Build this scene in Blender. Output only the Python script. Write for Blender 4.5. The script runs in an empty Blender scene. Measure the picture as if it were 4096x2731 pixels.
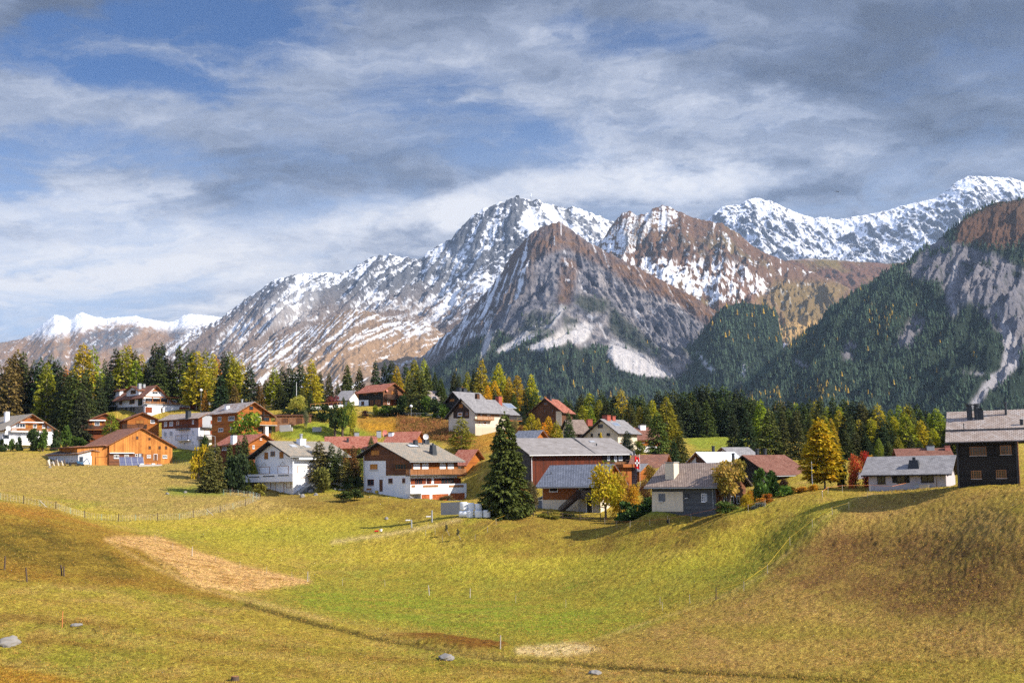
import bpy, math, random
import numpy as np
from mathutils import Vector, Matrix

# ---------------------------------------------------------------- camera, exposure
F, CX, PITCH, ROLL = 4400.0, 2048.0, math.radians(5), math.radians(-1.0)    # focal length in units of a 4096-wide frame
C0 = 1900.0-F*math.tan(PITCH)
_cr = Matrix.Rotation(math.radians(90)+PITCH, 3, 'X') @ Matrix.Rotation(ROLL, 3, 'Z'); _CR = np.array(_cr)
def ray(px, py):                            # direction of a line of sight, scaled to one metre north
    px = np.asarray(px, float); py = np.asarray(py, float); a = (px-CX)/F; b = (C0-py)/F
    d = [_CR[i, 0]*a+_CR[i, 1]*b-_CR[i, 2] for i in range(3)]; return d[0]/d[1], d[2]/d[1]
def proj(X, Y, Z):
    a = _CR[0, 0]*X+_CR[1, 0]*Y+_CR[2, 0]*Z; b = _CR[0, 1]*X+_CR[1, 1]*Y+_CR[2, 1]*Z; c = -(_CR[0, 2]*X+_CR[1, 2]*Y+_CR[2, 2]*Z)
    c = np.where(np.abs(c) < 1, 1, c); return CX+F*a/c, C0-F*b/c
S2 = 4096/2352.0
scn = bpy.context.scene
COL = scn.collection
cam_d = bpy.data.cameras.new("camera"); cam = bpy.data.objects.new("camera", cam_d); COL.objects.link(cam)
cam.location = (0, 0, 0); cam.rotation_euler = _cr.to_euler()
cam_d.sensor_width = 36; cam_d.lens = 36*F/4096; cam_d.shift_y = (C0-1365.5)/4096
cam_d.clip_start = 0.5; cam_d.clip_end = 60000
scn.camera = cam
scn.view_settings.view_transform = 'Standard'
try: scn.view_settings.look = 'None'
except Exception: pass
scn.view_settings.exposure = 0.78; scn.view_settings.gamma = 1
SUN_EL = math.radians(34); SUN_DIR = Vector((0.93, -0.37, 0)).normalized()
SUN_V = Vector((SUN_DIR.x*math.cos(SUN_EL), SUN_DIR.y*math.cos(SUN_EL), math.sin(SUN_EL)))
sun_d = bpy.data.lights.new("sun", 'SUN'); sun = bpy.data.objects.new("sun", sun_d); COL.objects.link(sun)
sun_d.energy = 5.0; sun_d.angle = math.radians(0.5); sun_d.color = (1.0, 0.90, 0.76)
sun.rotation_euler = SUN_V.to_track_quat('Z', 'Y').to_euler()
sun.location = (200, -100, 300)
scn.cycles.volume_bounces = 0; scn.cycles.use_denoising = False; scn.cycles.use_adaptive_sampling = False
scn.cycles.max_bounces = 5; scn.cycles.diffuse_bounces = 2; scn.cycles.glossy_bounces = 2
scn.cycles.transparent_max_bounces = 6

# ---------------------------------------------------------------- node helpers
class NT:
    def __init__(s, nt): s.nt = nt; s.nt.nodes.clear()
    def n(s, t, **kw):
        nd = s.nt.nodes.new(t)
        for k, v in kw.items():
            if k.startswith('i_'):
                key = k[2:]; key = int(key) if key.isdigit() else key.replace('_', ' ')
                s.put(nd.inputs[key], v)
            else: setattr(nd, k, v)
        return nd
    def put(s, sock, v):
        if isinstance(v, bpy.types.NodeSocket): s.nt.links.new(v, sock)
        elif isinstance(v, bpy.types.Node): s.nt.links.new(v.outputs[0], sock)
        else:
            if sock.type == 'RGBA' and hasattr(v, '__len__') and len(v) == 3: v = (*v, 1)
            sock.default_value = v
    def m(s, op, a, b=0.0, c=None, clamp=False):
        nd = s.nt.nodes.new('ShaderNodeMath'); nd.operation = op; nd.use_clamp = clamp
        s.put(nd.inputs[0], a); s.put(nd.inputs[1], b)
        if c is not None: s.put(nd.inputs[2], c)
        return nd.outputs[0]
    def vm(s, op, a, b=None):
        nd = s.nt.nodes.new('ShaderNodeVectorMath'); nd.operation = op
        s.put(nd.inputs[0], a)
        if b is not None: s.put(nd.inputs[1], b)
        return nd.outputs[0]
    def noise(s, vec, scale, detail=4, rough=0.55, dist=0.0):
        nd = s.nt.nodes.new('ShaderNodeTexNoise')
        s.put(nd.inputs['Vector'], vec); s.put(nd.inputs['Scale'], scale); nd.inputs['Detail'].default_value = detail
        nd.inputs['Roughness'].default_value = rough; nd.inputs['Distortion'].default_value = dist
        return nd.outputs['Fac']
    def ramp(s, fac, stops):
        nd = s.nt.nodes.new('ShaderNodeValToRGB'); s.put(nd.inputs[0], fac)
        els = nd.color_ramp.elements
        while len(els) < len(stops): els.new(0.5)
        for e, (p, c) in zip(els, stops):
            e.position = p; e.color = (*c, 1) if hasattr(c, '__len__') else (c, c, c, 1)
        return nd.outputs[0]
    def ss(s, x, a, b):            # smoothstep a..b -> 0..1
        nd = s.nt.nodes.new('ShaderNodeMapRange'); nd.interpolation_type = 'SMOOTHSTEP'
        s.put(nd.inputs[0], x); nd.inputs[1].default_value = a; nd.inputs[2].default_value = b
        nd.inputs[3].default_value = 0; nd.inputs[4].default_value = 1
        return nd.outputs[0]
    def mix(s, f, a, b, mode='MIX'):
        nd = s.nt.nodes.new('ShaderNodeMix'); nd.data_type = 'RGBA'; nd.blend_type = mode
        s.put(nd.inputs[0], f); s.put(nd.inputs[6], a); s.put(nd.inputs[7], b)
        return nd.outputs[2]

# ---------------------------------------------------------------- sky and clouds
world = bpy.data.worlds.new("World"); scn.world = world; world.use_nodes = True
w = NT(world.node_tree)
sky = w.n('ShaderNodeTexSky', sky_type='NISHITA'); sky.sun_disc = False
sky.sun_elevation = SUN_EL; sky.sun_rotation = math.atan2(SUN_DIR.x, SUN_DIR.y)
sky.altitude = 1500; sky.air_density = 1.0; sky.dust_density = 0.6; sky.ozone_density = 3.0
tc = w.n('ShaderNodeTexCoord')
sep = w.n('ShaderNodeSeparateXYZ', i_0=tc.outputs['Generated'])
dx, dy, dz = sep.outputs
dzp = w.m('ADD', w.m('MAXIMUM', dz, 0.0), 0.26)
px_ = w.m('DIVIDE', dx, dzp); py_ = w.m('DIVIDE', dy, dzp)
plane = w.n('ShaderNodeCombineXYZ', i_0=px_, i_1=py_, i_2=0.0).outputs[0]
# heading/height coordinates of the sky as seen to the north: u east, v up
dyc = w.m('MAXIMUM', dy, 0.15)
u_ = w.m('DIVIDE', dx, dyc); v_ = w.m('DIVIDE', dz, dyc)
warp = w.n('ShaderNodeTexNoise'); w.put(warp.inputs['Vector'], plane); warp.inputs['Scale'].default_value = 1.7; warp.inputs['Detail'].default_value = 7; warp.inputs['Roughness'].default_value = 0.6
wv = w.vm('SUBTRACT', warp.outputs['Color'], (0.5, 0.5, 0.5))
wsep = w.n('ShaderNodeSeparateXYZ', i_0=wv)
uw = w.m('ADD', u_, w.m('MULTIPLY', wsep.outputs[0], 0.42)); vw = w.m('ADD', v_, w.m('MULTIPLY', wsep.outputs[1], 0.20))
def blob(x2, y2, rx, ry, rot=0):   # soft elliptical cloud bank given by its heading and height
    cu, cv = ray(x2*S2, y2*S2); cu, cv = float(cu), float(cv); ru = rx*S2/F; rv = ry*S2/F
    a = math.radians(rot)
    du = w.m('SUBTRACT', uw, cu); dv = w.m('SUBTRACT', vw, cv)
    p = w.m('ADD', w.m('MULTIPLY', du, math.cos(a)/ru), w.m('MULTIPLY', dv, math.sin(a)/ru))
    q = w.m('ADD', w.m('MULTIPLY', du, -math.sin(a)/rv), w.m('MULTIPLY', dv, math.cos(a)/rv))
    d2 = w.m('ADD', w.m('MULTIPLY', p, p), w.m('MULTIPLY', q, q))
    return w.ss(d2, 1.0, 0.0)
def ssum(*a):
    r = a[0]
    for b in a[1:]: r = w.m('ADD', r, b)
    return r
def st(sx, sy, rot, off=(0, 0, 0)):
    mp = w.n('ShaderNodeMapping'); w.put(mp.inputs[0], plane)
    mp.inputs['Location'].default_value = off
    mp.inputs['Rotation'].default_value = (0, 0, math.radians(rot)); mp.inputs['Scale'].default_value = (sx, sy, 1)
    return w.vm('ADD', mp.outputs[0], w.vm('SCALE', wv) if False else wv)
n1 = w.noise(st(0.7, 1.2, 14), 2.2, 9, 0.62, 0.3)
n2 = w.noise(st(1.0, 2.0, -24, (3, 1, 0)), 2.2, 10, 0.60, 0.6)
n3 = w.noise(st(0.9, 1.1, 35, (7, 4, 0)), 2.4, 8, 0.56, 0.4)
n4 = w.noise(st(1.0, 2.8, 14, (1, 9, 0)), 3.6, 9, 0.60, 0.5)
blue = ssum(w.m('MULTIPLY', blob(400, 100, 520, 130, -6), 1.25), w.m('MULTIPLY', blob(150, 340, 480, 90, 4), 0.85),
            w.m('MULTIPLY', blob(1120, 265, 430, 90, -12), 0.50), w.m('MULTIPLY', blob(1440, 75, 230, 85, 10), 0.8),
            w.m('MULTIPLY', blob(60, 720, 620, 130, 0), 0.45), w.m('MULTIPLY', blob(420, 690, 500, 160, 0), 0.18))
cov = w.m('SUBTRACT', w.m('ADD', w.m('ADD', w.m('MULTIPLY', n1, 1.0), w.m('MULTIPLY', n2, 1.25)), -0.30), w.m('MULTIPLY', w.m('MULTIPLY', blue, w.m('SUBTRACT', 1.75, w.m('MULTIPLY', n4, 1.9))), 0.62))
cov = w.ss(cov, 0.26, 0.92)
white = ssum(w.m('MULTIPLY', blob(1250, 425, 720, 100, 2), 1.15), w.m('MULTIPLY', blob(250, 560, 760, 210, -3), 0.90),
             w.m('MULTIPLY', blob(1750, 330, 500, 130, 18), 0.35), w.m('MULTIPLY', blob(1500, 170, 420, 90, -14), 0.35),
             w.m('MULTIPLY', blob(900, 560, 900, 120, 0), 0.30))
grey = ssum(w.m('MULTIPLY', blob(2200, 130, 700, 210, 10), 0.75), w.m('MULTIPLY', blob(1700, 420, 520, 60, 0), 0.30),
            w.m('MULTIPLY', blob(150, 5, 400, 60, 0), 0.5), w.m('MULTIPLY', blob(1000, 20, 900, 80, 3), 0.35),
            w.m('MULTIPLY', blob(200, 505, 240, 30, 0), 0.30), w.m('MULTIPLY', blob(700, 300, 500, 60, -5), 0.25),
            w.m('MULTIPLY', blob(2250, 60, 600, 160, 10), 0.5), w.m('MULTIPLY', w.ss(v_, 0.27, 0.47), 0.55))
lum = w.m('ADD', w.m('ADD', w.m('MULTIPLY', n3, 1.20), w.m('MULTIPLY', n4, 0.85)), -0.53)
lum = w.m('SUBTRACT', w.m('ADD', lum, w.m('MULTIPLY', white, 0.44)), w.m('MULTIPLY', grey, 0.34))
ccol = w.ramp(lum, [(0.0, (0.060, 0.076, 0.125)), (0.28, (0.120, 0.148, 0.225)), (0.52, (0.25, 0.285, 0.38)), (0.78, (0.50, 0.52, 0.59)), (1.0, (0.66, 0.66, 0.69))])
skyc = w.mix(1.0, sky.outputs[0], (0.33, 0.74, 1.22), 'MULTIPLY')
skyc = w.vm('SCALE', skyc); skyc.node.inputs['Scale'].default_value = 0.062
low = w.ss(v_, 0.40, 0.12)
skyc = w.mix(w.m('MULTIPLY', low, 0.8), skyc, (0.42, 0.52, 0.68))
final = w.mix(cov, skyc, ccol)
bright = w.m('ADD', 0.80, w.m('ADD', w.m('MULTIPLY', w.ss(dy, 0.30, -0.30), 1.35), w.m('MULTIPLY', w.ss(dz, 0.5, 0.95), 0.9)))   # sky overhead and to the south brightened to fill shaded walls
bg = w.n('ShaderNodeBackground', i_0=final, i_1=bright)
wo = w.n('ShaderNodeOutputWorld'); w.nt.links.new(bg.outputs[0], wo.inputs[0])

# ---------------------------------------------------------------- numpy helpers
_rs = np.random.RandomState(7)
_ang = _rs.rand(8192)*2*np.pi; _GX = np.cos(_ang).astype(np.float32); _GY = np.sin(_ang).astype(np.float32)
def perlin(x, y, seed=0):
    x = np.asarray(x, np.float64); y = np.asarray(y, np.float64)
    xi = np.floor(x); yi = np.floor(y); fx = (x-xi).astype(np.float32); fy = (y-yi).astype(np.float32)
    xi = xi.astype(np.int64); yi = yi.astype(np.int64)
    def h(a, b):
        return ((a*73856093) ^ (b*19349663) ^ (seed*83492791+12345)) & 8191
    def g(a, b, ux, uy):
        k = h(a, b); return _GX[k]*ux+_GY[k]*uy
    u = fx*fx*fx*(fx*(fx*6-15)+10); v = fy*fy*fy*(fy*(fy*6-15)+10)
    a = g(xi, yi, fx, fy); b = g(xi+1, yi, fx-1, fy); c = g(xi, yi+1, fx, fy-1); d = g(xi+1, yi+1, fx-1, fy-1)
    return ((a+(b-a)*u)+((c+(d-c)*u)-(a+(b-a)*u))*v)*1.4
def fbm(x, y, oct=5, seed=0, gain=0.5, lac=2.03):
    r = 0; a = 1.0; t = 0
    for i in range(oct):
        r = r+a*perlin(x, y, seed+i*17); t += a; a *= gain; x = x*lac+3.1; y = y*lac+1.7
    return r/t
def ridged(x, y, oct=5, seed=0, gain=0.5, lac=2.05):
    r = 0; a = 1.0; t = 0; wgt = 1.0
    for i in range(oct):
        n = 1-np.abs(perlin(x, y, seed+i*31)); n = n*n
        r = r+a*n*wgt; t += a; wgt = np.clip(n*1.4, 0, 1); a *= gain; x = x*lac+5.3; y = y*lac+2.9
    return r/t
def sst(x, a, b):
    t = np.clip((x-a)/(b-a), 0, 1); return t*t*(3-2*t)
def mixc(c, m, col):
    m = m[..., None]; return c*(1-m)+np.asarray(col, np.float32)*m
_RH, _RW = 392, 588       # raster of 4 x 4 units of the 2352 frame
def pmask(polys, blur=1):
    yy, xx = np.mgrid[0:_RH, 0:_RW]; X = (xx+0.5)*4; Y = (yy+0.5)*4
    M = np.zeros((_RH, _RW), np.float32)
    for poly in polys:
        ins = np.zeros((_RH, _RW), bool); n = len(poly)
        for i in range(n):
            x0, y0 = poly[i]; x1, y1 = poly[(i+1) % n]
            if y0 == y1: continue
            c = ((y0 > Y) != (y1 > Y)) & (X < (x1-x0)*(Y-y0)/(y1-y0)+x0); ins ^= c
        M = np.maximum(M, ins)
    for _ in range(blur):
        P = np.pad(M, 1, mode='edge'); M = (P[:-2, 1:-1]+P[2:, 1:-1]+P[1:-1, :-2]+P[1:-1, 2:]+2*P[1:-1, 1:-1])/6
    return M
def smp(M, px, py):          # bilinear sample at 4096-frame heading/height
    u = np.clip(px/S2/4-0.5, 0, _RW-1.001); v = np.clip(py/S2/4-0.5, 0, _RH-1.001)
    i = u.astype(int); j = v.astype(int); a = u-i; b = v-j
    return M[j, i]*(1-a)*(1-b)+M[j, i+1]*a*(1-b)+M[j+1, i]*(1-a)*b+M[j+1, i+1]*a*b
def stroke(pts, wd):         # polyline -> thin polygons
    out = []
    for (x0, y0), (x1, y1) in zip(pts[:-1], pts[1:]):
        L = math.hypot(x1-x0, y1-y0) or 1; nx, ny = -(y1-y0)/L*wd/2, (x1-x0)/L*wd/2
        out.append([(x0+nx, y0+ny), (x1+nx, y1+ny), (x1-nx, y1-ny), (x0-nx, y0-ny)])
    return out
def W3(px, py, Y): u, v = ray(px, py); return np.array([float(u)*Y, Y, float(v)*Y])

def grid_mesh(name, P, col=None, smooth=True):       # P: (R, C, 3)
    R, C, _ = P.shape
    me = bpy.data.meshes.new(name)
    me.vertices.add(R*C); me.vertices.foreach_set('co', P.reshape(-1).astype(np.float32))
    idx = np.arange(R*C).reshape(R, C)
    q = np.stack([idx[:-1, :-1], idx[:-1, 1:], idx[1:, 1:], idx[1:, :-1]], -1).reshape(-1)
    nf = (R-1)*(C-1)
    me.loops.add(nf*4); me.loops.foreach_set('vertex_index', q.astype(np.int32))
    me.polygons.add(nf); me.polygons.foreach_set('loop_start', np.arange(nf, dtype=np.int32)*4)
    me.polygons.foreach_set('loop_total', np.full(nf, 4, np.int32))
    me.polygons.foreach_set('use_smooth', np.full(nf, smooth))
    me.update(calc_edges=True)
    if col is not None:
        at = me.color_attributes.new('col', 'FLOAT_COLOR', 'POINT')
        c4 = np.ones((R*C, 4), np.float32); c4[:, :3] = np.clip(col.reshape(-1, 3), 0, 1)
        at.data.foreach_set('color', c4.reshape(-1))
    return me
def raw_mesh(name, V, Fc, nper, mats=None, mi=None, smooth=False, uv=None):
    me = bpy.data.meshes.new(name); V = np.asarray(V, np.float32).reshape(-1, 3); Fc = np.asarray(Fc, np.int32).reshape(-1, nper)
    me.vertices.add(len(V)); me.vertices.foreach_set('co', V.reshape(-1))
    nf = len(Fc); me.loops.add(nf*nper); me.loops.foreach_set('vertex_index', Fc.reshape(-1))
    me.polygons.add(nf); me.polygons.foreach_set('loop_start', np.arange(nf, dtype=np.int32)*nper)
    me.polygons.foreach_set('loop_total', np.full(nf, nper, np.int32))
    if smooth: me.polygons.foreach_set('use_smooth', np.full(nf, True))
    for m_ in (mats or []): me.materials.append(m_)
    if mi is not None: me.polygons.foreach_set('material_index', np.asarray(mi, np.int32))
    me.update(calc_edges=True)
    return me
def link(name, me, parent=None, **props):
    o = bpy.data.objects.new(name, me); COL.objects.link(o)
    if parent is not None: o.parent = parent
    for k, v in props.items(): o[k] = v
    return o
def empty(name, loc, rz=0, **props):
    o = link(name, None, **props); o.location = loc; o.rotation_euler = (0, 0, rz); o.empty_display_size = 0.5
    return o
def new_mat(name):
    m = bpy.data.materials.new(name); m.use_nodes = True; return m, NT(m.node_tree)
def out(n, col, rough=0.8, bump=None, bdist=0.05, bstr=1.0, spec=0.3, metal=0.0, **kw):
    b = n.n('ShaderNodeBsdfPrincipled'); n.put(b.inputs['Base Color'], col); n.put(b.inputs['Roughness'], rough)
    n.put(b.inputs['Specular IOR Level'], spec); n.put(b.inputs['Metallic'], metal)
    for k, v in kw.items(): n.put(b.inputs[k.replace('_', ' ')], v)
    if bump is not None:
        bp = n.n('ShaderNodeBump'); bp.inputs['Strength'].default_value = bstr; bp.inputs['Distance'].default_value = bdist
        n.put(bp.inputs['Height'], bump); n.nt.links.new(bp.outputs[0], b.inputs['Normal'])
    o = n.n('ShaderNodeOutputMaterial'); n.nt.links.new(b.outputs[0], o.inputs[0]); return b

# ---------------------------------------------------------------- ground heightfield through surveyed points (heading, height, distance)
GP = [(0,2731,88),(1000,2731,91),(2000,2731,93),(3000,2731,90),(4096,2731,84),(-700,2700,86),(4900,2700,80),
 (0,2560,99),(500,2590,100),(1000,2620,101),(1500,2640,102),(2000,2600,108),(2500,2620,104),(3000,2560,104),(3600,2580,96),(4096,2500,93),
 (0,2400,114),(400,2420,116),(800,2440,120),(1200,2440,126),(1600,2500,124),(2000,2460,130),(2400,2440,132),(2800,2400,126),(3200,2400,114),(3700,2380,106),(4096,2300,101),
 (0,2250,132),(270,2300,130),(600,2330,134),(1000,2370,140),(1250,2330,150),(1700,2370,150),(2100,2350,152),(2500,2300,144),
 (0,2130,150),(300,2170,152),(600,2230,152),(900,2270,155),(0,2012,172),(150,2050,170),(300,2090,172),(-500,1990,172),(-500,2250,135),
 (-300,1975,180),(0,1998,181),(95,2014,182),(223,2038,184),(339,2074,188),(541,2084,194),(717,2077,198),(881,2047,206),(1042,1998,216),(893,1978,225),(650,1985,222),
 (0,1862,258),(200,1950,226),(400,1955,232),(0,1815,285),(200,1850,278),(420,1868,272),(640,1862,280),(790,1900,256),(830,1975,228),(700,1860,292),
 (1060,1972,236),(1185,1973,234),(1300,1925,240),(1400,1958,241),(1455,1966,238),(1642,1998,225),(1860,1996,235),(1440,1900,255),(1540,1978,231),(1250,1990,226),(1400,1998,222),(1560,2000,219),
 (1690,1992,224),(1880,2000,226),(1640,2080,203),(1400,2070,205),(1160,2075,203),(1000,2130,190),(1300,2180,180),(1600,2190,174),(1000,2200,175),
 (1820,2071,183),(1960,2070,183),(2010,2066,184),(1900,2130,174),(2000,2200,166),(1700,2240,168),
 (2140,2062,190),(2400,2060,195),(2600,2062,168),(2610,2045,166),(2860,2040,166),(2870,2030,172),(2400,2130,172),(2400,2220,160),
 (2750,2120,157),(2900,2080,150),(3050,2060,148),(3000,2000,165),(3280,1968,152),(3475,1965,152),(3780,1948,142),(3850,1945,131),(4096,1942,124),(4500,1950,118),
 (3300,2050,136),(3600,2010,136),(4096,2010,114),(3000,2200,141),(3400,2180,128),(3800,2120,119),(4096,2120,107),(4500,2200,98),(3600,2280,115),(3200,2300,122),
 (250,1795,300),(100,1797,300),(330,1770,320),(560,1780,320),(680,1790,312),(860,1785,306),(1000,1780,285),(850,1740,322),(1100,1775,300),(1240,1770,292),
 (1130,1745,296),(1110,1697,305),(1250,1692,305),(1340,1740,300),(1500,1740,298),(600,1650,342),(440,1650,342),(760,1655,335),(200,1730,350),(0,1740,345),(-400,1760,340),
 (900,1640,350),(1100,1640,350),(1300,1632,345),(1444,1628,332),(1600,1622,335),(1450,1670,318),(1700,1676,305),(1800,1690,298),(1660,1745,285),(1850,1760,272),(1900,1700,290),
 (2080,1705,290),(2100,1800,255),(2000,1850,240),(2180,1690,300),(2270,1720,295),(2330,1790,268),(2490,1800,266),(2560,1808,272),(2650,1812,280),(2700,1850,240),
 (2550,1850,238),(2720,1790,330),(2820,1795,320),(2920,1790,320),(2820,1748,390),(2720,1750,390),(2950,1750,390),(2900,1850,215),(3100,1850,215),(3300,1850,210),(3400,1800,290),
 (3600,1840,200),(3900,1860,200),(3990,1945,128),(4096,1945,134),(4096,1938,146),(4300,1940,135),(4300,1850,200),(3700,1800,300),(4096,1790,320),(3100,1780,330),(500,1640,380),(0,1700,400),(1000,1625,400),(1600,1615,400),(2200,1690,380),(2500,1740,380),(3500,1790,400),(4300,1790,420)]
pts = [(*(W3(*g)),) for g in GP]
pts += [(0, 0, -2.6), (-30, 5, -3.4), (30, 5, -3), (0, 40, -9.2), (-30, 40, -9.4), (35, 40, -9), (0, 65, -13.6), (-45, 65, -13.4), (45, 65, -12.8), (0, -60, 6), (-80, -40, 4), (80, -40, 4),
        (-400, 100, -6), (400, 100, 2), (-500, 350, 20), (450, 350, 12)]
for x in (-450, -200, 0, 200, 450):
    pts += [(x, 480, 26 if x < 0 else 14), (x*1.4, 620, 8), (x*2, 800, -4)]
pts = np.array(pts); _c = pts[:, :2]/100.0
def _U(r2): return np.where(r2 > 0, r2*np.log(np.maximum(r2, 1e-12)), 0)
def _tps():
    n = len(pts); d = _c[:, None]-_c[None]; K = _U((d**2).sum(-1))+np.eye(n)*0.0006
    Pm = np.c_[np.ones(n), _c]; A = np.block([[K, Pm], [Pm.T, np.zeros((3, 3))]])
    return np.linalg.solve(A, np.r_[pts[:, 2], 0, 0, 0])
_w = _tps()
def ground_base(x, y):
    x = np.atleast_1d(np.asarray(x, float)); y = np.atleast_1d(np.asarray(y, float)); sh = x.shape
    x = x.ravel(); y = y.ravel(); r = np.empty(len(x)); ycl = np.minimum(y, 800)
    xcl = np.clip(x, -900, 900)
    for i in range(0, len(x), 60000):
        a = xcl[i:i+60000]/100; b = ycl[i:i+60000]/100
        d2 = (a[:, None]-_c[None, :, 0])**2+(b[:, None]-_c[None, :, 1])**2
        r[i:i+60000] = _U(d2)@_w[:-3]+_w[-3]+_w[-2]*a+_w[-1]*b
    far = np.clip((y-620)/600, 0, 1); r = r*(1-far)-6*far
    return r.reshape(sh)
def gz(x, y): return float(ground_base(x, y)[0])
def gpt(px, py, y0=84, y1=420):          # first point of the ground met by a line of sight
    Ys = np.linspace(y0, y1, 900); u, v = ray(px, py); z = ground_base(u*Ys, Ys); pr = py+(v*Ys-z)/Ys*F
    k = np.argmax(pr <= py)
    if pr[k] > py: k = len(Ys)-1
    if k > 0 and pr[k-1] != pr[k]:
        t = np.clip((pr[k-1]-py)/(pr[k-1]-pr[k]), 0, 1); Y = Ys[k-1]+(Ys[k]-Ys[k-1])*t
    else: Y = Ys[k]
    x = float(u)*Y; return Vector((x, Y, gz(x, Y)))

def build_ground():
    rows = []; y = -60.0
    while y < 80: rows.append(y); y += 4
    while y < 460: rows.append(y); y += 0.0034*y if y < 330 else 0.008*y
    while y < 16000: rows.append(y); y *= 1.12
    rows = np.array(rows); pxs = np.arange(-1400, 5500, 5.0)
    Yg = np.repeat(rows[:, None], len(pxs), 1); Yw = np.maximum(Yg, 84)+np.maximum(84-Yg, 0)*0.9
    X = (pxs[None]-CX)/F*Yw
    Z = ground_base(X, Yg)
    # small relief: cattle tracks, hummocks
    near = sst(Yg, 20, 60)*(1-sst(Yg, 420, 600))
    Z += near*(0.30*fbm(X/14, Yg/14, 4, 11)+0.10*fbm(X/2.2, Yg/1.8, 3, 21)+0.15*fbm(X/0.55, Yg/0.42, 3, 31))
    px, py = proj(X, np.maximum(Yg, 1), Z)
    def M(polys, blur=2): return smp(pmask(polys, blur), px, py)*(Yg > 60)
    # dry ditch and stream bed are cut into the meadow
    ditch = M(stroke([(0,1188*1.2),(300,1468*0+1440),(560,1392)],1)+stroke([(560,1385),(700,1425),(850,1462),(1000,1490),(1150,1512),(1400,1530),(1700,1548),(2000,1562)], 9), 1)
    bank = M([[(880,1458),(1000,1455),(1100,1470),(1180,1480),(1130,1494),(1000,1484)]], 2)
    Z += bank*0.35 - ditch*0.12
    n1 = fbm(X/22, Yg/22, 5, 41); n2 = fbm(X/5, Yg/5, 5, 51, 0.6); n3 = fbm(X/1.1, Yg/1.1, 4, 61, 0.65); n4 = fbm(X/9+n2, Yg/3, 4, 71, 0.6)
    shp = X.shape
    straw = (0.43, 0.28, 0.085); yel = (0.36, 0.265, 0.038); grn = (0.19, 0.225, 0.018); brn = (0.235, 0.115, 0.018); drk = (0.10, 0.058, 0.015); tan = (0.62, 0.40, 0.15)
    c = np.zeros(shp+(3,), np.float32)+np.array(yel, np.float32)
    c = mixc(c, np.clip(sst(n2+0.5*n1, -0.15, 0.35)*0.55, 0, 1), straw)
    c = mixc(c, np.clip(sst(n1-0.3*n2, 0.02, 0.40)*0.5, 0, 1), grn)
    c = mixc(c, sst(n4*0.9+0.5*n2+0.25*n3, 0.10, 0.42)*0.50, (0.27, 0.155, 0.030)); c = mixc(c, sst(-n4*0.8+0.6*n3, 0.12, 0.45)*0.45, (0.44, 0.36, 0.06))
    # broad fields as they are mown or grazed
    green1 = M([[(700,1340),(900,1330),(1300,1400),(1560,1410),(1480,1470),(1180,1500),(1000,1450),(760,1430),(560,1385)],[(380,1235),(1000,1170),(900,1220),(700,1250),(500,1260)],
                [(600,1340),(900,1290),(1500,1290),(1900,1180),(1980,1150),(1700,1370),(1300,1420)]], 16)
    c = mixc(c, np.clip(green1*(0.42+0.9*n2), 0, 0.85), grn)
    vivid = M([[(640,1345),(1000,1370),(1400,1400),(1500,1420),(1300,1460),(1000,1440),(700,1400)]], 16)
    c = mixc(c, np.clip(vivid*(0.40+1.5*n4), 0, 0.7), (0.20, 0.27, 0.02))
    lightmid = M([[(100,1170),(1000,1190),(1200,1240),(1000,1290),(600,1300),(450,1240)],[(1100,1240),(1700,1200),(1950,1150),(1700,1300),(1300,1330),(1000,1320)]], 18)
    c = mixc(c, lightmid*0.45, (0.46, 0.37, 0.04))
    dryf = M([[(0,1040),(500,1060),(480,1180),(0,1130)],[(0,1060),(800,1150),(600,1180),(300,1190)]], 12)
    c = mixc(c, dryf*(0.7+0.3*n2), (0.37, 0.255, 0.080))
    rhill = M([[(1980,1140),(2352,1115),(2352,1568),(1250,1568),(1330,1480),(1560,1420),(1760,1330),(1900,1200)]], 3)
    c = mixc(c, rhill*np.clip(0.62+0.5*n2, 0, 1), (0.36, 0.215, 0.066))
    rbrn = M([[(1750,1310),(1850,1240),(2000,1215),(2200,1230),(2352,1260),(2352,1440),(2100,1420),(1900,1380)]], 22)
    c = mixc(c, np.clip(rbrn*(0.65+1.1*n2+.6*n3), 0, 0.88), (0.17, 0.088, 0.030))
    rgrn = M([[(2000,1520),(2352,1510),(2352,1568),(1700,1568)],[(2250,1150),(2352,1130),(2352,1190)],[(1550,1440),(1900,1430),(2100,1460),(1700,1470)]], 10)
    c = mixc(c, np.clip(rgrn*(0.45+n2), 0, 0.8), (0.25, 0.225, 0.02))
    # left hillside: rusty heath
    lh = M([[(0,1160),(120,1170),(300,1235),(430,1300),(560,1390),(420,1370),(300,1350),(0,1330)]], 5)
    c = mixc(c, np.clip(lh*(0.75+0.8*n2), 0, 1), (0.255, 0.135, 0.018))
    lhd = M([[(0,1200),(120,1210),(260,1270),(330,1330),(200,1320),(0,1280)]], 7)
    c = mixc(c, np.clip(lhd*(0.5+1.3*n2), 0, 0.9), (0.105, 0.085, 0.012))
    lho = M([[(0,1155),(90,1165),(200,1200),(420,1250),(360,1245),(120,1185),(0,1180)]], 3)
    c = mixc(c, np.clip(lho*(0.75+1.0*n2), 0, 1), (0.36, 0.17, 0.028))
    # bare straw wedge between the pastures
    wedge = M([[(360,1230),(440,1262),(560,1300),(725,1336),(560,1358),(455,1345),(400,1300),(330,1262),(230,1235)]], 2)
    wn = fbm(X/8, Yg/1.6, 4, 81, 0.6)
    c = mixc(c, np.clip(wedge*1.3, 0, 1), (0.62, 0.37, 0.14)); c = mixc(c, np.clip(wedge*sst(wn, 0.05, 0.35), 0, 0.75), (0.33, 0.155, 0.035))
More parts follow.
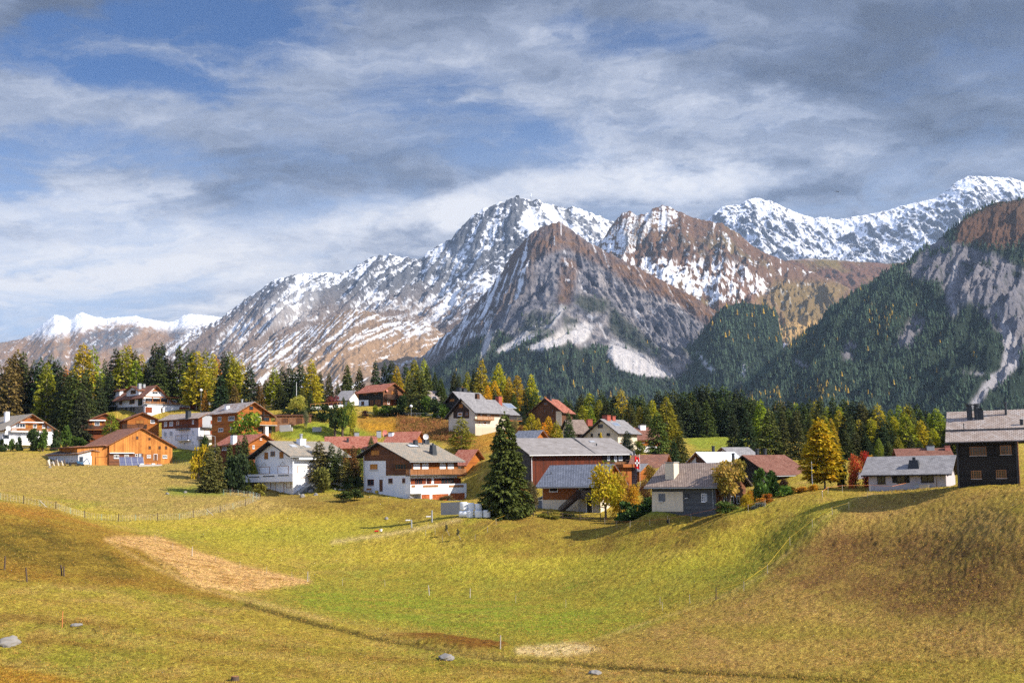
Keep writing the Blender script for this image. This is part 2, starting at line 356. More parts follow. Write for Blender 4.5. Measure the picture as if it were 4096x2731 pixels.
    tr1 = M(stroke([(240,1236),(330,1290),(450,1348),(600,1385),(760,1425)], 5)+stroke([(330,1262),(420,1330),(560,1360)], 6), 2)
    c = mixc(c, np.clip(tr1*0.8, 0, 0.7), tan)
    # paths: pale trampled strips
    rim = M(stroke([(1250,1505),(1340,1478),(1450,1440),(1560,1405),(1680,1360),(1760,1315),(1830,1250),(1890,1190),(1960,1148),(2010,1132)], 4), 1)
    c = mixc(c, np.clip(rim*(0.7+0.9*n2), 0, 0.65), (0.52, 0.36, 0.13))
    pale = M([[(1180,1488),(1320,1475),(1380,1490),(1290,1505),(1190,1500)]], 4); c = mixc(c, np.clip(pale*1.2, 0, 0.85), (0.68, 0.50, 0.24))
    path2 = M(stroke([(760,1245),(900,1225),(1000,1207),(1060,1192)], 4), 2); c = mixc(c, np.clip(path2*1.2, 0, 0.8), (0.62, 0.45, 0.22))
    c = mixc(c, np.clip(ditch*(1.1+1.5*n3), 0, 0.95), (0.085, 0.062, 0.012))
    c = mixc(c, np.clip(bank*1.2*(0.8+0.6*n2), 0, 0.95), (0.20, 0.085, 0.014))
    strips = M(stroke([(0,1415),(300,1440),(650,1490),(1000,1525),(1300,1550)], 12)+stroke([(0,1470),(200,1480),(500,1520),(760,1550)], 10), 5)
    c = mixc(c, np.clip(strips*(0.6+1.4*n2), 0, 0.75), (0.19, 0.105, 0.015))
    pale_strips = M(stroke([(560,1370),(800,1432),(1050,1500),(1400,1545)], 14)+stroke([(100,1440),(500,1490),(900,1545)], 10), 5); c = mixc(c, np.clip(pale_strips*(0.35+n4), 0, 0.6), (0.42, 0.30, 0.08))  # paler straw-toned strips across the near meadow
    brc = M([[(0,1530),(120,1550),(200,1568),(0,1568)]], 4); c = mixc(c, np.clip(brc*1.1, 0, .85), (0.38, 0.19, 0.02))
    # brown slopes below the houses
    slope = M([[(600,1135),(1000,1145),(1020,1175),(940,1200),(700,1175)],[(1000,1200),(1200,1190),(1700,1190),(1600,1260),(1200,1280),(1000,1230)]], 8)
    c = mixc(c, np.clip(slope*(0.55+1.1*n2+.6*n3), 0, 0.9), (0.20, 0.125, 0.022))
    # lawns and slope behind the village
    lawn = M([[(620,970),(700,965),(840,985),(860,1000),(720,1012),(640,1005)],[(390,1025),(470,1040),(470,1062),(400,1060)],[(380,1120),(520,1115),(520,1137),(390,1137)],[(690,1085),(830,1100),(830,1125),(700,1130),(660,1120)],
               [(1565,1000),(1720,1000),(1720,1035),(1600,1030)],[(1500,1160),(1800,1150),(1700,1175),(1480,1180)]], 5)
    c = mixc(c, np.clip(lawn*(0.8+0.8*n2), 0, 0.75), (0.17, 0.24, 0.02))
    rust = M([[(810,955),(930,950),(1050,975),(1110,990),(1200,985),(1240,1040),(1100,1040),(980,1000),(830,985)]], 3)
    c = mixc(c, np.clip(rust*(0.9+0.5*n2), 0, 1), (0.34, 0.165, 0.025))
    orange = M([[(820,975),(900,970),(960,985),(940,1002),(850,990)]], 3); c = mixc(c, orange*0.8, (0.46, 0.23, 0.02))
    scrub = M([[(930,960),(1090,985),(1120,1050),(1040,1030),(960,1000)]], 3); c = mixc(c, np.clip(scrub*(0.3+1.6*n3), 0, 0.9), (0.17, 0.10, 0.03))
    # molehills and worn spots
    spots = sst(fbm(X/0.9, Yg/0.9, 3, 91, 0.55)+0.45*fbm(X/12, Yg/12, 3, 97), 0.44, 0.54)
    c = mixc(c, spots*0.75*near, drk); Z += spots*0.10*near
    mole = np.clip(sst(-n4+0.4*n3, 0.42, 0.7), 0, 1)*(0.4+0.6*rhill); c = mixc(c, mole*0.6, (0.12, 0.068, 0.020))
    nf = fbm(X/0.5, Yg/0.35, 3, 111, 0.6); c = c*np.clip(1.03+0.42*n3+0.12*n2+0.80*nf, 0.30, 1.8)[..., None]
    farw = sst(Yg, 460, 640); c = mixc(c, farw, (0.03, 0.05, 0.02))
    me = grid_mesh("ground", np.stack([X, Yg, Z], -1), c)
    m, n = new_mat("meadow"); a = n.n('ShaderNodeAttribute', attribute_name='col')
    g = n.n('ShaderNodeNewGeometry').outputs['Position']
    f1 = n.noise(g, 3.2, 5, 0.7); f2 = n.noise(g, 11, 3, 0.7); f3 = n.noise(n.vm('MULTIPLY', g, (1, .35, 1)), 0.8, 5, 0.7)
    mul = n.m('ADD', n.m('ADD', n.m('MULTIPLY', f1, 2.2), n.m('MULTIPLY', f2, 1.8)), n.m('ADD', n.m('MULTIPLY', f3, 0.7), -1.30))
    hs = n.n('ShaderNodeHueSaturation'); n.put(hs.inputs['Color'], a.outputs['Color'])
    n.put(hs.inputs['Hue'], n.m('ADD', n.m('MULTIPLY', f1, 0.10), 0.45)); n.put(hs.inputs['Value'], mul)
    out(n, hs.outputs[0], 0.95, n.m('ADD', n.m('MULTIPLY', f1, 1.0), n.m('MULTIPLY', f2, 0.5)), 0.55, 1.0, spec=0.1)
    me.materials.append(m)
    return link("ground", me, kind="structure")
build_ground()
# ---------------------------------------------------------------- mountains
ROCK, SNOW, BRN, GRS, DGR, SCR = (0.105, 0.105, 0.115), (0.80, 0.82, 0.86), (0.21, 0.105, 0.045), (0.235, 0.16, 0.055), (0.020, 0.032, 0.022), (0.40, 0.37, 0.36)
def mt_mat():
    m, n = new_mat("mountain_side"); a = n.n('ShaderNodeAttribute', attribute_name='col')
    g = n.n('ShaderNodeNewGeometry').outputs['Position']
    f1 = n.noise(g, 0.06, 7, 0.7); f2 = n.noise(g, 0.02, 6, 0.65)
    col = n.vm('SCALE', a.outputs['Color']); n.put(col.node.inputs['Scale'], n.m('ADD', n.m('MULTIPLY', f1, 1.1), 0.45))
    out(n, col, 0.95, n.m('ADD', n.m('MULTIPLY', f1, 0.6), f2), 26.0, 0.8, spec=0.05)
    return m
MTM = mt_mat()
LAYERS = {}
def mountain(name, ridge, base, Yr, Yb, shear=0.0, L=260., ly=3.2, amp=90., jag=8., conc=0.45, colour=None, seed=1, resx=5.0, nt=420, envp=0.6, terr=0.0, fan=None, flat=None):
    ridge = np.array(ridge, float)*S2; base = np.array(base, float)*S2
    px = np.arange(ridge[0, 0], ridge[-1, 0], resx)
    pr = np.interp(px, ridge[:, 0], ridge[:, 1]); pb = np.interp(px, base[:, 0], base[:, 1])
    YR = Yr(px) if callable(Yr) else np.full(len(px), float(Yr)); YB = Yb(px) if callable(Yb) else np.full(len(px), float(Yb))
    ur, vr = ray(px, pr); ub, vb = ray(px, pb); zr = vr*YR; zb = vb*YB
    zr = zr+jag*(fbm(px/23, px*0, 5, seed+3, 0.65)*2)
    t = np.r_[-np.linspace(0.16, 0.004, 14), np.linspace(0, 1, nt)**1.12]
    T = t[:, None]; Tc = np.clip(T, 0, 1)
    Y = YR[None]+(YB-YR)[None]*T
    prof = Tc*(1-conc)+conc*(1-(1-Tc)**2)
    Z = zr[None]+(zb-zr)[None]*prof
    Z = Z-np.clip(-T, 0, 1)*2.2*np.abs(YB-YR)[None]*0.5
    X = (ur*YR)[None]*(1-T)+(ub*YB)[None]*T
    q = (Y-YR[None]); p = X+shear*q
    if fan: X0 = float(ray(fan[0]*S2, 900)[0])*YR[None]; p = X-fan[1]*np.abs(q)*np.tanh((X-X0)/fan[2])
    wx = fbm(X/900, Y/900, 3, seed+5)*L*0.5
    r1 = ridged((p+wx)/L, q/(L*ly), 6, seed, 0.55); r2 = ridged((p+wx*.5)/(L*0.36), q/(L*1.7)+2, 6, seed+9, 0.62); r3 = fbm(X/70, Y/70, 5, seed+13, 0.6)
    env = np.clip(Tc/0.16, 0, 1)**envp*(1-0.65*sst(Tc, 0.55, 1.0))
    D = amp*((r1-0.62)*1.1+(r2-0.6)*0.62+r3*0.26)*env
    if flat:
        fp = proj(X, Y, Z); D = D*(1-0.88*smp(pmask(flat, 2), *fp))
    Z = Z+D+amp*0.10*r3*(1-env)
    if terr:
        Z = Z+terr*np.sin((Z+40*r3)/26)*env*0.5
    dX = np.gradient(X, axis=1); dZx = np.gradient(Z, axis=1); dY = np.gradient(Y, axis=0); dZy = np.gradient(Z, axis=0); dXy = np.gradient(X, axis=0)
    gx = dZx/np.where(np.abs(dX) < 1e-6, 1e-6, dX); gy = (dZy-gx*dXy)/np.where(np.abs(dY) < 1e-6, -1e-6, dY)
    steep = np.sqrt(gx*gx+gy*gy); PX, PY = proj(X, Y, Z)
    d = dict(X=X, Y=Y, Z=Z, T=Tc+0*X, px=PX, py=PY, x2=PX/S2, y2=PY/S2, gx=gx, gy=gy, steep=steep, r1=r1, r2=r2, r3=r3, p=p, q=q, n=fbm(X/300, Y/300, 5, seed+21, 0.6),
             streak=fbm(p/17, q/240, 5, seed+27, 0.66), fine=fbm(X/38, Z/30, 5, seed+33, 0.65))
    c = colour(d)
    me = grid_mesh(name, np.stack([X, Y, Z], -1), c); me.materials.append(MTM)
    LAYERS[name+str(seed)] = d
    return link(name, me, kind="structure")
def MM(polys, blur, d): return smp(pmask(polys, blur), d['px'], d['py'])
def base_col(d, col): return np.zeros(d['X'].shape+(3,), np.float32)+np.asarray(col, np.float32)

def c_far(d):           # far left range
    c = base_col(d, (0.25, 0.15, 0.085)); c = mixc(c, sst(d['n'], 0.0, 0.4), (0.17, 0.155, 0.14))
    rock = MM([[(200,760),(330,752),(290,790),(230,808),(170,800)],[(380,762),(470,740),(460,765),(400,780)],[(110,750),(150,722),(140,735),(60,790)]], 2, d)
    c = mixc(c, np.clip(rock*(0.7+1.4*d['fine']), 0, 1), (0.085, 0.10, 0.13))
    line = 762+14*np.sin(d['x2']/60)
    s = sst(line-d['y2']+26*d['fine']+14*d['streak'], -10, 16); s = s*(1-0.85*rock*sst(d['fine'], -0.5, 0.2))
    s = np.maximum(s, sst(d['streak']+0.5*d['fine'], 0.22, 0.34)*0.8); s = s*(1-MM([[(335,758),(455,766),(430,790),(300,820),(270,800)]], 3, d)*0.75)
    return mixc(c, s, SNOW)
mountain("mountain", [(-500,800),(-60,795),(0,787),(50,778),(75,765),(100,742),(125,723),(145,725),(160,735),(175,722),(187,717),(205,724),(240,731),(280,728),(312,725),(340,733),(385,740),(400,738),(425,722),(440,720),(470,724),(500,727),(540,735),(640,750)],
         [(-500,1120),(640,1120)], 9500, 6600, shear=-0.5, L=420, amp=95, jag=7, colour=c_far, seed=101, resx=5, nt=220)

def c_chain(d):         # far right snowy chain
    c = base_col(d, (0.045, 0.050, 0.068))
    rk = sst(d['steep']*0.45+1.0*d['fine']+1.3*(d['r2']-0.6), 0.56, 0.70)
    rk = rk*(1-0.9*sst(d['T'], 0.50, 0.66)); s = 1-0.88*rk
    s = s*(1-0.7*sst(d['y2']+10*d['n'], 594, 604))
    return mixc(c, s, (0.78, 0.81, 0.88))
mountain("mountain", [(1540,540),(1600,520),(1625,505),(1640,490),(1660,475),(1690,470),(1700,468),(1720,457),(1740,455),(1770,462),(1800,475),(1840,492),(1870,500),(1900,498),(1920,505),(1960,497),(2000,492),(2050,480),(2080,470),(2110,465),(2150,455),(2170,440),(2200,415),(2220,407),(2240,404),(2280,407),(2320,408),(2352,418),(2500,440),(2800,470)],
         [(1540,640),(1900,640),(2800,660)], 9200, 6900, shear=0.25, L=300, ly=2.2, amp=135, jag=9, conc=0.55, colour=c_chain, seed=131, nt=330, resx=4)

def c_low(d):
    c = base_col(d, (0.15, 0.08, 0.055)); c = mixc(c, sst(d['n'], -0.1, 0.4), (0.17, 0.125, 0.05))
    return mixc(c, np.maximum(sst(d['fine'], 0.35, 0.5)*0.5, sst(600-d['y2']+9*d['fine'], 0, 6)*0.35), (0.5, 0.52, 0.56))
mountain("mountain", [(1700,640),(1790,604),(1820,596),(1860,593),(1920,597),(1960,601),(2000,603),(2040,606),(2080,603),(2180,640)], [(1700,720),(2180,720)], 6700, 5200, L=200, amp=60, jag=3, colour=c_low, seed=151, nt=160)

def c_main(d):          # high massif with the pointed summit
    c = base_col(d, (0.135, 0.108, 0.102)); x, y = d['x2'], d['y2']
    hi = sst(d['Z']+120*d['n'], 860, 1200)
    c = mixc(c, hi, (0.036, 0.043, 0.064))
    c = mixc(c, sst(-hi+d['n'], -0.6, 0.4)*0.5, (0.21, 0.145, 0.105))
    crag = MM([[(1000,600),(1060,515),(1130,470),(1190,450),(1230,470),(1180,520),(1200,560),(1100,620),(1000,680),(900,690),(830,640),(870,585),(960,590)],[(500,740),(600,665),(680,632),(640,700),(560,740)],[(1290,490),(1330,495),(1390,515),(1360,525),(1290,510)],[(700,680),(800,640),(860,650),(780,720),(690,720)]], 3, d)
    rk = sst(d['steep']*0.25+1.3*d['fine']+1.5*(d['r2']-0.62)+0.50*crag, 0.30, 0.44)
    snowline = 640+0.10*(x-500)*0
    k = sst((d['Z']-640-0*x)/480+0.6*d['n'], 0.0, 1.0)
    thin = sst(d['streak']*2.0+0.5*d['fine']-0.9*(d['r2']-.6)+1.15*k-0.42, -0.04, 0.10)
    s = np.clip(thin*(0.70+0.4*k)*(1-0.92*rk), 0, 1)
    s = np.maximum(s, sst(d['streak']+0.35*d['fine'], 0.22, 0.30)*0.85*(1-rk))
    s = np.maximum(s, MM([[(1195,475),(1290,480),(1400,520),(1420,560),(1300,560),(1220,540)],[(600,700),(680,650),(760,650),(700,740),(620,760)],[(1030,560),(1110,560),(1080,600),(1000,620)]], 6, d)*0.92*(1-0.75*rk))
    lowb = MM([[(600,770),(760,720),(1000,680),(1000,860),(560,860)]], 6, d); s = s*(1-0.45*lowb)
    return mixc(c, s, SNOW)
mountain("mountain", [(250,870),(310,850),(380,790),(440,760),(480,745),(512,728),(530,712),(560,690),(600,662),(640,637),(672,631),(700,628),(740,626),(780,628),(800,622),(830,605),(850,592),(875,585),(885,587),(900,583),(920,592),(935,589),(960,597),(975,585),(1000,568),(1035,548),(1060,520),(1085,494),(1110,478),(1130,474),(1150,461),(1160,463),(1175,456),(1190,452),(1203,456),(1215,458),(1240,462),(1270,472),(1300,478),(1320,475),(1350,487),(1380,497),(1410,510),(1440,525),(1520,560)],
         [(250,1120),(900,1040),(1520,900)], lambda p: 6600-0*p, lambda p: 4500+0*p, fan=(1200, 0.85, 500.), L=250, ly=4.0, amp=125, jag=11, conc=0.30, colour=c_main, seed=171, resx=3.6, nt=560, terr=0)

def c_second(d):        # second snowy tops and the brown ridge running right
    c = base_col(d, (0.145, 0.085, 0.058)); c = mixc(c, sst(d['n']+0.3*d['fine'], 0.0, 0.5), (0.155, 0.12, 0.06))
    x, y = d['x2'], d['y2']
    dark = MM([[(1400,520),(1450,485),(1530,490),(1620,520),(1720,570),(1720,610),(1620,600),(1500,590),(1420,570)]], 4, d)
    rk = np.clip(dark*sst(d['fine']+0.8*(d['r2']-0.55), -0.15, 0.3), 0, 1); c = mixc(c, rk*0.85, (0.045, 0.035, 0.035))
    sn = MM([[(1380,560),(1430,488),(1480,490),(1520,470),(1570,490),(1540,520),(1500,520),(1440,600),(1380,580)],[(1420,600),(1560,590),(1700,600),(1780,660),(1700,700),(1560,670),(1440,620)]], 7, d)
    s = sst(sn*0.50+1.0*d['streak']+1.3*d['fine']+.7*d['n'], 0.40, 0.54)*(1-rk*0.85)
    s = np.maximum(s, sst(d['fine']+0.5*d['streak']-0.5*sst(x, 1650, 1900), 0.30, 0.40)*0.8*(1-sst(y, 690, 740)))
    c = mixc(c, np.clip(s, 0, 1), SNOW)
    g = MM([[(1780,650),(1960,650),(1900,720),(1860,790),(1780,760),(1700,720)]], 8, d); c = mixc(c, g*0.7, (0.20, 0.145, 0.055))
    gg = MM([[(1790,740),(1880,735),(1870,770),(1820,790),(1780,770)]], 4, d); c = mixc(c, gg, (0.42, 0.27, 0.11))
    st_ = MM(stroke([(1690,640),(1730,690),(1800,745)], 8)+stroke([(1740,650),(1800,730)], 6), 2, d); c = mixc(c, st_*0.6, (0.28, 0.16, 0.12))
    w_ = MM(stroke([(1780,755),(1770,775),(1755,790)], 4), 1, d); c = mixc(c, w_, (0.7, 0.7, 0.7))
    return c
mountain("mountain", [(1340,600),(1380,560),(1400,525),(1420,500),(1430,489),(1450,487),(1462,494),(1480,492),(1500,480),(1520,472),(1540,475),(1560,487),(1590,498),(1620,506),(1660,515),(1700,540),(1730,565),(1760,582),(1800,598),(1850,620),(1900,638),(1950,660),(1990,690),(2030,740)],
         [(1340,860),(1700,850),(1850,830),(2030,830)], 5700, 3900, shear=-0.25, L=230, ly=2.6, amp=110, jag=7, conc=0.5, colour=c_second, seed=191, resx=3.6, nt=420)

def c_bench(d):         # lower brown shoulder on the left
    c = base_col(d, (0.235, 0.165, 0.115)); c = mixc(c, sst(d['n']+.5*d['fine'], -0.05, 0.30)*0.8, (0.105, 0.080, 0.070))
    smooth = MM([[(800,790),(960,770),(1010,790),(1000,850),(780,870),(640,860)]], 6, d); c = mixc(c, smooth*0.8, (0.33, 0.215, 0.13))
    s = sst(d['streak']*1.9+d['fine']*.5-.4*(d['r2']-.6)+0.28*d['n']-0.30*smooth, 0.16, 0.25)*0.92
    s = np.maximum(s, MM([[(840,720),(1000,730),(1000,780),(900,760)]], 8, d)*sst(d['fine']+0.4*d['streak'], 0.0, 0.25)*0.85)
    c = mixc(c, s, SNOW)
    gr = MM([[(930,860),(1050,820),(1050,900),(930,900)]], 5, d); c = mixc(c, gr*0.6, (0.30, 0.19, 0.12))
    return c
mountain("mountain", [(200,905),(330,880),(430,850),(520,822),(600,790),(650,772),(700,756),(750,735),(790,716),(815,709),(840,713),(870,722),(930,735),(980,740),(1040,780),(1100,860)],
         [(200,1130),(1100,1130)], 4700, 3300, shear=-0.7, L=180, ly=2.4, amp=48, jag=7, conc=0.3, colour=c_bench, seed=211, resx=3.8, nt=330, envp=0.9)

FANS = [[(1405,780),(1428,788),(1470,810),(1520,842),(1552,862),(1480,866),(1420,846),(1395,815)], [(1235,735),(1262,748),(1220,778),(1150,812),(1140,805),(1190,775)],
        [(1300,748),(1350,740),(1345,755),(1290,792),(1240,806),(1210,800),(1270,770)], [(1120,760),(1135,762),(1115,812),(1100,825)], [(1345,740),(1365,748),(1350,778),(1330,790),(1310,785)], [(1290,700),(1300,705),(1250,770),(1240,765)]]
def c_rock(d):          # grey cliffs of the triangular front peak
    x, y = d['x2'], d['y2']
    c = base_col(d, (0.165, 0.160, 0.180)); c = mixc(c, sst(d['fine']+0.5*d['n'], 0.0, 0.3)*0.85, (0.31, 0.28, 0.275))
    c = mixc(c, sst(-d['fine']+0.6*(0.6-d['r2']), 0.04, 0.25)*0.8, (0.050, 0.056, 0.078))
    brn = MM([[(1180,570),(1240,522),(1280,505),(1330,540),(1420,590),(1560,655),(1660,710),(1720,790),(1640,760),(1560,700),(1440,650),(1380,610),(1300,570),(1240,590),(1120,660),(1090,650)],[(1290,590),(1330,600),(1310,700),(1280,700)],[(1560,690),(1660,700),(1690,770),(1640,760)]], 3, d)
    c = mixc(c, np.clip(brn*(0.75+1.0*d['fine']+0.5*d['n']), 0, 1), (0.15, 0.082, 0.048))
    left = MM([[(850,840),(900,800),(1090,650),(1230,560),(1230,640),(1160,720),(1080,790),(960,880)]], 7, d); c = mixc(c, left*np.clip(0.8+d['n'], 0, 1), (0.135, 0.105, 0.095))
    s = sst(d['streak']*1.6+0.5*d['fine']+0.30*left, 0.40, 0.50)*0.9*(1-sst(y, 780, 840)); s = s*np.clip(0.35+left+0.7*brn*0.5, 0, 1)
    c = mixc(c, s, SNOW)
    fan = MM(FANS, 1, d); c = mixc(c, np.clip(fan*1.4, 0, 1), (0.47, 0.45, 0.45)); c = mixc(c, np.clip(fan*sst(d['streak'], 0.05, 0.4), 0, 0.5), (0.34, 0.33, 0.34))
    forest = sst(y-(d['fl']), -4, 8)*(1-np.clip(fan*1.6, 0, 1)); c = mixc(c, forest*0.95, DGR)
    return c
_fl = np.array([(900,880),(960,860),(1000,838),(1060,800),(1100,775),(1150,765),(1200,775),(1230,760),(1300,770),(1330,795),(1400,800),(1450,850),(1500,868),(1560,862),(1600,820),(1640,800),(1680,790),(1720,800)], float)
def c_rock2(d):
    d['fl'] = np.interp(d['x2'], _fl[:, 0], _fl[:, 1])+18*d['n']
    c = c_rock(d)
    bushy = MM([[(1180,690),(1260,720),(1250,770),(1170,760)],[(1260,715),(1330,735),(1310,770),(1250,775)],[(1400,700),(1470,760),(1560,840),(1450,800),(1400,760)],[(1560,720),(1640,790),(1600,840),(1540,790)],[(1250,660),(1400,690),(1390,720),(1250,700)]], 5, d)
    d['bush'] = bushy*sst(d['n']+0.4*d['fine'], -0.15, 0.2)
    return mixc(c, np.clip(d['bush'], 0, 0.85), (0.028, 0.04, 0.03))
mountain("mountain", [(820,935),(900,880),(960,830),(1010,780),(1060,735),(1100,690),(1150,630),(1180,580),(1210,545),(1240,522),(1262,513),(1280,509),(1300,518),(1320,535),(1350,556),(1400,583),(1450,608),(1500,636),(1560,662),(1620,698),(1650,715),(1690,750),(1730,800),(1760,850),(1800,930)],
         [(820,1130),(1800,1130)], 4100, 2500, fan=(1285, 0.62, 260.), flat=FANS, L=120, ly=4.0, amp=100, jag=7, conc=0.52, colour=c_rock2, seed=231, resx=3.4, nt=560, envp=0.5, terr=7)

def c_knoll(d):
    c = base_col(d, DGR); c = mixc(c, sst(d['fine']-0.3, 0.05, 0.3)*0.6, (0.22, 0.2, 0.18))
    wf = MM(stroke([(1712,835),(1708,850),(1703,878)], 4)+stroke([(1600,810),(1640,855)], 5), 1, d); return mixc(c, wf, (0.75, 0.76, 0.8))
mountain("mountain", [(1500,870),(1560,815),(1605,775),(1640,725),(1665,702),(1700,696),(1755,700),(1785,716),(1792,760),(1800,800),(1805,850),(1810,900)], [(1500,1120),(1900,1120)], 3700, 2700, L=150, amp=30, jag=5, conc=0.3, colour=c_knoll, seed=251, nt=240)

def c_right(d):         # near forested mountain on the right
    x, y = d['x2'], d['y2']
    c = base_col(d, DGR); 
    top = MM([[(2200,510),(2290,465),(2352,455),(2352,560),(2290,570),(2230,560),(2190,560)]], 4, d); c = mixc(c, np.clip(top*(0.95+0.5*d['n']), 0, 1), (0.115, 0.062, 0.040))
    rk = MM([[(2080,620),(2150,545),(2200,560),(2280,580),(2352,620),(2352,800),(2290,760),(2230,690),(2180,720),(2160,650),(2100,640)],[(2180,560),(2240,620),(2210,700),(2180,740),(2170,660)],[(1940,780),(1970,790),(1960,830),(1935,825)],[(2080,745),(2110,770),(2090,800),(2050,800)],[(2100,720),(2130,735),(2115,765),(2080,750)]], 3, d)
    rkn = np.clip(rk*sst(d['fine']+0.5*d['n']+0.35, -0.1, 0.35), 0, 1)
    cc = base_col(d, (0.15, 0.145, 0.165)); cc = mixc(cc, sst(d['fine'], 0.0, 0.4)*0.7, (0.26, 0.235, 0.235)); cc = mixc(cc, sst(-d['fine'], 0.1, 0.5)*0.6, (0.06, 0.062, 0.075))
    c = c*(1-rkn[..., None])+cc*rkn[..., None]
    gul = MM([[(2285,680),(2310,740),(2345,800),(2340,840),(2310,870),(2270,900),(2240,935),(2225,935),(2262,880),(2300,845),(2308,800),(2300,760)]]+stroke([(2195,600),(2180,680),(2195,720)], 9)+stroke([(2210,855),(2290,862)], 3)+stroke([(1820,790+35),(1860,845)], 4), 1, d)
    c = mixc(c, np.clip(gul*1.3, 0, 1), (0.30, 0.29, 0.31)); d['open'] = np.clip(rkn+gul*2+top, 0, 1)
    return c
mountain("mountain", [(1560,985),(1620,955),(1680,918),(1720,880),(1760,838),(1800,805),(1850,765),(1880,742),(1900,715),(1950,678),(2000,650),(2040,620),(2080,603),(2120,573),(2160,547),(2200,517),(2220,496),(2250,481),(2290,466),(2320,462),(2352,458),(2440,445),(2700,430)],
         [(1560,1130),(2700,1130)], 3000, 1750, shear=-0.75, L=210, ly=2.2, amp=95, jag=5, conc=0.35, colour=c_right, seed=271, resx=3.4, nt=520, envp=0.7)

# ---------------------------------------------------------------- far woods: thousands of small conifers on the slopes
def forest(key, name, count, dens, hmin, hmax, col, yel, seed, label):
    d = LAYERS[key]; rs = np.random.RandomState(seed)
    R, C = d['X'].shape; ds = np.clip(dens(d), 0, 1); ds[:14] = 0
    dX = np.abs(np.gradient(d['X'], axis=1)); dY = np.abs(np.gradient(d['Y'], axis=0)); wgt = (ds*dX*dY).ravel(); cw = np.cumsum(wgt); cw /= cw[-1]
    k = np.searchsorted(cw, rs.rand(count)); X = d['X'].ravel()[k]+rs.randn(count)*3; Y = d['Y'].ravel()[k]+rs.randn(count)*3; Z = d['Z'].ravel()[k]
    h = rs.uniform(hmin, hmax, count)*(0.75+0.5*rs.rand(count)); r = h*rs.uniform(0.17, 0.24, count)
    # jagged two-tier cone: 9 rim points alternating in radius, twice, plus tip
    na = 8; a = (np.arange(na)/na*2*np.pi)[None]+rs.rand(count, 1)*6.28
    jit = 1+0.35*np.where(np.arange(na) % 2, 1, -1)[None]*rs.uniform(0.6, 1, (count, na))
    V = []
    for lo, hi, rr in ((0.0, 0.62, 1.0), (0.42, 1.0, 0.62)):
        ring = np.stack([X[:, None]+np.cos(a)*r[:, None]*rr*jit, Y[:, None]+np.sin(a)*r[:, None]*rr*jit, Z[:, None]-1+(h*lo)[:, None]+0*a-0.04*h[:, None]*(jit-1)], -1)
        tip = np.stack([X, Y, Z-1+h*hi], -1)[:, None]
        V.append(np.concatenate([ring, tip], 1))
    V = np.concatenate(V, 1); nv = V.shape[1]
    f = []
    for o in (0, na+1):
        for i in range(na): f.append((o+i, o+(i+1) % na, o+na))
    f = np.array(f); Fc = (np.arange(count)[:, None, None]*nv+f[None]).reshape(-1, 3)
    me = raw_mesh(name, V.reshape(-1, 3), Fc, 3)
    isy = rs.rand(count) < yel(d, k); cc = np.where(isy[:, None], np.array(col[1])[None]*rs.uniform(0.6, 1.2, (count, 1)), np.array(col[0])[None]*rs.uniform(0.4, 1.8, (count, 1)))
    c4 = np.ones((count, nv, 4), np.float32); c4[..., :3] = cc[:, None]
    at = me.color_attributes.new('col', 'FLOAT_COLOR', 'POINT'); at.data.foreach_set('color', c4.reshape(-1))
    m, n = new_mat(name); out(n, n.n('ShaderNodeAttribute', attribute_name='col').outputs['Color'], 0.95, spec=0.05); me.materials.append(m)
    return link(name, me, kind="stuff", label=label, category="forest")
DG, YG = (0.034, 0.054, 0.034), (0.34, 0.22, 0.035)
forest('mountain231', "forest", 9000, lambda d: sst(d['y2']-d['fl'], -3, 6)*(1-np.clip(MM(FANS, 1, d)*2, 0, 1))*(d['y2'] < 960)+0.10*d['bush'], 11, 17, (DG, YG), lambda d, k: 0.02+0*k, 5, "blue green conifer forest at the foot of the grey rock peak")
forest('mountain251', "forest", 1600, lambda d: (d['y2'] < 950)+0*d['X'], 13, 20, (DG, YG), lambda d, k: 0.10*(d['y2'].ravel()[k] < 790), 6, "dark conifer wood on the knoll below the brown ridge")
forest('mountain271', "forest", 12000, lambda d: (1-d['open'])*(1-0.75*MM([[(2210,600),(2352,560),(2352,960),(2230,960),(2150,700)]], 6, d))*(d['y2'] < 965), 9, 15, (DG, YG),
       lambda d, k: (0.012+0.16*smp(pmask([[(1700,900),(1960,880),(1960,910),(1750,960)],[(1990,715),(2050,700),(2060,790),(2010,800)],[(1780,800),(1850,760),(1850,790),(1790,830)]], 5), d['px'], d['py'])).ravel()[k], 7, "dark conifer forest covering the steep mountain on the right")
forest('mountain191', "forest", 260, lambda d: MM([[(1720,720),(1800,740),(1880,790),(1780,790),(1700,750)]], 3, d), 8, 15, (DG, YG), lambda d, k: 0.08+0*k, 8, "scattered dark conifers on the grassy pass below the brown ridge")

# ---------------------------------------------------------------- air
hz_m = bpy.data.materials.new("air"); hz_m.use_nodes = True; hn = NT(hz_m.node_tree)
pv = hn.n('ShaderNodeVolumePrincipled'); pv.inputs['Color'].default_value = (0.55, 0.75, 1.0, 1); pv.inputs['Density'].default_value = 0.000028; pv.inputs['Anisotropy'].default_value = 0.1
ho = hn.n('ShaderNodeOutputMaterial'); hn.nt.links.new(pv.outputs[0], ho.inputs['Volume'])
def haze():
    x0, x1, y0, y1, z0, z1 = -9000, 9000, -300, 10300, -150, 2900
    V = [(x, y, z) for z in (z0, z1) for y in (y0, y1) for x in (x0, x1)]
    me = bpy.data.meshes.new("haze"); me.from_pydata(V, [], [(0,2,3,1),(4,5,7,6),(0,1,5,4),(2,6,7,3),(0,4,6,2),(1,3,7,5)]); me.materials.append(hz_m)
    link("haze", me, kind="stuff")
haze()
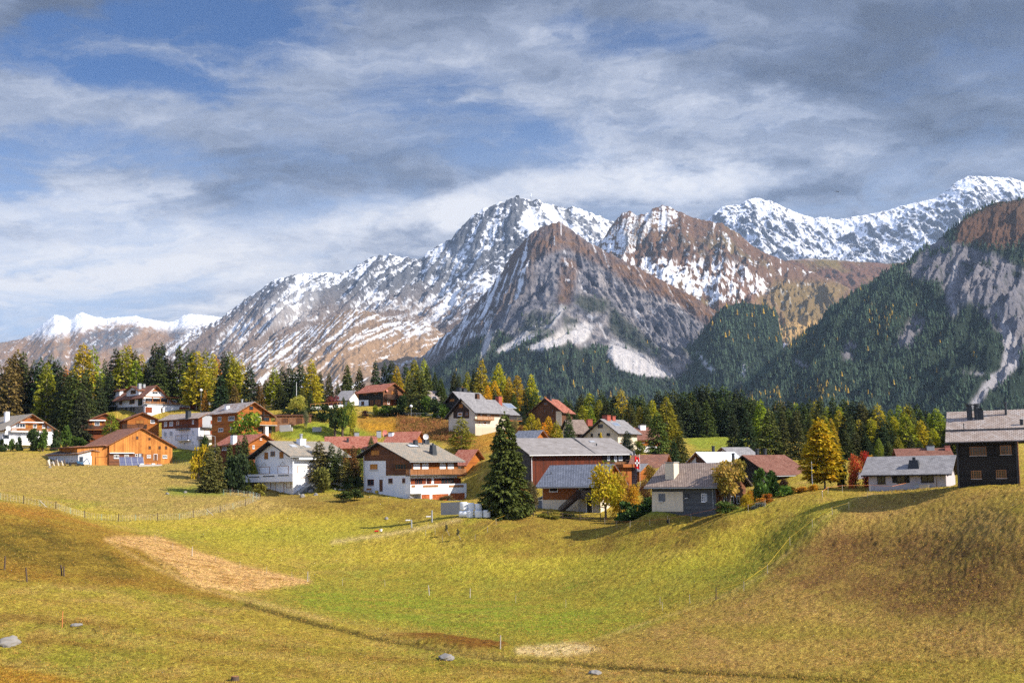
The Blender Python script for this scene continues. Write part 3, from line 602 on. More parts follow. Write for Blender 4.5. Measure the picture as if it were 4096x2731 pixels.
# ---------------------------------------------------------------- materials of the village
M = {}
def uvn(n): return n.n('ShaderNodeUVMap').outputs[0]
def m_plain(name, col, rough=0.7, var=0.15, scale=1.5, spec=0.25, metal=0.0, bump=0.0):
    m, n = new_mat(name); tc_ = n.n('ShaderNodeTexCoord').outputs['Object']
    f = n.noise(tc_, scale, 5, 0.6); f2 = n.noise(tc_, scale*9, 3, 0.6)
    v = n.vm('SCALE', n.n('ShaderNodeRGB').outputs[0]); v.node.inputs[0].links[0].from_node.outputs[0].default_value = (*col, 1)
    n.put(v.node.inputs['Scale'], n.m('ADD', n.m('MULTIPLY', n.m('ADD', n.m('MULTIPLY', f, 0.7), n.m('MULTIPLY', f2, 0.3)), 2*var), 1-var))
    out(n, v, rough, f2 if bump else None, bump or 0.01, 1.0, spec, metal); M[name] = m
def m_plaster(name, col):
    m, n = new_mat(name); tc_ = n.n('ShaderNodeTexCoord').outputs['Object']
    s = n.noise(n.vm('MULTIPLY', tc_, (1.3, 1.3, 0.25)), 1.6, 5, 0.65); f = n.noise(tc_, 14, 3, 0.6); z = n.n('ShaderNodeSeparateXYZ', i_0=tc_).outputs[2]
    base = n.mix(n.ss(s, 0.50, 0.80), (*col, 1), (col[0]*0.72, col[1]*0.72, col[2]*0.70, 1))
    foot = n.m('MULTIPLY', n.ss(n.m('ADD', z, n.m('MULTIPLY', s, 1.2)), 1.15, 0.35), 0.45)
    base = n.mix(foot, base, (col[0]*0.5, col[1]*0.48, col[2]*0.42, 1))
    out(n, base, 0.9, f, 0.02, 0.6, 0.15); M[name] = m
def m_timber(name, c1, c2, pw=0.18, vert=False, gap=0.08):
    m, n = new_mat(name); uv = n.n('ShaderNodeSeparateXYZ', i_0=uvn(n)); u, v = uv.outputs[0], uv.outputs[1]
    if vert: u, v = v, u
    k = n.m('DIVIDE', v, pw); fl = n.m('FLOOR', k); fr = n.m('FRACT', k)
    wn = n.n('ShaderNodeTexWhiteNoise', noise_dimensions='1D'); n.put(wn.inputs['W'], fl)
    vec = n.n('ShaderNodeCombineXYZ', i_0=n.m('MULTIPLY', u, 0.9), i_1=n.m('MULTIPLY', v, 7.0), i_2=n.m('MULTIPLY', wn.outputs[0], 9.0)).outputs[0]
    g = n.noise(vec, 1.6, 6, 0.65); big = n.noise(uvn(n), 0.35, 4, 0.6)
    t = n.m('ADD', n.m('ADD', n.m('MULTIPLY', wn.outputs[0], 0.35), n.m('MULTIPLY', g, 0.9)), n.m('ADD', n.m('MULTIPLY', big, 0.8), -0.62), clamp=True)
    col = n.mix(t, (*c1, 1), (*c2, 1))
    groove = n.m('MULTIPLY', n.ss(n.m('ABSOLUTE', n.m('SUBTRACT', fr, 0.5)), 0.5-gap, 0.5), 0.75)
    col = n.mix(groove, col, (c1[0]*0.25, c1[1]*0.25, c1[2]*0.25, 1))
    out(n, col, 0.75, n.m('SUBTRACT', g, groove), 0.03, 0.8, 0.2); M[name] = m
def m_roof(name, cs, bw=0.35, bh=0.30, mort=0.02, rough=0.8, bump=0.03, moss=0.0, spec=0.2, metal=0.0, mcol=0.35):
    m, n = new_mat(name); uv = uvn(n); b = n.n('ShaderNodeTexBrick'); n.put(b.inputs['Vector'], uv)
    b.inputs['Scale'].default_value = 1; b.inputs['Brick Width'].default_value = bw; b.inputs['Row Height'].default_value = bh; b.inputs['Mortar Size'].default_value = mort
    b.inputs['Color1'].default_value = (0, 0, 0, 1); b.inputs['Color2'].default_value = (1, 1, 1, 1); b.inputs['Mortar'].default_value = (0.5, 0.5, 0.5, 1); b.inputs['Mortar Smooth'].default_value = 0.3
    f = n.noise(uv, 0.5, 5, 0.65); f2 = n.noise(uv, 3.5, 4, 0.6)
    t = n.m('ADD', n.m('MULTIPLY', n.n('ShaderNodeSeparateColor', i_0=b.outputs[0]).outputs[0], 0.45), n.m('ADD', n.m('MULTIPLY', f, 1.1), n.m('ADD', n.m('MULTIPLY', f2, 0.9), -0.72)), clamp=True)
    stops = [(i/(len(cs)-1), c) for i, c in enumerate(cs)]
    col = n.ramp(t, stops); col = n.mix(n.m('MULTIPLY', b.outputs[1], 0.8), col, tuple(c*mcol for c in cs[0])+(1,))
    sv = n.n('ShaderNodeSeparateXYZ', i_0=uv).outputs[1]; lip = n.m('FRACT', n.m('DIVIDE', sv, bh))
    if moss: col = n.mix(n.m('MULTIPLY', n.ss(f2, 0.52, 0.68), moss), col, (0.16, 0.12, 0.04, 1))
    out(n, col, rough, n.m('SUBTRACT', n.m('MULTIPLY', lip, -0.8), b.outputs[1]), bump, 1.0, spec, metal); M[name] = m
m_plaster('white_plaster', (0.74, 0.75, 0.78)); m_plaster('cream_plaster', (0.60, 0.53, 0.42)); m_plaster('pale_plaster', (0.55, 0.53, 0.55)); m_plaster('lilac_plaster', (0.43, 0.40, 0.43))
m_timber('orange_planks', (0.20, 0.055, 0.010), (0.80, 0.37, 0.09), 0.30, True); m_timber('orange_logs', (0.14, 0.035, 0.008), (0.56, 0.20, 0.035), 0.26)
m_timber('red_logs', (0.085, 0.020, 0.008), (0.30, 0.085, 0.028), 0.22); m_timber('brown_logs', (0.050, 0.022, 0.014), (0.29, 0.12, 0.055), 0.24)
m_timber('dark_planks', (0.018, 0.012, 0.010), (0.080, 0.045, 0.032), 0.26, True); m_timber('red_planks', (0.022, 0.008, 0.006), (0.20, 0.040, 0.014), 0.24, True)
m_timber('black_logs', (0.006, 0.006, 0.006), (0.040, 0.034, 0.030), 0.30); m_timber('grey_logs', (0.040, 0.044, 0.052), (0.135, 0.145, 0.16), 0.22); m_timber('brown_planks', (0.05, 0.022, 0.012), (0.19, 0.085, 0.045), 0.22, True)
m_timber('shutter_wood', (0.20, 0.07, 0.014), (0.55, 0.25, 0.05), 0.16, True); m_timber('red_shutter', (0.10, 0.02, 0.008), (0.36, 0.08, 0.02), 0.14, True); m_timber('trim_wood', (0.16, 0.055, 0.014), (0.42, 0.17, 0.05), 0.2)
m_timber('dark_trim', (0.012, 0.009, 0.008), (0.055, 0.036, 0.028), 0.2); m_timber('weathered_rail', (0.17, 0.07, 0.028), (0.50, 0.25, 0.11), 0.13, True); m_timber('grey_planks', (0.022, 0.022, 0.024), (0.085, 0.085, 0.092), 0.22, True)
m_timber('rust_boards', (0.20, 0.062, 0.016), (0.31, 0.105, 0.028), 0.12, True, 0.05)
m_roof('slate_roof', [(0.13, 0.135, 0.13), (0.24, 0.235, 0.21), (0.34, 0.27, 0.20), (0.40, 0.40, 0.40)], 0.5, 0.28, 0.02, moss=0.25)
m_roof('mossy_slate', [(0.13, 0.12, 0.12), (0.27, 0.19, 0.15), (0.36, 0.35, 0.36), (0.50, 0.50, 0.50)], 0.7, 0.45, 0.03, bump=0.06, moss=0.4)
m_roof('pink_slate', [(0.21, 0.18, 0.18), (0.33, 0.26, 0.22), (0.42, 0.36, 0.33), (0.46, 0.44, 0.44)], 0.42, 0.26, 0.03, bump=0.05, moss=0.3)
m_roof('red_tile', [(0.20, 0.055, 0.035), (0.33, 0.10, 0.065), (0.46, 0.19, 0.13), (0.40, 0.22, 0.18)], 0.25, 0.34, 0.03, bump=0.05)
m_roof('brown_tile', [(0.115, 0.045, 0.032), (0.20, 0.085, 0.060), (0.28, 0.13, 0.095), (0.32, 0.20, 0.16)], 0.24, 0.33, 0.03, bump=0.05, moss=0.2)
m_roof('barn_tile', [(0.13, 0.062, 0.05), (0.22, 0.11, 0.085), (0.30, 0.13, 0.08), (0.38, 0.27, 0.23)], 0.5, 0.33, 0.03, bump=0.05, moss=0.3)
m_roof('beige_tile', [(0.16, 0.12, 0.10), (0.29, 0.22, 0.19), (0.38, 0.29, 0.24), (0.50, 0.43, 0.38)], 0.30, 0.36, 0.05, bump=0.10, moss=0.3)
m_roof('blue_tile', [(0.10, 0.115, 0.155), (0.17, 0.19, 0.245), (0.22, 0.245, 0.31), (0.34, 0.37, 0.44)], 0.34, 0.38, 0.06, bump=0.10, rough=0.55, mcol=0.25)
m_roof('grey_shingle', [(0.14, 0.135, 0.14), (0.20, 0.195, 0.205), (0.26, 0.255, 0.265), (0.32, 0.31, 0.32)], 0.5, 0.30, 0.015, moss=0.1)
m_roof('grey_panel', [(0.15, 0.135, 0.125), (0.20, 0.185, 0.18), (0.245, 0.23, 0.23), (0.29, 0.27, 0.26)], 0.95, 0.8, 0.03, moss=0.15, mcol=2.2)
m_roof('bright_panel', [(0.40, 0.45, 0.52), (0.50, 0.55, 0.62), (0.58, 0.62, 0.68), (0.62, 0.66, 0.72)], 1.6, 1.0, 0.02, rough=0.4, spec=0.5)
m_roof('shingle_wall', [(0.40, 0.41, 0.44), (0.50, 0.51, 0.54), (0.56, 0.57, 0.60), (0.60, 0.60, 0.63)], 0.4, 0.35, 0.02)
m_roof('rubble_stone', [(0.12, 0.11, 0.09), (0.22, 0.20, 0.17), (0.30, 0.28, 0.24), (0.36, 0.35, 0.33)], 0.6, 0.25, 0.05, bump=0.05)
m_roof('firewood', [(0.16, 0.07, 0.035), (0.30, 0.14, 0.07), (0.42, 0.22, 0.12), (0.50, 0.30, 0.19)], 0.20, 0.16, 0.03, bump=0.08)
m_roof('chequer_door', [(0.16, 0.035, 0.012), (0.30, 0.07, 0.02), (0.42, 0.12, 0.04), (0.50, 0.17, 0.06)], 0.5, 0.5, 0.012)
m_roof('solar_cell', [(0.012, 0.020, 0.075), (0.018, 0.028, 0.10), (0.022, 0.035, 0.12), (0.03, 0.045, 0.14)], 0.8, 1.25, 0.02, rough=0.25, spec=0.6, mcol=6)
m_roof('roof_solar', [(0.10, 0.14, 0.20), (0.14, 0.18, 0.25), (0.18, 0.22, 0.30), (0.24, 0.29, 0.36)], 1.7, 0.9, 0.03, rough=0.3, spec=0.6, mcol=0.4)
for a_ in [('concrete', (0.36, 0.35, 0.34), .9), ('grey_metal', (0.30, 0.32, 0.34), .45), ('dark_metal', (0.035, 0.040, 0.048), .5), ('white_paint', (0.78, 0.79, 0.82), .5), ('curtain', (0.34, 0.36, 0.40), .9),
           ('red_brick', (0.30, 0.075, 0.05), .8), ('red_cloth', (0.62, 0.02, 0.02), .8), ('white_cloth', (0.80, 0.80, 0.80), .8), ('blue_paint', (0.05, 0.13, 0.24), .4), ('yellow_plastic', (0.65, 0.45, 0.03), .5), ('green_cloth', (0.03, 0.25, 0.13), .8),
           ('bale_film', (0.72, 0.75, 0.78), .35), ('boulder', (0.22, 0.21, 0.20), .9), ('post_wood', (0.085, 0.060, 0.045), .9), ('pale_post', (0.42, 0.38, 0.33), .9), ('mesh_wire', (0.55, 0.52, 0.46), .7), ('tape', (0.62, 0.42, 0.05), .6), ('orange_tape', (0.62, 0.22, 0.08), .6),
           ('grey_door', (0.13, 0.145, 0.17), .6), ('rubber', (0.02, 0.02, 0.02), .8), ('steel_dish', (0.62, 0.63, 0.65), .4), ('pink_paint', (0.45, 0.16, 0.12), .5), ('gravel', (0.38, 0.36, 0.33), .95), ('turquoise', (0.05, 0.35, 0.35), .5), ('teal_post', (0.25, 0.40, 0.33), .6)]:
    m_plain(a_[0], a_[1], a_[2], bump=0.03 if a_[0] in ('boulder', 'concrete') else 0)
m_, n_ = new_mat('window_glass'); out(n_, (0.02, 0.025, 0.032, 1), 0.08, spec=0.6); M['window_glass'] = m_

# ---------------------------------------------------------------- mesh builder
class MB:
    def __init__(s): s.V = []; s.F = []; s.MI = []
    def poly(s, vs, fs, mi=0):
        o = len(s.V); s.V += [tuple(map(float, v)) for v in vs]; s.F += [tuple(o+i for i in f) for f in fs]; s.MI += [mi]*len(fs); return s
    def box(s, x0, x1, y0, y1, z0, z1, mi=0):
        if x0 > x1: x0, x1 = x1, x0
        if y0 > y1: y0, y1 = y1, y0
        if z0 > z1: z0, z1 = z1, z0
        return s.poly([(x0,y0,z0),(x1,y0,z0),(x1,y1,z0),(x0,y1,z0),(x0,y0,z1),(x1,y0,z1),(x1,y1,z1),(x0,y1,z1)],
                      [(0,3,2,1),(4,5,6,7),(0,1,5,4),(1,2,6,5),(2,3,7,6),(3,0,4,7)], mi)
    def prism(s, ring, d, mi=0):     # ring extruded by vector d
        n = len(ring); a = [Vector(p) for p in ring]; b = [p+Vector(d) for p in a]
        nrm = sum(((a[i]-a[0]).cross(a[(i+1) % n]-a[0]) for i in range(1, n)), Vector())
        if nrm.dot(Vector(d)) > 0: a, b = b, a
        return s.poly(a+b, [tuple(range(n)), tuple(range(2*n-1, n-1, -1))]+[(i, n+i, n+(i+1) % n, (i+1) % n) for i in range(n)], mi)
    def tube(s, p, q, r0, r1=None, n=8, mi=0, caps=True):
        r1 = r0 if r1 is None else r1; p, q = Vector(p), Vector(q); d = (q-p).normalized(); u = d.orthogonal().normalized(); v = d.cross(u)
        R = [p+(u*math.cos(2*math.pi*i/n)+v*math.sin(2*math.pi*i/n))*r0 for i in range(n)]+[q+(u*math.cos(2*math.pi*i/n)+v*math.sin(2*math.pi*i/n))*r1 for i in range(n)]
        f = [(i, (i+1) % n, n+(i+1) % n, n+i) for i in range(n)]
        if caps: f += [tuple(range(n-1, -1, -1)), tuple(range(n, 2*n))]
        return s.poly(R, f, mi)
    def mesh(s, name, mats, smooth=False):
        me = bpy.data.meshes.new(name); me.from_pydata(s.V, [], s.F)
        for m in mats: me.materials.append(M[m] if isinstance(m, str) else m)
        for p, i in zip(me.polygons, s.MI): p.material_index = i; p.use_smooth = smooth
        uv = me.uv_layers.new(name='UVMap')
        for p in me.polygons:
            n = p.normal
            if abs(n.z) > 0.97: t, b = Vector((1, 0, 0)), Vector((0, 1, 0))
            else: t = Vector((-n.y, n.x, 0)).normalized(); b = n.cross(t)
            for li in p.loop_indices:
                c = me.vertices[me.loops[li].vertex_index].co; uv.data[li].uv = (c.dot(t), c.dot(b))
        return me
    def obj(s, name, mats, parent=None, smooth=False, **kw):
        if isinstance(mats, str): mats = [mats]
        return link(name, s.mesh(name, mats, smooth), parent, **kw)

def ZF(x0, y0, k): return lambda x, y: (x0+x*k, y0+y*k)
k8 = 0.3826
z1 = ZF(0, 1300, k8); z2 = ZF(700, 1300, k8); z3 = ZF(1300, 1400, k8); z4 = ZF(1700, 1400, k8); z5 = ZF(2050, 1600, 0.338); z6 = ZF(2500, 1600, k8); z7 = ZF(3296, 1500, k8); z8 = ZF(900, 1650, 0.287); zz = ZF(0, 0, 1)

class House:
    """A building seen at the corner between its facades: face A runs right from the near corner, face B runs back from it, face R closes the right end."""
    def __init__(s, name, label, fr, corner, yaw, A, B=None, D=None, H=None, W=None, cat='house', **props):
        s.fr = fr; px, py = fr(corner[0], corner[1]); Y = corner[2]
        s.O = Vector(W3(px, py, Y)); th = math.radians(yaw); s.yaw = th
        s.a = Vector((math.cos(th), math.sin(th), 0)); s.b = Vector((-math.sin(th), math.cos(th), 0))
        s.root = empty(name, s.O, th, label=label, category=cat, **props)
        s.W = 0; s.W = W if W else s.f('A', A, corner[1])[0]; s.D = D if D else s.f('B', B, corner[1])[0]; s.H = H
    def f(s, face, x, y, o=0.0):        # picture position -> (s, z) on a face pushed out by o
        px, py = s.fr(x, y); _u, _v = ray(px, py); d = Vector((float(_u), 1, float(_v)))
        if face == 'A': n, p = -s.b, s.O-s.b*o
        elif face == 'B': n, p = -s.a, s.O-s.a*o
        else: n, p = s.a, s.O+s.a*(s.W+o)
        t = p.dot(n)/d.dot(n); q = d*t-s.O
        return (q.dot(s.a) if face == 'A' else q.dot(s.b)), q.z
    def L(s, face, u, z, o=0.0):
        return (u, -o, z) if face == 'A' else (-o, u, z) if face == 'B' else (s.W+o, u, z)
    def fb(s, mb, face, u0, u1, z0, z1, o0, o1, mi=0):
        a = s.L(face, u0, z0, o0); b = s.L(face, u1, z1, o1); return mb.box(a[0], b[0], a[1], b[1], a[2], b[2], mi)
    def hz(s, x, y, face='A', o=0.0): return s.f(face, x, y, o)[1]
    def block(s, wall, roof, x0, x1, y0, y1, zb, ze, ridge='x', rise=2.0, rpos=0.5, oe=0.8, og=0.8, th=0.16, eaves='trim_wood', ze2=None, part='wall', rg=None):
        mb = MB(); ze2_ = ze2
        if ridge == 'x':     # ridge runs along local x, gables at x0 and x1
            r = y0+(y1-y0)*rpos; zr = ze+rise; z2_ = (zr-(rise/max(r-y0, .01))*(y1-r)) if ze2 is None else ze2
            ring = [(x0, y0, zb), (x0, y1, zb), (x0, y1, z2_), (x0, r, zr), (x0, y0, ze)]; mb.prism(ring, (x1-x0, 0, 0))
        elif ridge == 'y':
            r = x0+(x1-x0)*rpos; zr = ze+rise; z2_ = (zr-(rise/max(r-x0, .01))*(x1-r)) if ze2 is None else ze2
            ring = [(x0, y0, zb), (x1, y0, zb), (x1, y0, z2_), (r, y0, zr), (x0, y0, ze)]; mb.prism(ring, (0, y1-y0, 0))
        else:
            mb.box(x0, x1, y0, y1, zb, ze)
        wl = mb.obj(part, wall, s.root) if wall else None
        rf = None
        if roof and ridge in 'xy':
            e1 = MB(); e2 = MB(); lo, hi = (y0, y1) if ridge == 'x' else (x0, x1)
            s1 = rise/max(r-lo, .01); s2 = (zr-z2_)/max(hi-r, .01); ga, gb = (x0-og, x1+og) if ridge == 'x' else (y0-og, y1+og)
            def slab(mb_, t0, t1, ins):
                for (c0, zz0, c1, zz1) in ((lo-oe+ins, ze-s1*(oe-ins), r, zr), (r, zr, hi+oe-ins, z2_-s2*(oe-ins))):
                    if ridge == 'x': q = [(ga+ins, c0, zz0+t0), (ga+ins, c1, zz1+t0), (ga+ins, c1, zz1+t1), (ga+ins, c0, zz0+t1)]; mb_.prism(q, (gb-ga-2*ins, 0, 0))
                    else: q = [(c0, ga+ins, zz0+t0), (c1, ga+ins, zz1+t0), (c1, ga+ins, zz1+t1), (c0, ga+ins, zz0+t1)]; mb_.prism(q, (0, gb-ga-2*ins, 0))
            slab(e2, 0.012, 0.012+th, 0.07); slab(e1, 0.016+th, 0.10+th, 0.0)
            rf = e1.obj('roof', roof, s.root)
            if rg:                       # gutter along the front eave
                g = MB(); zz_ = ze-s1*oe+th*0.5
                if ridge == 'x': g.tube((ga, lo-oe-0.07, zz_), (gb, lo-oe-0.07, zz_), 0.075)
                else: g.tube((lo-oe-0.07, ga, zz_), (lo-oe-0.07, gb, zz_), 0.075)
                g.obj('gutter', rg, s.root)
            s.rz = lambda x, y: (min(ze+s1*((y if ridge == 'x' else x)-lo), zr-s2*((y if ridge == 'x' else x)-r)))+0.10+th
            s.s1 = s1
            # rafters ends under the eaves
            if eaves and oe > 0.3:
                ra = e2; c = ga+0.4
                while c < gb-0.2:
                    for (c0, zz0, c1, zz1) in ((lo-oe+0.12, ze-s1*(oe-0.12), lo, ze), (hi, z2_, hi+oe-0.12, z2_-s2*(oe-0.12))):
                        if ridge == 'x': ra.prism([(c, c0, zz0-0.15), (c, c1, zz1-0.15), (c, c1, zz1+0.005), (c, c0, zz0+0.005)], (0.12, 0, 0))
                        else: ra.prism([(c0, c, zz0-0.15), (c1, c, zz1-0.15), (c1, c, zz1+0.005), (c0, c, zz0+0.005)], (0, 0.12, 0))
                    c += 0.9
            e2.obj('eaves', eaves, s.root)
        s.roof = rf; return wl
    def panel(s, face, pts, mat, t=0.05, name='cladding', o=0.0, loc=False):
        P = [(p if loc else s.f(face, *p)) for p in pts]; mb = MB()
        ring = [Vector(s.L(face, u, z, o)) for u, z in P]; d = Vector(s.L(face, 0, 0, t))-Vector(s.L(face, 0, 0, 0)); mb.prism(ring, d)
        return mb.obj(name, mat, s.root)
    def win(s, face, xa, ya, xb, yb, kind='g', fr='white_paint', sh='', shm='shutter_wood', bars=1, hb=0, ob=0.0, sill=True, pane='window_glass', slab=None):
        u0, zt = s.f(face, xa, ya, ob); u1, z0 = s.f(face, xb, yb, ob)
        if u0 > u1: u0, u1 = u1, u0
        z1_ = zt; wd = u1-u0; fw = min(0.09, wd*0.12); m = MB()
        s.fb(m, face, u0, u0+fw, z0, z1_, ob, ob+0.09); s.fb(m, face, u1-fw, u1, z0, z1_, ob, ob+0.09)
        s.fb(m, face, u0+fw, u1-fw, z0, z0+fw, ob, ob+0.088); s.fb(m, face, u0+fw, u1-fw, z1_-fw, z1_, ob, ob+0.088)
        if kind == 'g':
            for i in range(bars):
                c = u0+wd*(i+1)/(bars+1); s.fb(m, face, c-0.03, c+0.03, z0+fw, z1_-fw, ob, ob+0.075)
            for i in range(hb):
                c = z0+(z1_-z0)*(i+1)/(hb+1); s.fb(m, face, u0+fw, u1-fw, c-0.02, c+0.02, ob, ob+0.07)
        w_ = m.obj('window', fr, s.root)
        pm = {'g': pane, 's': shm, 'b': 'white_paint', 'c': 'curtain'}[kind]
        p = MB(); s.fb(p, face, u0+fw, u1-fw, z0+fw, z1_-fw, ob, ob+(0.03 if kind in 'gc' else 0.055))
        p.obj('pane' if kind in 'gc' else ('shutter' if kind == 's' else 'blind'), pm, w_)
        if kind == 's' and wd > 0.7:
            q = MB(); c = (u0+u1)/2; s.fb(q, face, c-0.02, c+0.02, z0+fw, z1_-fw, ob+.05, ob+0.065); q.obj('handle', 'dark_trim', w_)
        for c in sh:
            q = MB(); sw = wd*0.5
            if c == 'L': s.fb(q, face, u0-sw-0.02, u0-0.02, z0, z1_, ob, ob+0.07)
            else: s.fb(q, face, u1+0.02, u1+sw+0.02, z0, z1_, ob, ob+0.07)
            q.obj('shutter', shm, w_)
        if sill:
            q = MB(); s.fb(q, face, u0-0.06, u1+0.06, z0-0.07, z0-0.002, ob, ob+0.16); q.obj('sill', slab or fr, w_)
        return w_
    def door(s, face, xa, ya, xb, yb, mat, fr=None, name='door', ob=0.0, handle=True):
        u0, z1_ = s.f(face, xa, ya, ob); u1, z0 = s.f(face, xb, yb, ob)
        if u0 > u1: u0, u1 = u1, u0
        m = MB(); s.fb(m, face, u0, u1, z0, z1_, ob, ob+0.05); d = m.obj(name, mat, s.root)
        if fr:
            q = MB(); s.fb(q, face, u0-0.1, u0-.003, z0, z1_+0.1, ob, ob+0.10); s.fb(q, face, u1+.003, u1+0.1, z0, z1_+0.1, ob, ob+0.10); s.fb(q, face, u0-.003, u1+.003, z1_+.003, z1_+0.098, ob, ob+0.098); q.obj('frame', fr, d)
        if handle:
            q = MB(); s.fb(q, face, u1-0.18, u1-0.10, z0+1.0, z0+1.08, ob+.05, ob+0.11); q.obj('handle', 'dark_metal', d)
        return d
    def balcony(s, face, xa, xb, yt, yb, depth, mat, floor='concrete', style='slats', side=True, name='balcony', thick=0.18, post=None, z=None):
        if z: u0, u1, zt, z0 = z
        else:
            u0, zt = s.f(face, xa, yt, depth); u1, z0 = s.f(face, xb, yb, depth)
        if u0 > u1: u0, u1 = u1, u0
        m = MB(); s.fb(m, face, u0, u1, z0-thick, z0, -0.05, depth); bal = m.obj(name, floor, s.root)
        r = MB()
        if style == 'solid':
            s.fb(r, face, u0+.003, u1-.003, z0-thick+0.01, zt, depth-0.12, depth+0.01)
            if side: s.fb(r, face, u0+.002, u0+0.12, z0+.002, zt-0.002, 0, depth-0.121); s.fb(r, face, u1-0.12, u1-.002, z0+.002, zt-0.002, 0, depth-0.121)
        else:
            s.fb(r, face, u0, u1, zt-0.07, zt, depth-0.10, depth); s.fb(r, face, u0, u1, z0+0.08, z0+0.15, depth-0.07, depth-0.03)
            if side:
                for c in (u0, u1-0.08): s.fb(r, face, c, c+0.08, zt-0.07, zt-.002, 0, depth-0.101); s.fb(r, face, c, c+0.08, z0+0.08, z0+0.15, 0, depth-0.101)
            if style == 'slats':
                st_, sw = 0.21, 0.13
                c = u0+0.02
                while c < u1-0.1: s.fb(r, face, c, c+sw, z0+0.09, zt-0.071, depth-0.065, depth-0.035); c += st_
                if side:
                    c = 0.05
                    while c < depth-0.2:
                        for e in (u0, u1-0.03):
                            s.fb(r, face, e+.002, e+0.03, z0+0.16, zt-0.075, c, c+sw)
                        c += st_
            elif style == 'boards':
                for j in range(3):
                    zz_ = z0+0.18+j*(zt-z0-0.25)/3; hh = (zt-z0-0.25)/3*0.72
                    s.fb(r, face, u0+.003, u1-.003, zz_, zz_+hh, depth-0.065, depth-0.03)
            elif style == 'bars':
                for j in range(4):
                    zz_ = z0+0.2+j*(zt-z0-0.25)/4; s.fb(r, face, u0+.003, u1-.003, zz_, zz_+0.035, depth-0.07, depth-0.04)
            npost = max(2, int((u1-u0)/1.8)+1)
            for j in range(npost):
                c = u0+(u1-u0-0.09)*j/(npost-1); s.fb(r, face, c, c+0.09, z0-.01, zt-0.072, depth-0.105, depth-0.012)
        r.obj('railing', mat, bal); return bal
    def chimney(s, x, yt, w, back, mat, hgt=None, kind='box', cap='dark_metal', yb=None, d=None):
        u, zt = s.f('A', x, yt, -back); z0 = s.rz(u, back)-0.5 if hgt is None else zt-hgt; d = d or w
        if zt < z0+0.9: zt = z0+1.3
        m = MB()
        if kind == 'box':
            m.box(u-w/2, u+w/2, back-d/2, back+d/2, z0, zt-0.2); c = m.obj('chimney', mat, s.roof or s.root)
            q = MB(); q.box(u-w/2-.08, u+w/2+.08, back-d/2-.08, back+d/2+.08, zt-0.08, zt); q.box(u-w/2+.1, u+w/2-.1, back-d/2+.1, back+d/2-.1, zt-0.2, zt-0.081)
            if (s.roof is None): q.obj('chimney_cap', cap, c)
            else: q.obj('chimney_cap', cap, s.roof)
        elif kind == 'pipe':
            m.tube((u, back, z0), (u, back, zt-0.3), w/2); m.tube((u, back, zt-0.3), (u, back, zt-0.22), w/2*0.8); m.tube((u, back, zt-0.22), (u, back, zt), w/2*1.25); m.obj('chimney', mat, s.roof, smooth=False)
        elif kind == 'taper':
            hw, hd = w/2, d/2; V = [(u-hw, back-hd, z0), (u+hw, back-hd, z0), (u+hw, back+hd, z0), (u-hw, back+hd, z0)]+[(u+a*hw*.72, back+b*hd*.72, zt-.1) for a, b in ((-1, -1), (1, -1), (1, 1), (-1, 1))]
            m.poly(V, [(0,1,5,4),(1,2,6,5),(2,3,7,6),(3,0,4,7),(4,5,6,7)]); m.box(u-hw*.25, u+hw*.25, back-hd*.25, back+hd*.25, zt-.1, zt+.25); m.obj('chimney', mat, s.roof)
    def skylight(s, x, y, w, h, mat='window_glass', fr='grey_metal'):   # on the front slope (ridge along x) at a picture position
        # march the line of sight onto the slope y -> z
        for k in range(400):
            yy = -1+k*0.04; u, z = s.f('A', x, y, -yy)
            if z <= s.rz(u, yy): break
        m = MB(); sl = s.s1; n_ = Vector((0, -sl, 1)).normalized(); e = Vector((0, 1, sl)).normalized(); c = Vector((u, yy, s.rz(u, yy)))
        def slab(mb, w_, h_, t0, t1):
            q = [c+Vector((a*w_/2, 0, 0))+e*(b*h_/2)+n_*t0 for a, b in ((-1, -1), (1, -1), (1, 1), (-1, 1))]; mb.prism(q, n_*(t1-t0))
        slab(m, w, h, 0, 0.10); f_ = m.obj('skylight', fr, s.roof); q = MB(); slab(q, w*.8, h*.82, 0.10, 0.12); q.obj('skylight_glass', mat, s.roof)
    def thing_at(s, x, y, face='A', o=0): u, z = s.f(face, x, y, o); l = s.L(face, u, z, o); return s.O+s.a*l[0]+s.b*l[1]+Vector((0, 0, l[2]))
# ---------------------------------------------------------------- the village, house by house
def gable(h, face, ye, apex, og, th=0.26, xe=None):
    if xe is None: xe = h._cx
    ze = h.f(face, xe, ye)[1]; u, z = h.f(face, apex[0], apex[1], og); dim = h.W if face in 'A' else h.D
    return ze, max(z-th-ze, 0.8), min(max(u/dim, 0.3), 0.7)
DEP = 2.0
def HS(name, label, fr, corner, yaw, A=None, B=None, D=None, W=None, **kw):
    h = House(name, label, fr, corner, yaw, A, B, D, None, W, **kw); h._cx = corner[0]
    if globals().get('VERBOSE'): print("HOUSE", name, label[:40], "W %.1f D %.1f" % (h.W, h.D), "O", [round(v, 1) for v in h.O], "ground %.1f" % gz(h.O.x, h.O.y))
    return h

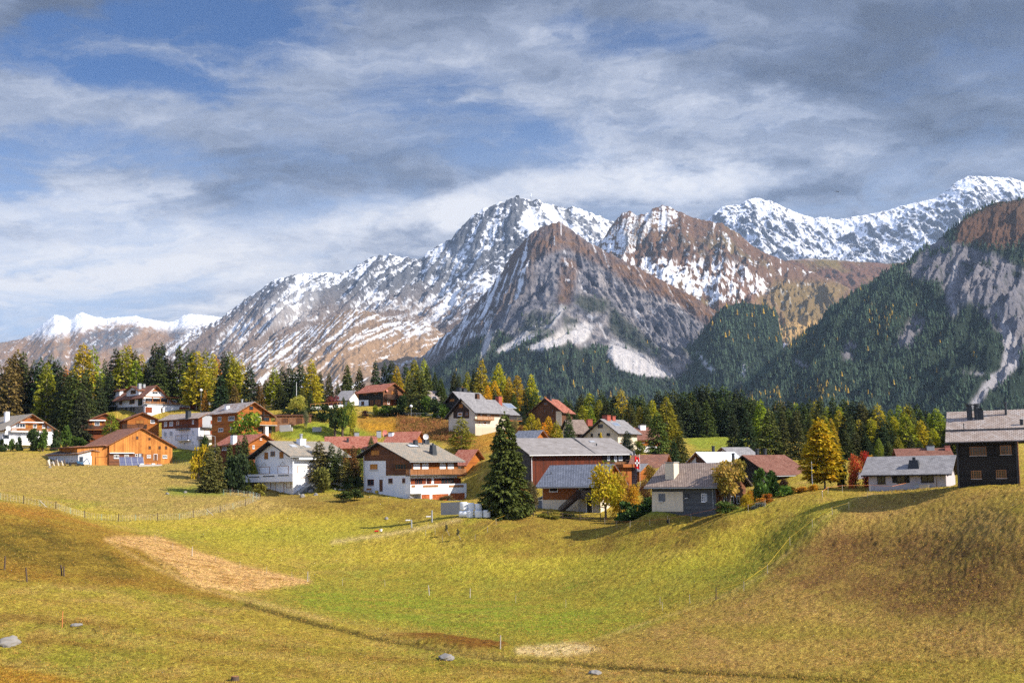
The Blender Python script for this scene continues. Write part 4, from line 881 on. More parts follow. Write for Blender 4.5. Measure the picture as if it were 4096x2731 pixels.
# 1 chalet at the left edge
h = HS('chalet', 'white and orange timber chalet at the far left with a long wooden balcony', z1, (50, 1295, 300), 49, A=555, D=20)
ze, ri, rp = gable(h, 'A', 1085, (340, 925), 1.2)
h.block('white_plaster', 'slate_roof', 0, h.W, 0, h.D, -DEP, ze, 'y', ri, rp, 1.1, 1.2)
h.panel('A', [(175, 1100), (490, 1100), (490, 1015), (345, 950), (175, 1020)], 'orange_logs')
for a in ((165, 1025, 205, 1072, ''), (205, 1025, 262, 1072, 'R'), (345, 1030, 382, 1072, 'LR'), (440, 1040, 468, 1075, '')): h.win('A', a[0], a[1], a[2], a[3], ob=0.05, sh=a[4])
h.balcony('A', 120, 535, 1072, 1115, 1.3, 'weathered_rail', 'white_paint')
h.door('A', 165, 1145, 222, 1200, 'curtain', 'white_paint', 'arched_window', handle=False); h.door('A', 30, 1145, 95, 1185, 'window_glass', 'white_paint', 'bay_window', handle=False)
h.balcony('A', 40, 600, 1190, 1250, 1.5, 'white_plaster', 'white_plaster', 'solid', name='terrace')
h.chimney(72, 905, 1.1, 8, 'white_plaster', cap='white_paint')
m = MB(); c = h.L('A', *h.f('A', 215, 1012, 0.9), 0.9); m.box(c[0], c[0]+6.5, c[1]-0.1, c[1]+0.1, c[2]-0.1, c[2]+0.12); m.obj('awning', 'white_paint', h.root)

# 2 old barn with its lean-to and shed
h = HS('barn', 'long orange planked barn with brown tiled roof and solar panels in front', z1, (1140, 1475, 284), 45, A=1800, D=14, cat='barn')
ze, ri, rp = gable(h, 'A', 1250, (1485, 1068), 0.7)
h.block('orange_planks', 'barn_tile', 0, h.W, 0, h.D, -DEP, ze, 'y', ri, rp, 1.1, 0.7)
h.panel('A', [(1140, 1475), (1500, 1455), (1500, 1340), (1140, 1340)], 'brown_logs', 0.04)
h.panel('A', [(1512, 1435), (1680, 1430), (1680, 1345), (1512, 1345)], 'trim_wood', 0.045)
for a in ((1422, 1160, 1446, 1195), (1552, 1175, 1574, 1203), (1552, 1262, 1576, 1298), (1657, 1262, 1680, 1298), (1725, 1262, 1747, 1298)): h.win('A', *a, fr='trim_wood', bars=1, sill=False)
for a in ((1190, 1355, 1242, 1392), (1300, 1355, 1345, 1385), (1535, 1355, 1575, 1385), (1700, 1358, 1745, 1390)): h.win('A', *a, fr='white_paint', bars=2, hb=1, ob=0.05)
h.win('A', 1412, 1347, 1440, 1372, 'g', ob=.04, bars=0, sill=False); h.door('A', 1452, 1345, 1475, 1412, 'curtain', 'grey_door', ob=0.045)
h.door('A', 1610, 1350, 1640, 1410, 'brown_planks', 'white_plaster', ob=0.05)
m = MB(); h.fb(m, 'A', h.f('A', 1140, 1340)[0], h.f('A', 1395, 1340)[0], h.hz(1140, 1340), h.hz(1140, 1332), 0, 0.6); m.obj('ledge', 'white_paint', h.root)
# lean-to in the middle
x0, zt = h.f('A', 820, 1262); zr_ = h.hz(1140, 1255)
m = MB(); m.prism([(x0, 0.6, -DEP), (0, 0.6, -DEP), (0, 0.6, ze-0.3), (x0, 0.6, zt)], (0, 11, 0)); m.obj('lean_to', 'orange_planks', h.root)
m = MB(); m.prism([(x0-2.4, -0.1, zt-0.45), (0.2, -0.1, ze-0.12), (0.2, -0.1, ze+0.1), (x0-2.4, -0.1, zt-0.2)], (0, 12.4, 0)); m.obj('lean_to_roof', 'barn_tile', h.root)
h.door('A', 825, 1368, 955, 1480, 'white_paint', None, 'garage_door', ob=-0.55); h.door('A', 1005, 1380, 1120, 1480, 'orange_planks', 'trim_wood', 'barn_door', ob=-0.55)
# white shed
h = HS('shed', 'low white shingled shed with a weathered slate roof at the left end of the barn', z1, (815, 1475, 278), 58, W=5.5, B=500, cat='shed')
ze = h.hz(815, 1345, 'B')
h.block('shingle_wall', 'mossy_slate', 0, h.W, 0, h.D, -DEP, ze, 'y', 0.9, 0.7, 0.6, 0.6)
for a in ((582, 1383, 602, 1405), (665, 1408, 682, 1430), (745, 1403, 764, 1427)): h.win('B', *a, fr='white_paint', bars=0)

# 3 villa on the hill
h = HS('villa', 'large white villa with brown tiled roofs and a long terrace below the dark trees', z1, (1500, 915, 338), 48, A=1860, B=1218)
ze, ri, rp = gable(h, 'A', 742, (1640, 625), 1.1)
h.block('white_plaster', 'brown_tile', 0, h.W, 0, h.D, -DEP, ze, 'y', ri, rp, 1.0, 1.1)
h.panel('A', [(1575, 695), (1720, 695), (1640, 650)], 'orange_logs'); h.win('A', 1590, 692, 1650, 722); h.win('A', 1655, 697, 1675, 722)
h.panel('A', [(1525, 838), (1750, 838), (1750, 765), (1525, 765)], 'grey_planks', 0.03, 'loggia', loc=False); h.win('A', 1545, 775, 1590, 830, ob=.03); h.door('A', 1645, 775, 1665, 838, 'trim_wood', ob=.03); h.win('A', 1797, 785, 1840, 815, bars=1)
m = MB()
for x in (1590, 1672, 1760): u = h.f('A', x, 800, 1.4)[0]; h.fb(m, 'A', u, u+0.25, h.hz(x, 838), ze-0.1, 1.25, 1.5)
m.obj('post', 'trim_wood', h.root)
m = MB(); h.fb(m, 'A', -0.3, h.W+0.6, ze-0.35, ze-0.02, 1.1, 1.6); m.obj('beam', 'trim_wood', h.root)
m = MB(); u1 = h.f('A', 2000, 900, 1.8)[0]; zt = h.hz(1700, 838, 'A', 1.8); m.box(0.3, u1, -1.8, -0.001, -DEP, zt-0.05); m.obj('terrace', 'white_plaster', h.root)
h.balcony('A', 1525, 2000, 795, 838, 1.8, 'weathered_rail', 'concrete', side=True, name='terrace_railing')
for a in ((1518, 855, 1588, 915), (1872, 853, 1980, 912)): h.door('A', *a, 'red_shutter', 'white_paint', 'garage_door', ob=1.8, handle=False)
h.door('A', 1683, 865, 1700, 912, 'dark_planks', ob=1.8)
h.panel('B', [(1500, 915), (1218, 930), (1218, 862), (1500, 845)], 'rubble_stone')
for a in ((1268, 866, 1287, 892), (1311, 864, 1330, 888), (1361, 858, 1380, 884), (1391, 857, 1408, 884)): h.win('B', *a, bars=0, ob=.05, fr='dark_trim')
h.win('B', 1252, 783, 1278, 826, fr='trim_wood'); h.win('B', 1356, 776, 1408, 818, fr='shutter_wood', bars=2); h.win('B', 1446, 770, 1488, 835, fr='dark_trim')
# upper cross gable and tower on the left
ub, _ = h.f('B', 1440, 740); uc, _ = h.f('B', 1310, 740); zt = h.hz(1440, 680, 'B')
h.block('white_plaster', 'brown_tile', 0.4, h.W*0.6, ub, uc, 2, zt, 'x', 1.3, 0.5, 0.7, 0.9); h.win('B', 1368, 683, 1418, 712, fr='shutter_wood', bars=2, ob=-0.35)
u2 = h.f('B', 1112, 900)[0]; h.block('white_plaster', 'brown_tile', 1.0, h.W*0.7, h.D, u2, -DEP, h.hz(1180, 690, 'B'), 'y', 1.1, 0.6, 0.7, 0.7)
for a in ((1190, 697, 1207, 727), (1190, 787, 1207, 822)): h.win('B', *a, fr='dark_trim', bars=0, ob=-0.95)
m = MB(); z_ = h.hz(1200, 850, 'B'); m.prism([(1.0, h.D-1, z_+.3), (-1.6, h.D-1, z_-.2), (-1.6, h.D-1, z_-.05), (1.0, h.D-1, z_+.45)], (0, u2-h.D+1.5, 0)); m.obj('porch_roof', 'grey_shingle', h.root)
h.chimney(1458, 605, 0.9, 4, 'grey_metal'); h.chimney(1505, 612, 0.7, 5, 'grey_metal')
h = HS('garden_shed', 'tiny red garden shed beside the villa terrace', zz, (762, 1622, 342), 20, W=2.4, D=2.4, cat='shed')
h.block('red_planks', 'dark_metal', 0, 2.4, 0, 2.4, -1, 2.0, 'x', 0.7, 0.5, 0.3, 0.3, 0.06); h.win('A', 766, 1611, 772, 1617, bars=1)

# 4, 5 two timber chalets behind the barn
h = HS('chalet', 'small reddish log chalet behind the young pine, with a balcony on its left', z1, (918, 1170, 318), 30, A=1275, D=10)
ze, ri, rp = gable(h, 'A', 1000, (1100, 918), 0.9)
h.block('red_logs', 'brown_tile', 0, h.W, 0, h.D, -DEP, ze, 'y', ri, rp, 1.0, 0.9)
m = MB(); h.fb(m, 'A', 0, h.W*0.5, h.hz(930, 1000), h.hz(930, 990), 0, 0.8); m.obj('awning', 'white_paint', h.root)
h.win('A', 990, 1010, 1040, 1050, sh='LR', bars=2, shm='orange_planks'); h.win('A', 932, 1135, 950, 1165, bars=1)
h.balcony('A', 850, 1130, 1048, 1090, 1.6, 'dark_planks', 'trim_wood'); h.chimney(938, 945, 0.5, 4, 'dark_metal', kind='pipe')
h = HS('chalet', 'reddish log chalet with closed orange shutters just above the ridge of the barn', z1, (1330, 1160, 314), 30, A=1660, D=10)
ze, ri, rp = gable(h, 'A', 985, (1495, 908), 0.9)
h.block('orange_logs', 'brown_tile', 0, h.W, 0, h.D, -DEP, ze, 'y', ri, rp, 1.1, 0.9)
h.win('A', 1422, 993, 1503, 1028, 's', fr='trim_wood'); h.win('A', 1573, 990, 1618, 1026, sh='L', bars=2)
h.balcony('A', 1285, 1535, 1035, 1075, 1.4, 'dark_planks', 'dark_trim'); h.win('A', 1655, 1010, 1685, 1100, 'b') if False else None

# 6 white and brown apartment house
h = HS('apartment_house', 'white apartment house with dark timber top floor and small iron balconies', z2, (245, 1262, 306), 56, A=445, B=-139, cat='apartment house')
ze, ri, rp = gable(h, 'A', 968, (372, 906), 0.9)
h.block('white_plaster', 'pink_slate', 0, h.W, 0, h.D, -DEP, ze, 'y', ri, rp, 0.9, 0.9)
h.panel('B', [(245, 1072), (-139, 1085), (-139, 1000), (245, 975)], 'red_logs'); h.panel('A', [(245, 1070), (285, 1070), (285, 950), (245, 975)], 'red_logs')
h.panel('A', [(288, 1070), (440, 1070), (440, 975), (372, 930), (288, 960)], 'curtain', 0.03, 'recess')
for a in ((-112, 1010, -83, 1058), (-55, 1008, -20, 1052), (20, 1005, 42, 1045), (182, 990, 198, 1032)): h.win('B', *a, 's' if a[0] < 25 and a[0] > 0 else 'c', ob=.05)
for a in ((-115, 1115, -85, 1165), (-57, 1108, -22, 1160), (22, 1105, 70, 1150), (180, 1100, 198, 1142), (180, 1218, 196, 1245), (95, 1222, 110, 1248)): h.win('B', *a, 'b' if a[0] in (22,) else 'c')
h.balcony('B', 5, 125, 1045, 1083, 1.2, 'dark_metal', 'dark_trim', 'bars'); h.balcony('B', 5, 132, 1150, 1198, 1.2, 'dark_metal', 'white_plaster', 'bars')
h.balcony('A', 288, 445, 1040, 1075, 0.9, 'grey_metal', 'dark_trim', 'bars'); h.balcony('A', 262, 445, 1140, 1165, 1.3, 'grey_metal', 'concrete', 'bars', thick=0.9)
h.win('A', 305, 1100, 360, 1150, 'b', fr='trim_wood'); h.door('A', 368, 1098, 395, 1150, 'red_shutter'); h.door('A', 372, 995, 392, 1035, 'red_shutter', ob=.03)
h.chimney(139, 895, 1.1, 4, 'dark_metal')

# 7 big timber chalet
h = HS('chalet', 'big warm orange log chalet with a mossy slate roof and projecting balcony', z2, (660, 1150, 288), 50, A=1000, B=385)
ze, ri, rp = gable(h, 'A', 902, (835, 800), 1.0)
h.block('orange_logs', 'mossy_slate', 0, h.W, 0, h.D, -DEP, ze, 'y', ri, rp, 1.2, 1.0, 0.2)
h.win('A', 778, 848, 815, 882, ob=0, bars=1, fr='dark_trim'); h.win('A', 700, 955, 722, 985); h.win('A', 845, 955, 900, 998, bars=3); h.win('A', 932, 962, 985, 1000, bars=1, fr='dark_trim'); h.win('A', 870, 1068, 915, 1110, fr='dark_trim')
m = MB(); h.fb(m, 'A', h.f('A', 820, 935)[0], h.W+0.8, h.hz(830, 943), h.hz(830, 932), 0, 0.5); h.fb(m, 'A', h.W*.74, h.W*.77, h.hz(930, 1000), h.hz(930, 905), .2, .45); m.obj('beam', 'dark_trim', h.root)
for a in ((560, 955, 622, 995), (450, 958, 485, 1003), (455, 1078, 505, 1110), (580, 1065, 605, 1100)): h.win('B', *a, bars=3 if a[0] == 560 else 1)
h.balcony('A', 880, 1070, 1003, 1045, 1.6, 'orange_planks', 'concrete'); m = MB(); h.fb(m, 'A', h.f('A', 918, 1100)[0], h.f('A', 948, 1100)[0], -DEP, h.hz(930, 1055), 0.2, 1.2); m.obj('pillar', 'white_plaster', h.root)
h.door('A', 958, 1062, 1010, 1130, 'rubber', None, 'garage_door', handle=False)
h.chimney(545, 835, 1.0, 7, 'white_plaster', hgt=1.6); h.chimney(701, 775, 0.5, 6, 'grey_metal', kind='pipe')
for a in ((600, 838), (690, 832)): pass

# 8 wood store dug into the slope
h = HS('wood_store', 'low wood store stacked full of firewood on the green slope', z2, (1050, 1036, 303), 14, A=1425, D=4.5, cat='wood store')
ze = h.hz(1050, 950); h.block('firewood', 'brown_planks', 0, h.W, 0, h.D, -DEP, ze, 'x', 0.35, 0.6, 0.4, 0.3, 0.12)
for a in ((1125, 975, 1182, 1020), (1272, 972, 1328, 1030)): h.door('A', *a, 'brown_planks', 'trim_wood')
# 9 chalet with red tiles
h = HS('chalet', 'dark red log chalet with red tiled roof and white chimney below the round green tree', z2, (762, 1410, 255), 50, A=1030, B=452)
ze, ri, rp = gable(h, 'A', 1232, (930, 1133), 0.9)
h.block('red_logs', 'red_tile', 0, h.W, 0, h.D, -DEP, ze, 'y', ri, rp, 1.1, 0.9)
h.panel('A', [(762, 1330), (1030, 1330), (1030, 1215), (930, 1165), (770, 1250)], 'orange_logs')
h.win('B', 495, 1268, 545, 1305, bars=3); h.win('A', 887, 1180, 905, 1200, 's', ob=.05); h.win('A', 808, 1255, 830, 1290, ob=.05)
h.chimney(614, 1145, 1.1, 5, 'white_plaster', cap='dark_metal')

# 10 white house with painted gable
h = HS('house', 'white house with painted gable ornaments, orange shutters and a white balcony parapet', z8, (945, 1125, 233), 45, W=13.0, B=415)
ze, ri, rp = gable(h, 'B', 598, (600, 400), 1.4)
h.block('white_plaster', 'slate_roof', 0, h.W, 0, h.D, -DEP, ze, 'x', ri, rp, 1.1, 1.5, 0.28, 'dark_trim', rg='grey_metal')
for a in ((552, 555, 601, 640, 's'), (638, 540, 697, 602, 'g'), (763, 545, 815, 630, 's')): h.win('B', *a[:4], a[4], fr='shutter_wood', slab='grey_door')
for a in ((482, 755, 626, 850), (738, 742, 886, 850)): h.win('B', *a, 'b', fr='shutter_wood', sill=False)
for a in ((560, 965, 637, 1110), (708, 963, 824, 1112), (857, 958, 920, 1045)): h.win('B', *a, 'b', fr='shutter_wood', sill=False)
h.win('B', 482, 990, 508, 1032, 's', sill=False); h.win('A', 1010, 738, 1172, 905, 'b', fr='shutter_wood', sill=False)
m = MB(); h.fb(m, 'A', h.f('A', 990, 640)[0], h.f('A', 1230, 640)[0], h.hz(990, 655), h.hz(990, 632), 0, 1.2); m.obj('awning', 'white_paint', h.root)
h.balcony('B', 285, 945, 862, 948, 1.9, 'white_plaster', 'white_plaster', 'solid')
m = MB()
for xa, xb, y in ((335, 480, 868), (530, 690, 857), (740, 890, 846)):
    u0, zt = h.f('B', xa, y, 1.9); u1 = h.f('B', xb, y, 1.9)[0]; h.fb(m, 'B', u0, u1, zt-0.55, zt-0.35, 1.89, 1.95)
m.obj('parapet_rail', 'dark_metal', h.root)
def ornament(h, face, x, y, w, hh):      # painted arabesque over a window: two scrolls and a crest
    u, z = h.f(face, x, y); m = MB()
    for k in range(9):
        t = (k-4)/4; a = h.L(face, u+t*w/2, z+hh*(1-abs(t))*0.8, 0.008); m.box(a[0]-0.07, a[0]+0.07, a[1]-0.07 if face == 'B' else a[1]-.006, a[1]+0.07 if face == 'B' else a[1]+.006, a[2]-0.05, a[2]+0.08)
    for s_ in (-1, 1):
        a = h.L(face, u+s_*w*0.25, z, 0.008); m.box(a[0]-.006, a[0]+.006, a[1]-w*.2, a[1]+w*.2, a[2]-0.03, a[2]+0.03)
    m.obj('painted_ornament', 'concrete', h.root)
ornament(h, 'B', 545, 735, 1.9, 0.7); ornament(h, 'B', 805, 722, 1.9, 0.7)
m = MB()
for xx in (432, 925):
    u = h.f('B', xx, 700)[0]
    for k in range(12): z_ = h.hz(xx, 660, 'B')-k*0.42; h.fb(m, 'B', u-.12, u+.12, z_, z_+0.22, 0.0, 0.008)
m.obj('painted_quoins', 'concrete', h.root)
m = MB()
for k in range(13): p0 = (0.2+k*0.32, -0.1-0*k, 0); m.box(0.4+k*0.34, 2.4+k*0.34, -1.6, -0.1, -1.5, 0.2+k*0.19)
m.obj('stairs', 'grey_metal', h.root)
h.chimney(1062, 365, 1.5, 5.5, 'white_plaster', cap='white_paint'); h.chimney(1060, 295, 0.6, 5.5, 'grey_metal', kind='pipe')
h.skylight(950, 465, 1.6, 1.6, 'curtain'); h.skylight(1145, 475, 1.4, 1.4, 'curtain')

# 11 the large chalet in the middle
h = HS('chalet', 'large slate roofed chalet with white lower walls, dark log gable and long balcony', z3, (893, 1548, 227), 45, A=1385, B=405)
ze, ri, rp = gable(h, 'B', 1150, (540, 965), 1.2)
h.block('white_plaster', 'slate_roof', 0, h.W, 0, h.D, -DEP, ze, 'x', ri, rp, 1.3, 1.2, 0.22, 'dark_trim', rg='grey_metal')
h.panel('B', [(640, 1308), (885, 1306), (885, 1145), (640, 1010)], 'brown_logs', 0.10); h.panel('B', [(412, 1155), (640, 1155), (640, 1015), (560, 975), (412, 1065)], 'brown_logs', 0.06)
h.panel('A', [(893, 1300), (1385, 1300), (1385, 1160), (893, 1160)], 'orange_logs')
h.win('B', 482, 1048, 572, 1098, 's', fr='trim_wood', ob=.06, shm='orange_planks'); h.win('B', 470, 1188, 555, 1250, 's', fr='white_plaster', shm='orange_planks', slab='concrete'); h.win('B', 735, 1188, 852, 1245, fr='trim_wood', ob=.10, bars=3, sh='LR', shm='brown_planks')
for a in ((447, 1350, 512, 1412), (665, 1340, 707, 1388), (810, 1338, 838, 1385)): h.win('B', *a, fr='red_shutter', slab='concrete')
h.door('B', 570, 1352, 608, 1475, 'brown_planks', 'white_paint')
m = MB(); 
for k in range(17):
    z_ = h.hz(412, 1175, 'B')-k*0.44; h.fb(m, 'B', h.D-0.5, h.D-0.12, z_, z_+0.2, 0.0, 0.008)
for k in range(11): a = math.pi*k/10; u, z_ = h.f('B', 589, 1352); u += 0.75*math.cos(a); z_ += 0.55*math.sin(a); h.fb(m, 'B', u-.05, u+.05, z_-.05, z_+.05, 0, 0.008)
for k in range(9): u, z_ = h.f('B', 640, 1325); h.fb(m, 'B', u-1.6+k*0.4, u-1.4+k*0.4, z_, z_+.06, 0, 0.008)
m.obj('painted_ornament', 'concrete', h.root)
for a in ((918, 1178, 997, 1250), (1008, 1178, 1084, 1250), (1193, 1176, 1264, 1250), (1277, 1176, 1348, 1250)): h.win('A', *a, 'b', fr='trim_wood', ob=.05, sill=False)
h.win('A', 935, 1342, 1015, 1402, fr='red_shutter', bars=3, sh='LR', shm='red_shutter'); h.win('A', 1062, 1340, 1095, 1400, fr='red_shutter', sh='R', shm='red_shutter'); h.win('A', 1210, 1338, 1350, 1395, fr='red_shutter', bars=3, sh='LR', shm='red_shutter')
h.balcony('A', 893, 1480, 1243, 1298, 1.5, 'weathered_rail', 'dark_trim')
zt = h.hz(1000, 1400, 'A', 1.8); u1 = h.f('A', 1480, 1500, 1.8)[0]
h.balcony('A', 893, 1480, 1405, 1475, 1.8, 'white_plaster', 'white_plaster', 'solid', name='terrace')
m = MB(); m.box(1.6, u1, -1.75, -0.001, -DEP, h.hz(1000, 1480, 'A', 1.8)-0.2); m.obj('garage', 'white_plaster', h.root)
for a in ((1005, 1508, 1092, 1566), (1118, 1505, 1290, 1568), (1305, 1495, 1460, 1560)): h.door('A', *a, 'chequer_door', 'white_paint', 'garage_door', ob=1.75, handle=False)
m = MB()
for xa, xb in ((1025, 1185), (1297, 1448), (905, 942)):
    u0, z_ = h.f('A', xa, 1405, 1.85); u1_ = h.f('A', xb, 1405, 1.85)[0]; h.fb(m, 'A', u0, u1_, z_-0.55, z_-0.1, 1.82, 1.88)
m.obj('parapet_rail', 'weathered_rail', h.root)
h.chimney(1128, 985, 1.3, 2.6, 'dark_metal', kind='taper'); h.chimney(945, 938, 0.8, 8, 'dark_metal'); h.chimney(1062, 935, 0.9, 9, 'dark_metal'); h.chimney(1022, 935, 0.3, 8.4, 'dark_metal', kind='pipe')
h.skylight(920, 1002, 3.0, 1.3, 'bright_panel', 'dark_metal')
DISH_P = h.thing_at(1055, 905, 'A', -8)
BENCH_P = h.thing_at(450, 1490, 'B', 1.2); HOSE_P = h.thing_at(540, 1478, 'B', 0.4)

# 12, 13 long red roofs behind
h = HS('house', 'long low house under a flat red tiled roof behind the white painted house', zz, (1312, 1835, 262), 10, A=1500, D=10)
h.block('orange_logs', 'red_tile', 0, h.W, 0, h.D, -1, h.hz(1312, 1790), 'x', 2.6, 0.5, 0.9, 0.8); h.chimney(1427, 1728, 1.1, 6, 'grey_metal'); h.chimney(1391, 1751, 0.5, 2.2, 'dark_metal', hgt=1.3); h.chimney(1515, 1722, 1.1, 5, 'grey_metal')
h.win('A', 1330, 1795, 1345, 1806); h.win('A', 1440, 1795, 1458, 1806)
h = HS('house', 'red tiled roof with a small orange gable right behind the large chalet', zz, (1545, 1835, 258), -14, A=1650, D=9)
h.block('orange_logs', 'red_tile', 0, h.W, 0, h.D, -1, h.hz(1545, 1772), 'x', 2.5, 0.5, 0.9, 0.8); h.chimney(1565, 1742, 1.1, 3, 'white_plaster', cap='dark_metal')
h.win('A', 1570, 1780, 1590, 1795)

# 14 dark chalet above
h = HS('chalet', 'nearly black timber chalet with a red roof standing high above the village', z3, (608, 592, 332), 50, A=815, B=350)
ze, ri, rp = gable(h, 'A', 425, (730, 342), 0.8)
h.block('brown_logs', 'red_tile', 0, h.W, 0, h.D, -DEP, ze, 'y', ri, rp, 0.9, 0.8)
h.panel('B', [(608, 575), (455, 578), (455, 520), (350, 520), (350, 440), (608, 430)], 'black_logs'); h.panel('B', [(455, 595), (352, 595), (352, 523), (455, 521)], 'white_plaster')  # left face painted black for its shade, the gable stays brown
for a in ((400, 443, 438, 468), (515, 435, 550, 460), (475, 527, 505, 568), (528, 524, 580, 562)): h.win('B', *a, 's', fr='trim_wood', ob=.05, shm='brown_planks')
h.win('B', 380, 537, 410, 572, 's', ob=.05, fr='dark_trim', shm='brown_planks'); h.win('A', 693, 427, 728, 465, 's', fr='trim_wood', shm='orange_planks'); h.door('A', 690, 522, 735, 585, 'red_shutter', 'trim_wood'); h.win('A', 652, 525, 672, 565, 's', shm='red_shutter')
h.balcony('A', 650, 815, 462, 515, 1.3, 'dark_planks', 'dark_trim'); h.chimney(603, 347, 1.0, 5, 'dark_metal')
m = MB(); c = Vector(h.L('A', *h.f('A', 647, 424, .3), .3)); m.tube(c, c+Vector((0, -0.12, .03)), 0.45, 0.42, 14); m.obj('wall_dish', 'pink_paint', h.root)

# 15 grey roofed double chalet
h = HS('chalet', 'grey roofed chalet with cream walls, black gable and orange shutters', z4, (525, 808, 275), 47, A=838, B=248)
ze, ri, rp = gable(h, 'B', 640, (372, 503), 0.9)
h.block('cream_plaster', 'grey_shingle', 0, h.W, 0, h.D, -DEP, ze, 'x', ri, rp, 0.8, 0.9, 0.2, 'dark_trim', rg='dark_metal')
h.panel('B', [(462, 712), (298, 712), (298, 640), (372, 540), (462, 625)], 'dark_planks')
h.win('B', 357, 565, 397, 600, 's', ob=.05, fr='trim_wood'); h.win('B', 345, 655, 390, 685, 's', ob=.05); h.win('B', 422, 650, 455, 683, ob=.05, fr='trim_wood')
for a in ((548, 642, 578, 690), (595, 645, 645, 690), (682, 648, 728, 690), (735, 650, 778, 690)): h.win('A', *a, 's', fr='brown_planks', sill=False)
h.win('A', 558, 745, 578, 778, 's'); h.win('A', 605, 745, 643, 778, 's'); h.balcony('A', 548, 725, 686, 728, 1.2, 'weathered_rail', 'trim_wood', 'boards'); h.chimney(546, 455, 0.9, 5, 'brown_planks')
W1 = h.W; ue = h.f('A', 985, 700)[0]
h.block('brown_planks', 'grey_shingle', W1+.02, ue, 0.8, h.D+0.8, -DEP, ze-0.25, 'x', ri-0.5, rp, 0.8, 0.5, 0.2, 'dark_trim')
h.chimney(770, 480, 1.3, 4.5, 'red_brick'); h.win('A', 882, 658, 925, 695, 's', ob=-0.8); h.balcony('A', 868, 995, 698, 740, 0.6, 'grey_planks', 'trim_wood', 'boards', z=(W1+1, ue+.5, h.hz(900, 695), h.hz(900, 735)))
h.skylight(880, 585, 3.6, 2.6, 'roof_solar', 'grey_metal')
h = HS('chalet', 'black gabled chalet with three dark chimneys behind the grey roofed chalet', z4, (385, 610, 300), 47, W=9, B=150)
ze, ri, rp = gable(h, 'B', 525, (285, 432), 0.9)
h.block('black_logs', 'grey_shingle', 0, h.W, 0, h.D, -DEP, ze, 'x', ri, rp, 0.8, 0.9, 0.2, 'dark_trim'); h.win('B', 262, 515, 308, 532, 's', fr='trim_wood')
h.chimney(362, 392, 1.4, 5, 'dark_metal'); h.chimney(405, 400, 1.4, 4.5, 'dark_metal'); h.chimney(455, 428, 1.0, 5, 'dark_metal')

# 16 tall brown house between larches
h = HS('house', 'tall dark brown planked house with steep gable between yellow larches', z4, (1430, 800, 292), 66, W=8, D=9.6)
ze, ri, rp = gable(h, 'B', 640, (1250, 500), 0.9)
h.block('brown_planks', 'red_tile', 0, h.W, 0, h.D, -DEP, ze, 'x', ri, rp, 0.8, 0.9, 0.2, 'dark_trim'); h.panel('B', [(1430, 790), (1370, 790), (1370, 640), (1430, 640)], 'cream_plaster')
h.win('B', 1240, 548, 1282, 575, bars=2, fr='trim_wood', sh='R', shm='brown_planks'); h.win('B', 1244, 625, 1258, 650, bars=0, fr='trim_wood'); h.win('B', 1325, 622, 1340, 650, bars=0, fr='trim_wood'); h.win('B', 1318, 705, 1345, 730, fr='trim_wood'); h.chimney(1297, 462, 1.1, 4, 'dark_metal')
# 17 cream house
h = HS('house', 'cream gabled house with red brick chimneys above the long barn roof', z5, (1250, 560, 262), 52, A=1400, B=845)
ze, ri, rp = gable(h, 'B', 378, (1035, 222), 1.0)
h.block('cream_plaster', 'grey_shingle', 0, h.W+3, 0, h.D, -DEP, ze, 'x', ri, rp, 0.9, 1.0, 0.2, 'dark_trim')
h.win('B', 1010, 290, 1070, 328, fr='dark_trim', bars=3, sill=False); 
for a in ((927, 396, 952, 430), (1015, 394, 1037, 425), (1115, 390, 1155, 422)): h.win('B', *a, fr='dark_trim', slab='concrete')
h.win('A', 1260, 390, 1290, 420, 's'); h.win('A', 1262, 495, 1290, 520, 's'); h.chimney(1111, 178, 1.5, 4.4, 'red_brick', cap='red_brick'); h.chimney(1176, 188, 1.3, 4.4, 'red_brick', cap='red_brick'); h.skylight(1225, 290, 3.0, 1.6, 'roof_solar', 'grey_metal')
h = HS('house', 'low cream side house with a pale tiled roof left of the cream gable', z5, (722, 480, 274), 18, A=900, D=9)
h.block('cream_plaster', 'beige_tile', 0, h.W, 0, h.D, -DEP, h.hz(722, 385), 'x', 3.2, 0.5, 0.8, 0.6, 0.2, 'dark_trim'); h.win('A', 768, 405, 830, 446, 's', fr='dark_trim', shm='brown_planks'); h.chimney(908, 225, 1.3, 6, 'red_brick', cap='red_brick')
h = HS('house', 'pale tiled roof half hidden behind the right side of the cream gabled house', z5, (1300, 470, 280), 14, A=1425, D=9)
h.block('cream_plaster', 'beige_tile', 0, h.W, 0, h.D, -DEP, h.hz(1425, 392), 'x', 2.8, 0.5, 0.6, 0.4, 0.2, 'dark_trim'); h.win('A', 1390, 400, 1408, 425)
# 18
h = HS('chalet', 'small chalet of orange logs over white wall with a weathered red roof', z5, (1432, 618, 275), 16, A=1745, D=9)
ze = h.hz(1432, 462); h.block('white_plaster', 'brown_tile', 0, h.W, 0, h.D, -DEP, ze, 'x', 2.9, 0.5, 0.8, 0.6)
h.panel('A', [(1432, 542), (1745, 542), (1745, 462), (1432, 462)], 'orange_logs'); h.win('A', 1510, 475, 1560, 507, 's', ob=.05); h.win('A', 1645, 473, 1690, 503, 's', ob=.05); h.win('A', 1628, 566, 1705, 600, bars=1, fr='dark_trim'); h.chimney(1532, 292, 1.5, 4, 'white_plaster', cap='concrete')
h.balcony('R', 1748, 1785, 510, 552, 1.4, 'grey_planks', 'concrete', z=(0.5, 5, h.hz(1745, 510), h.hz(1745, 548)))

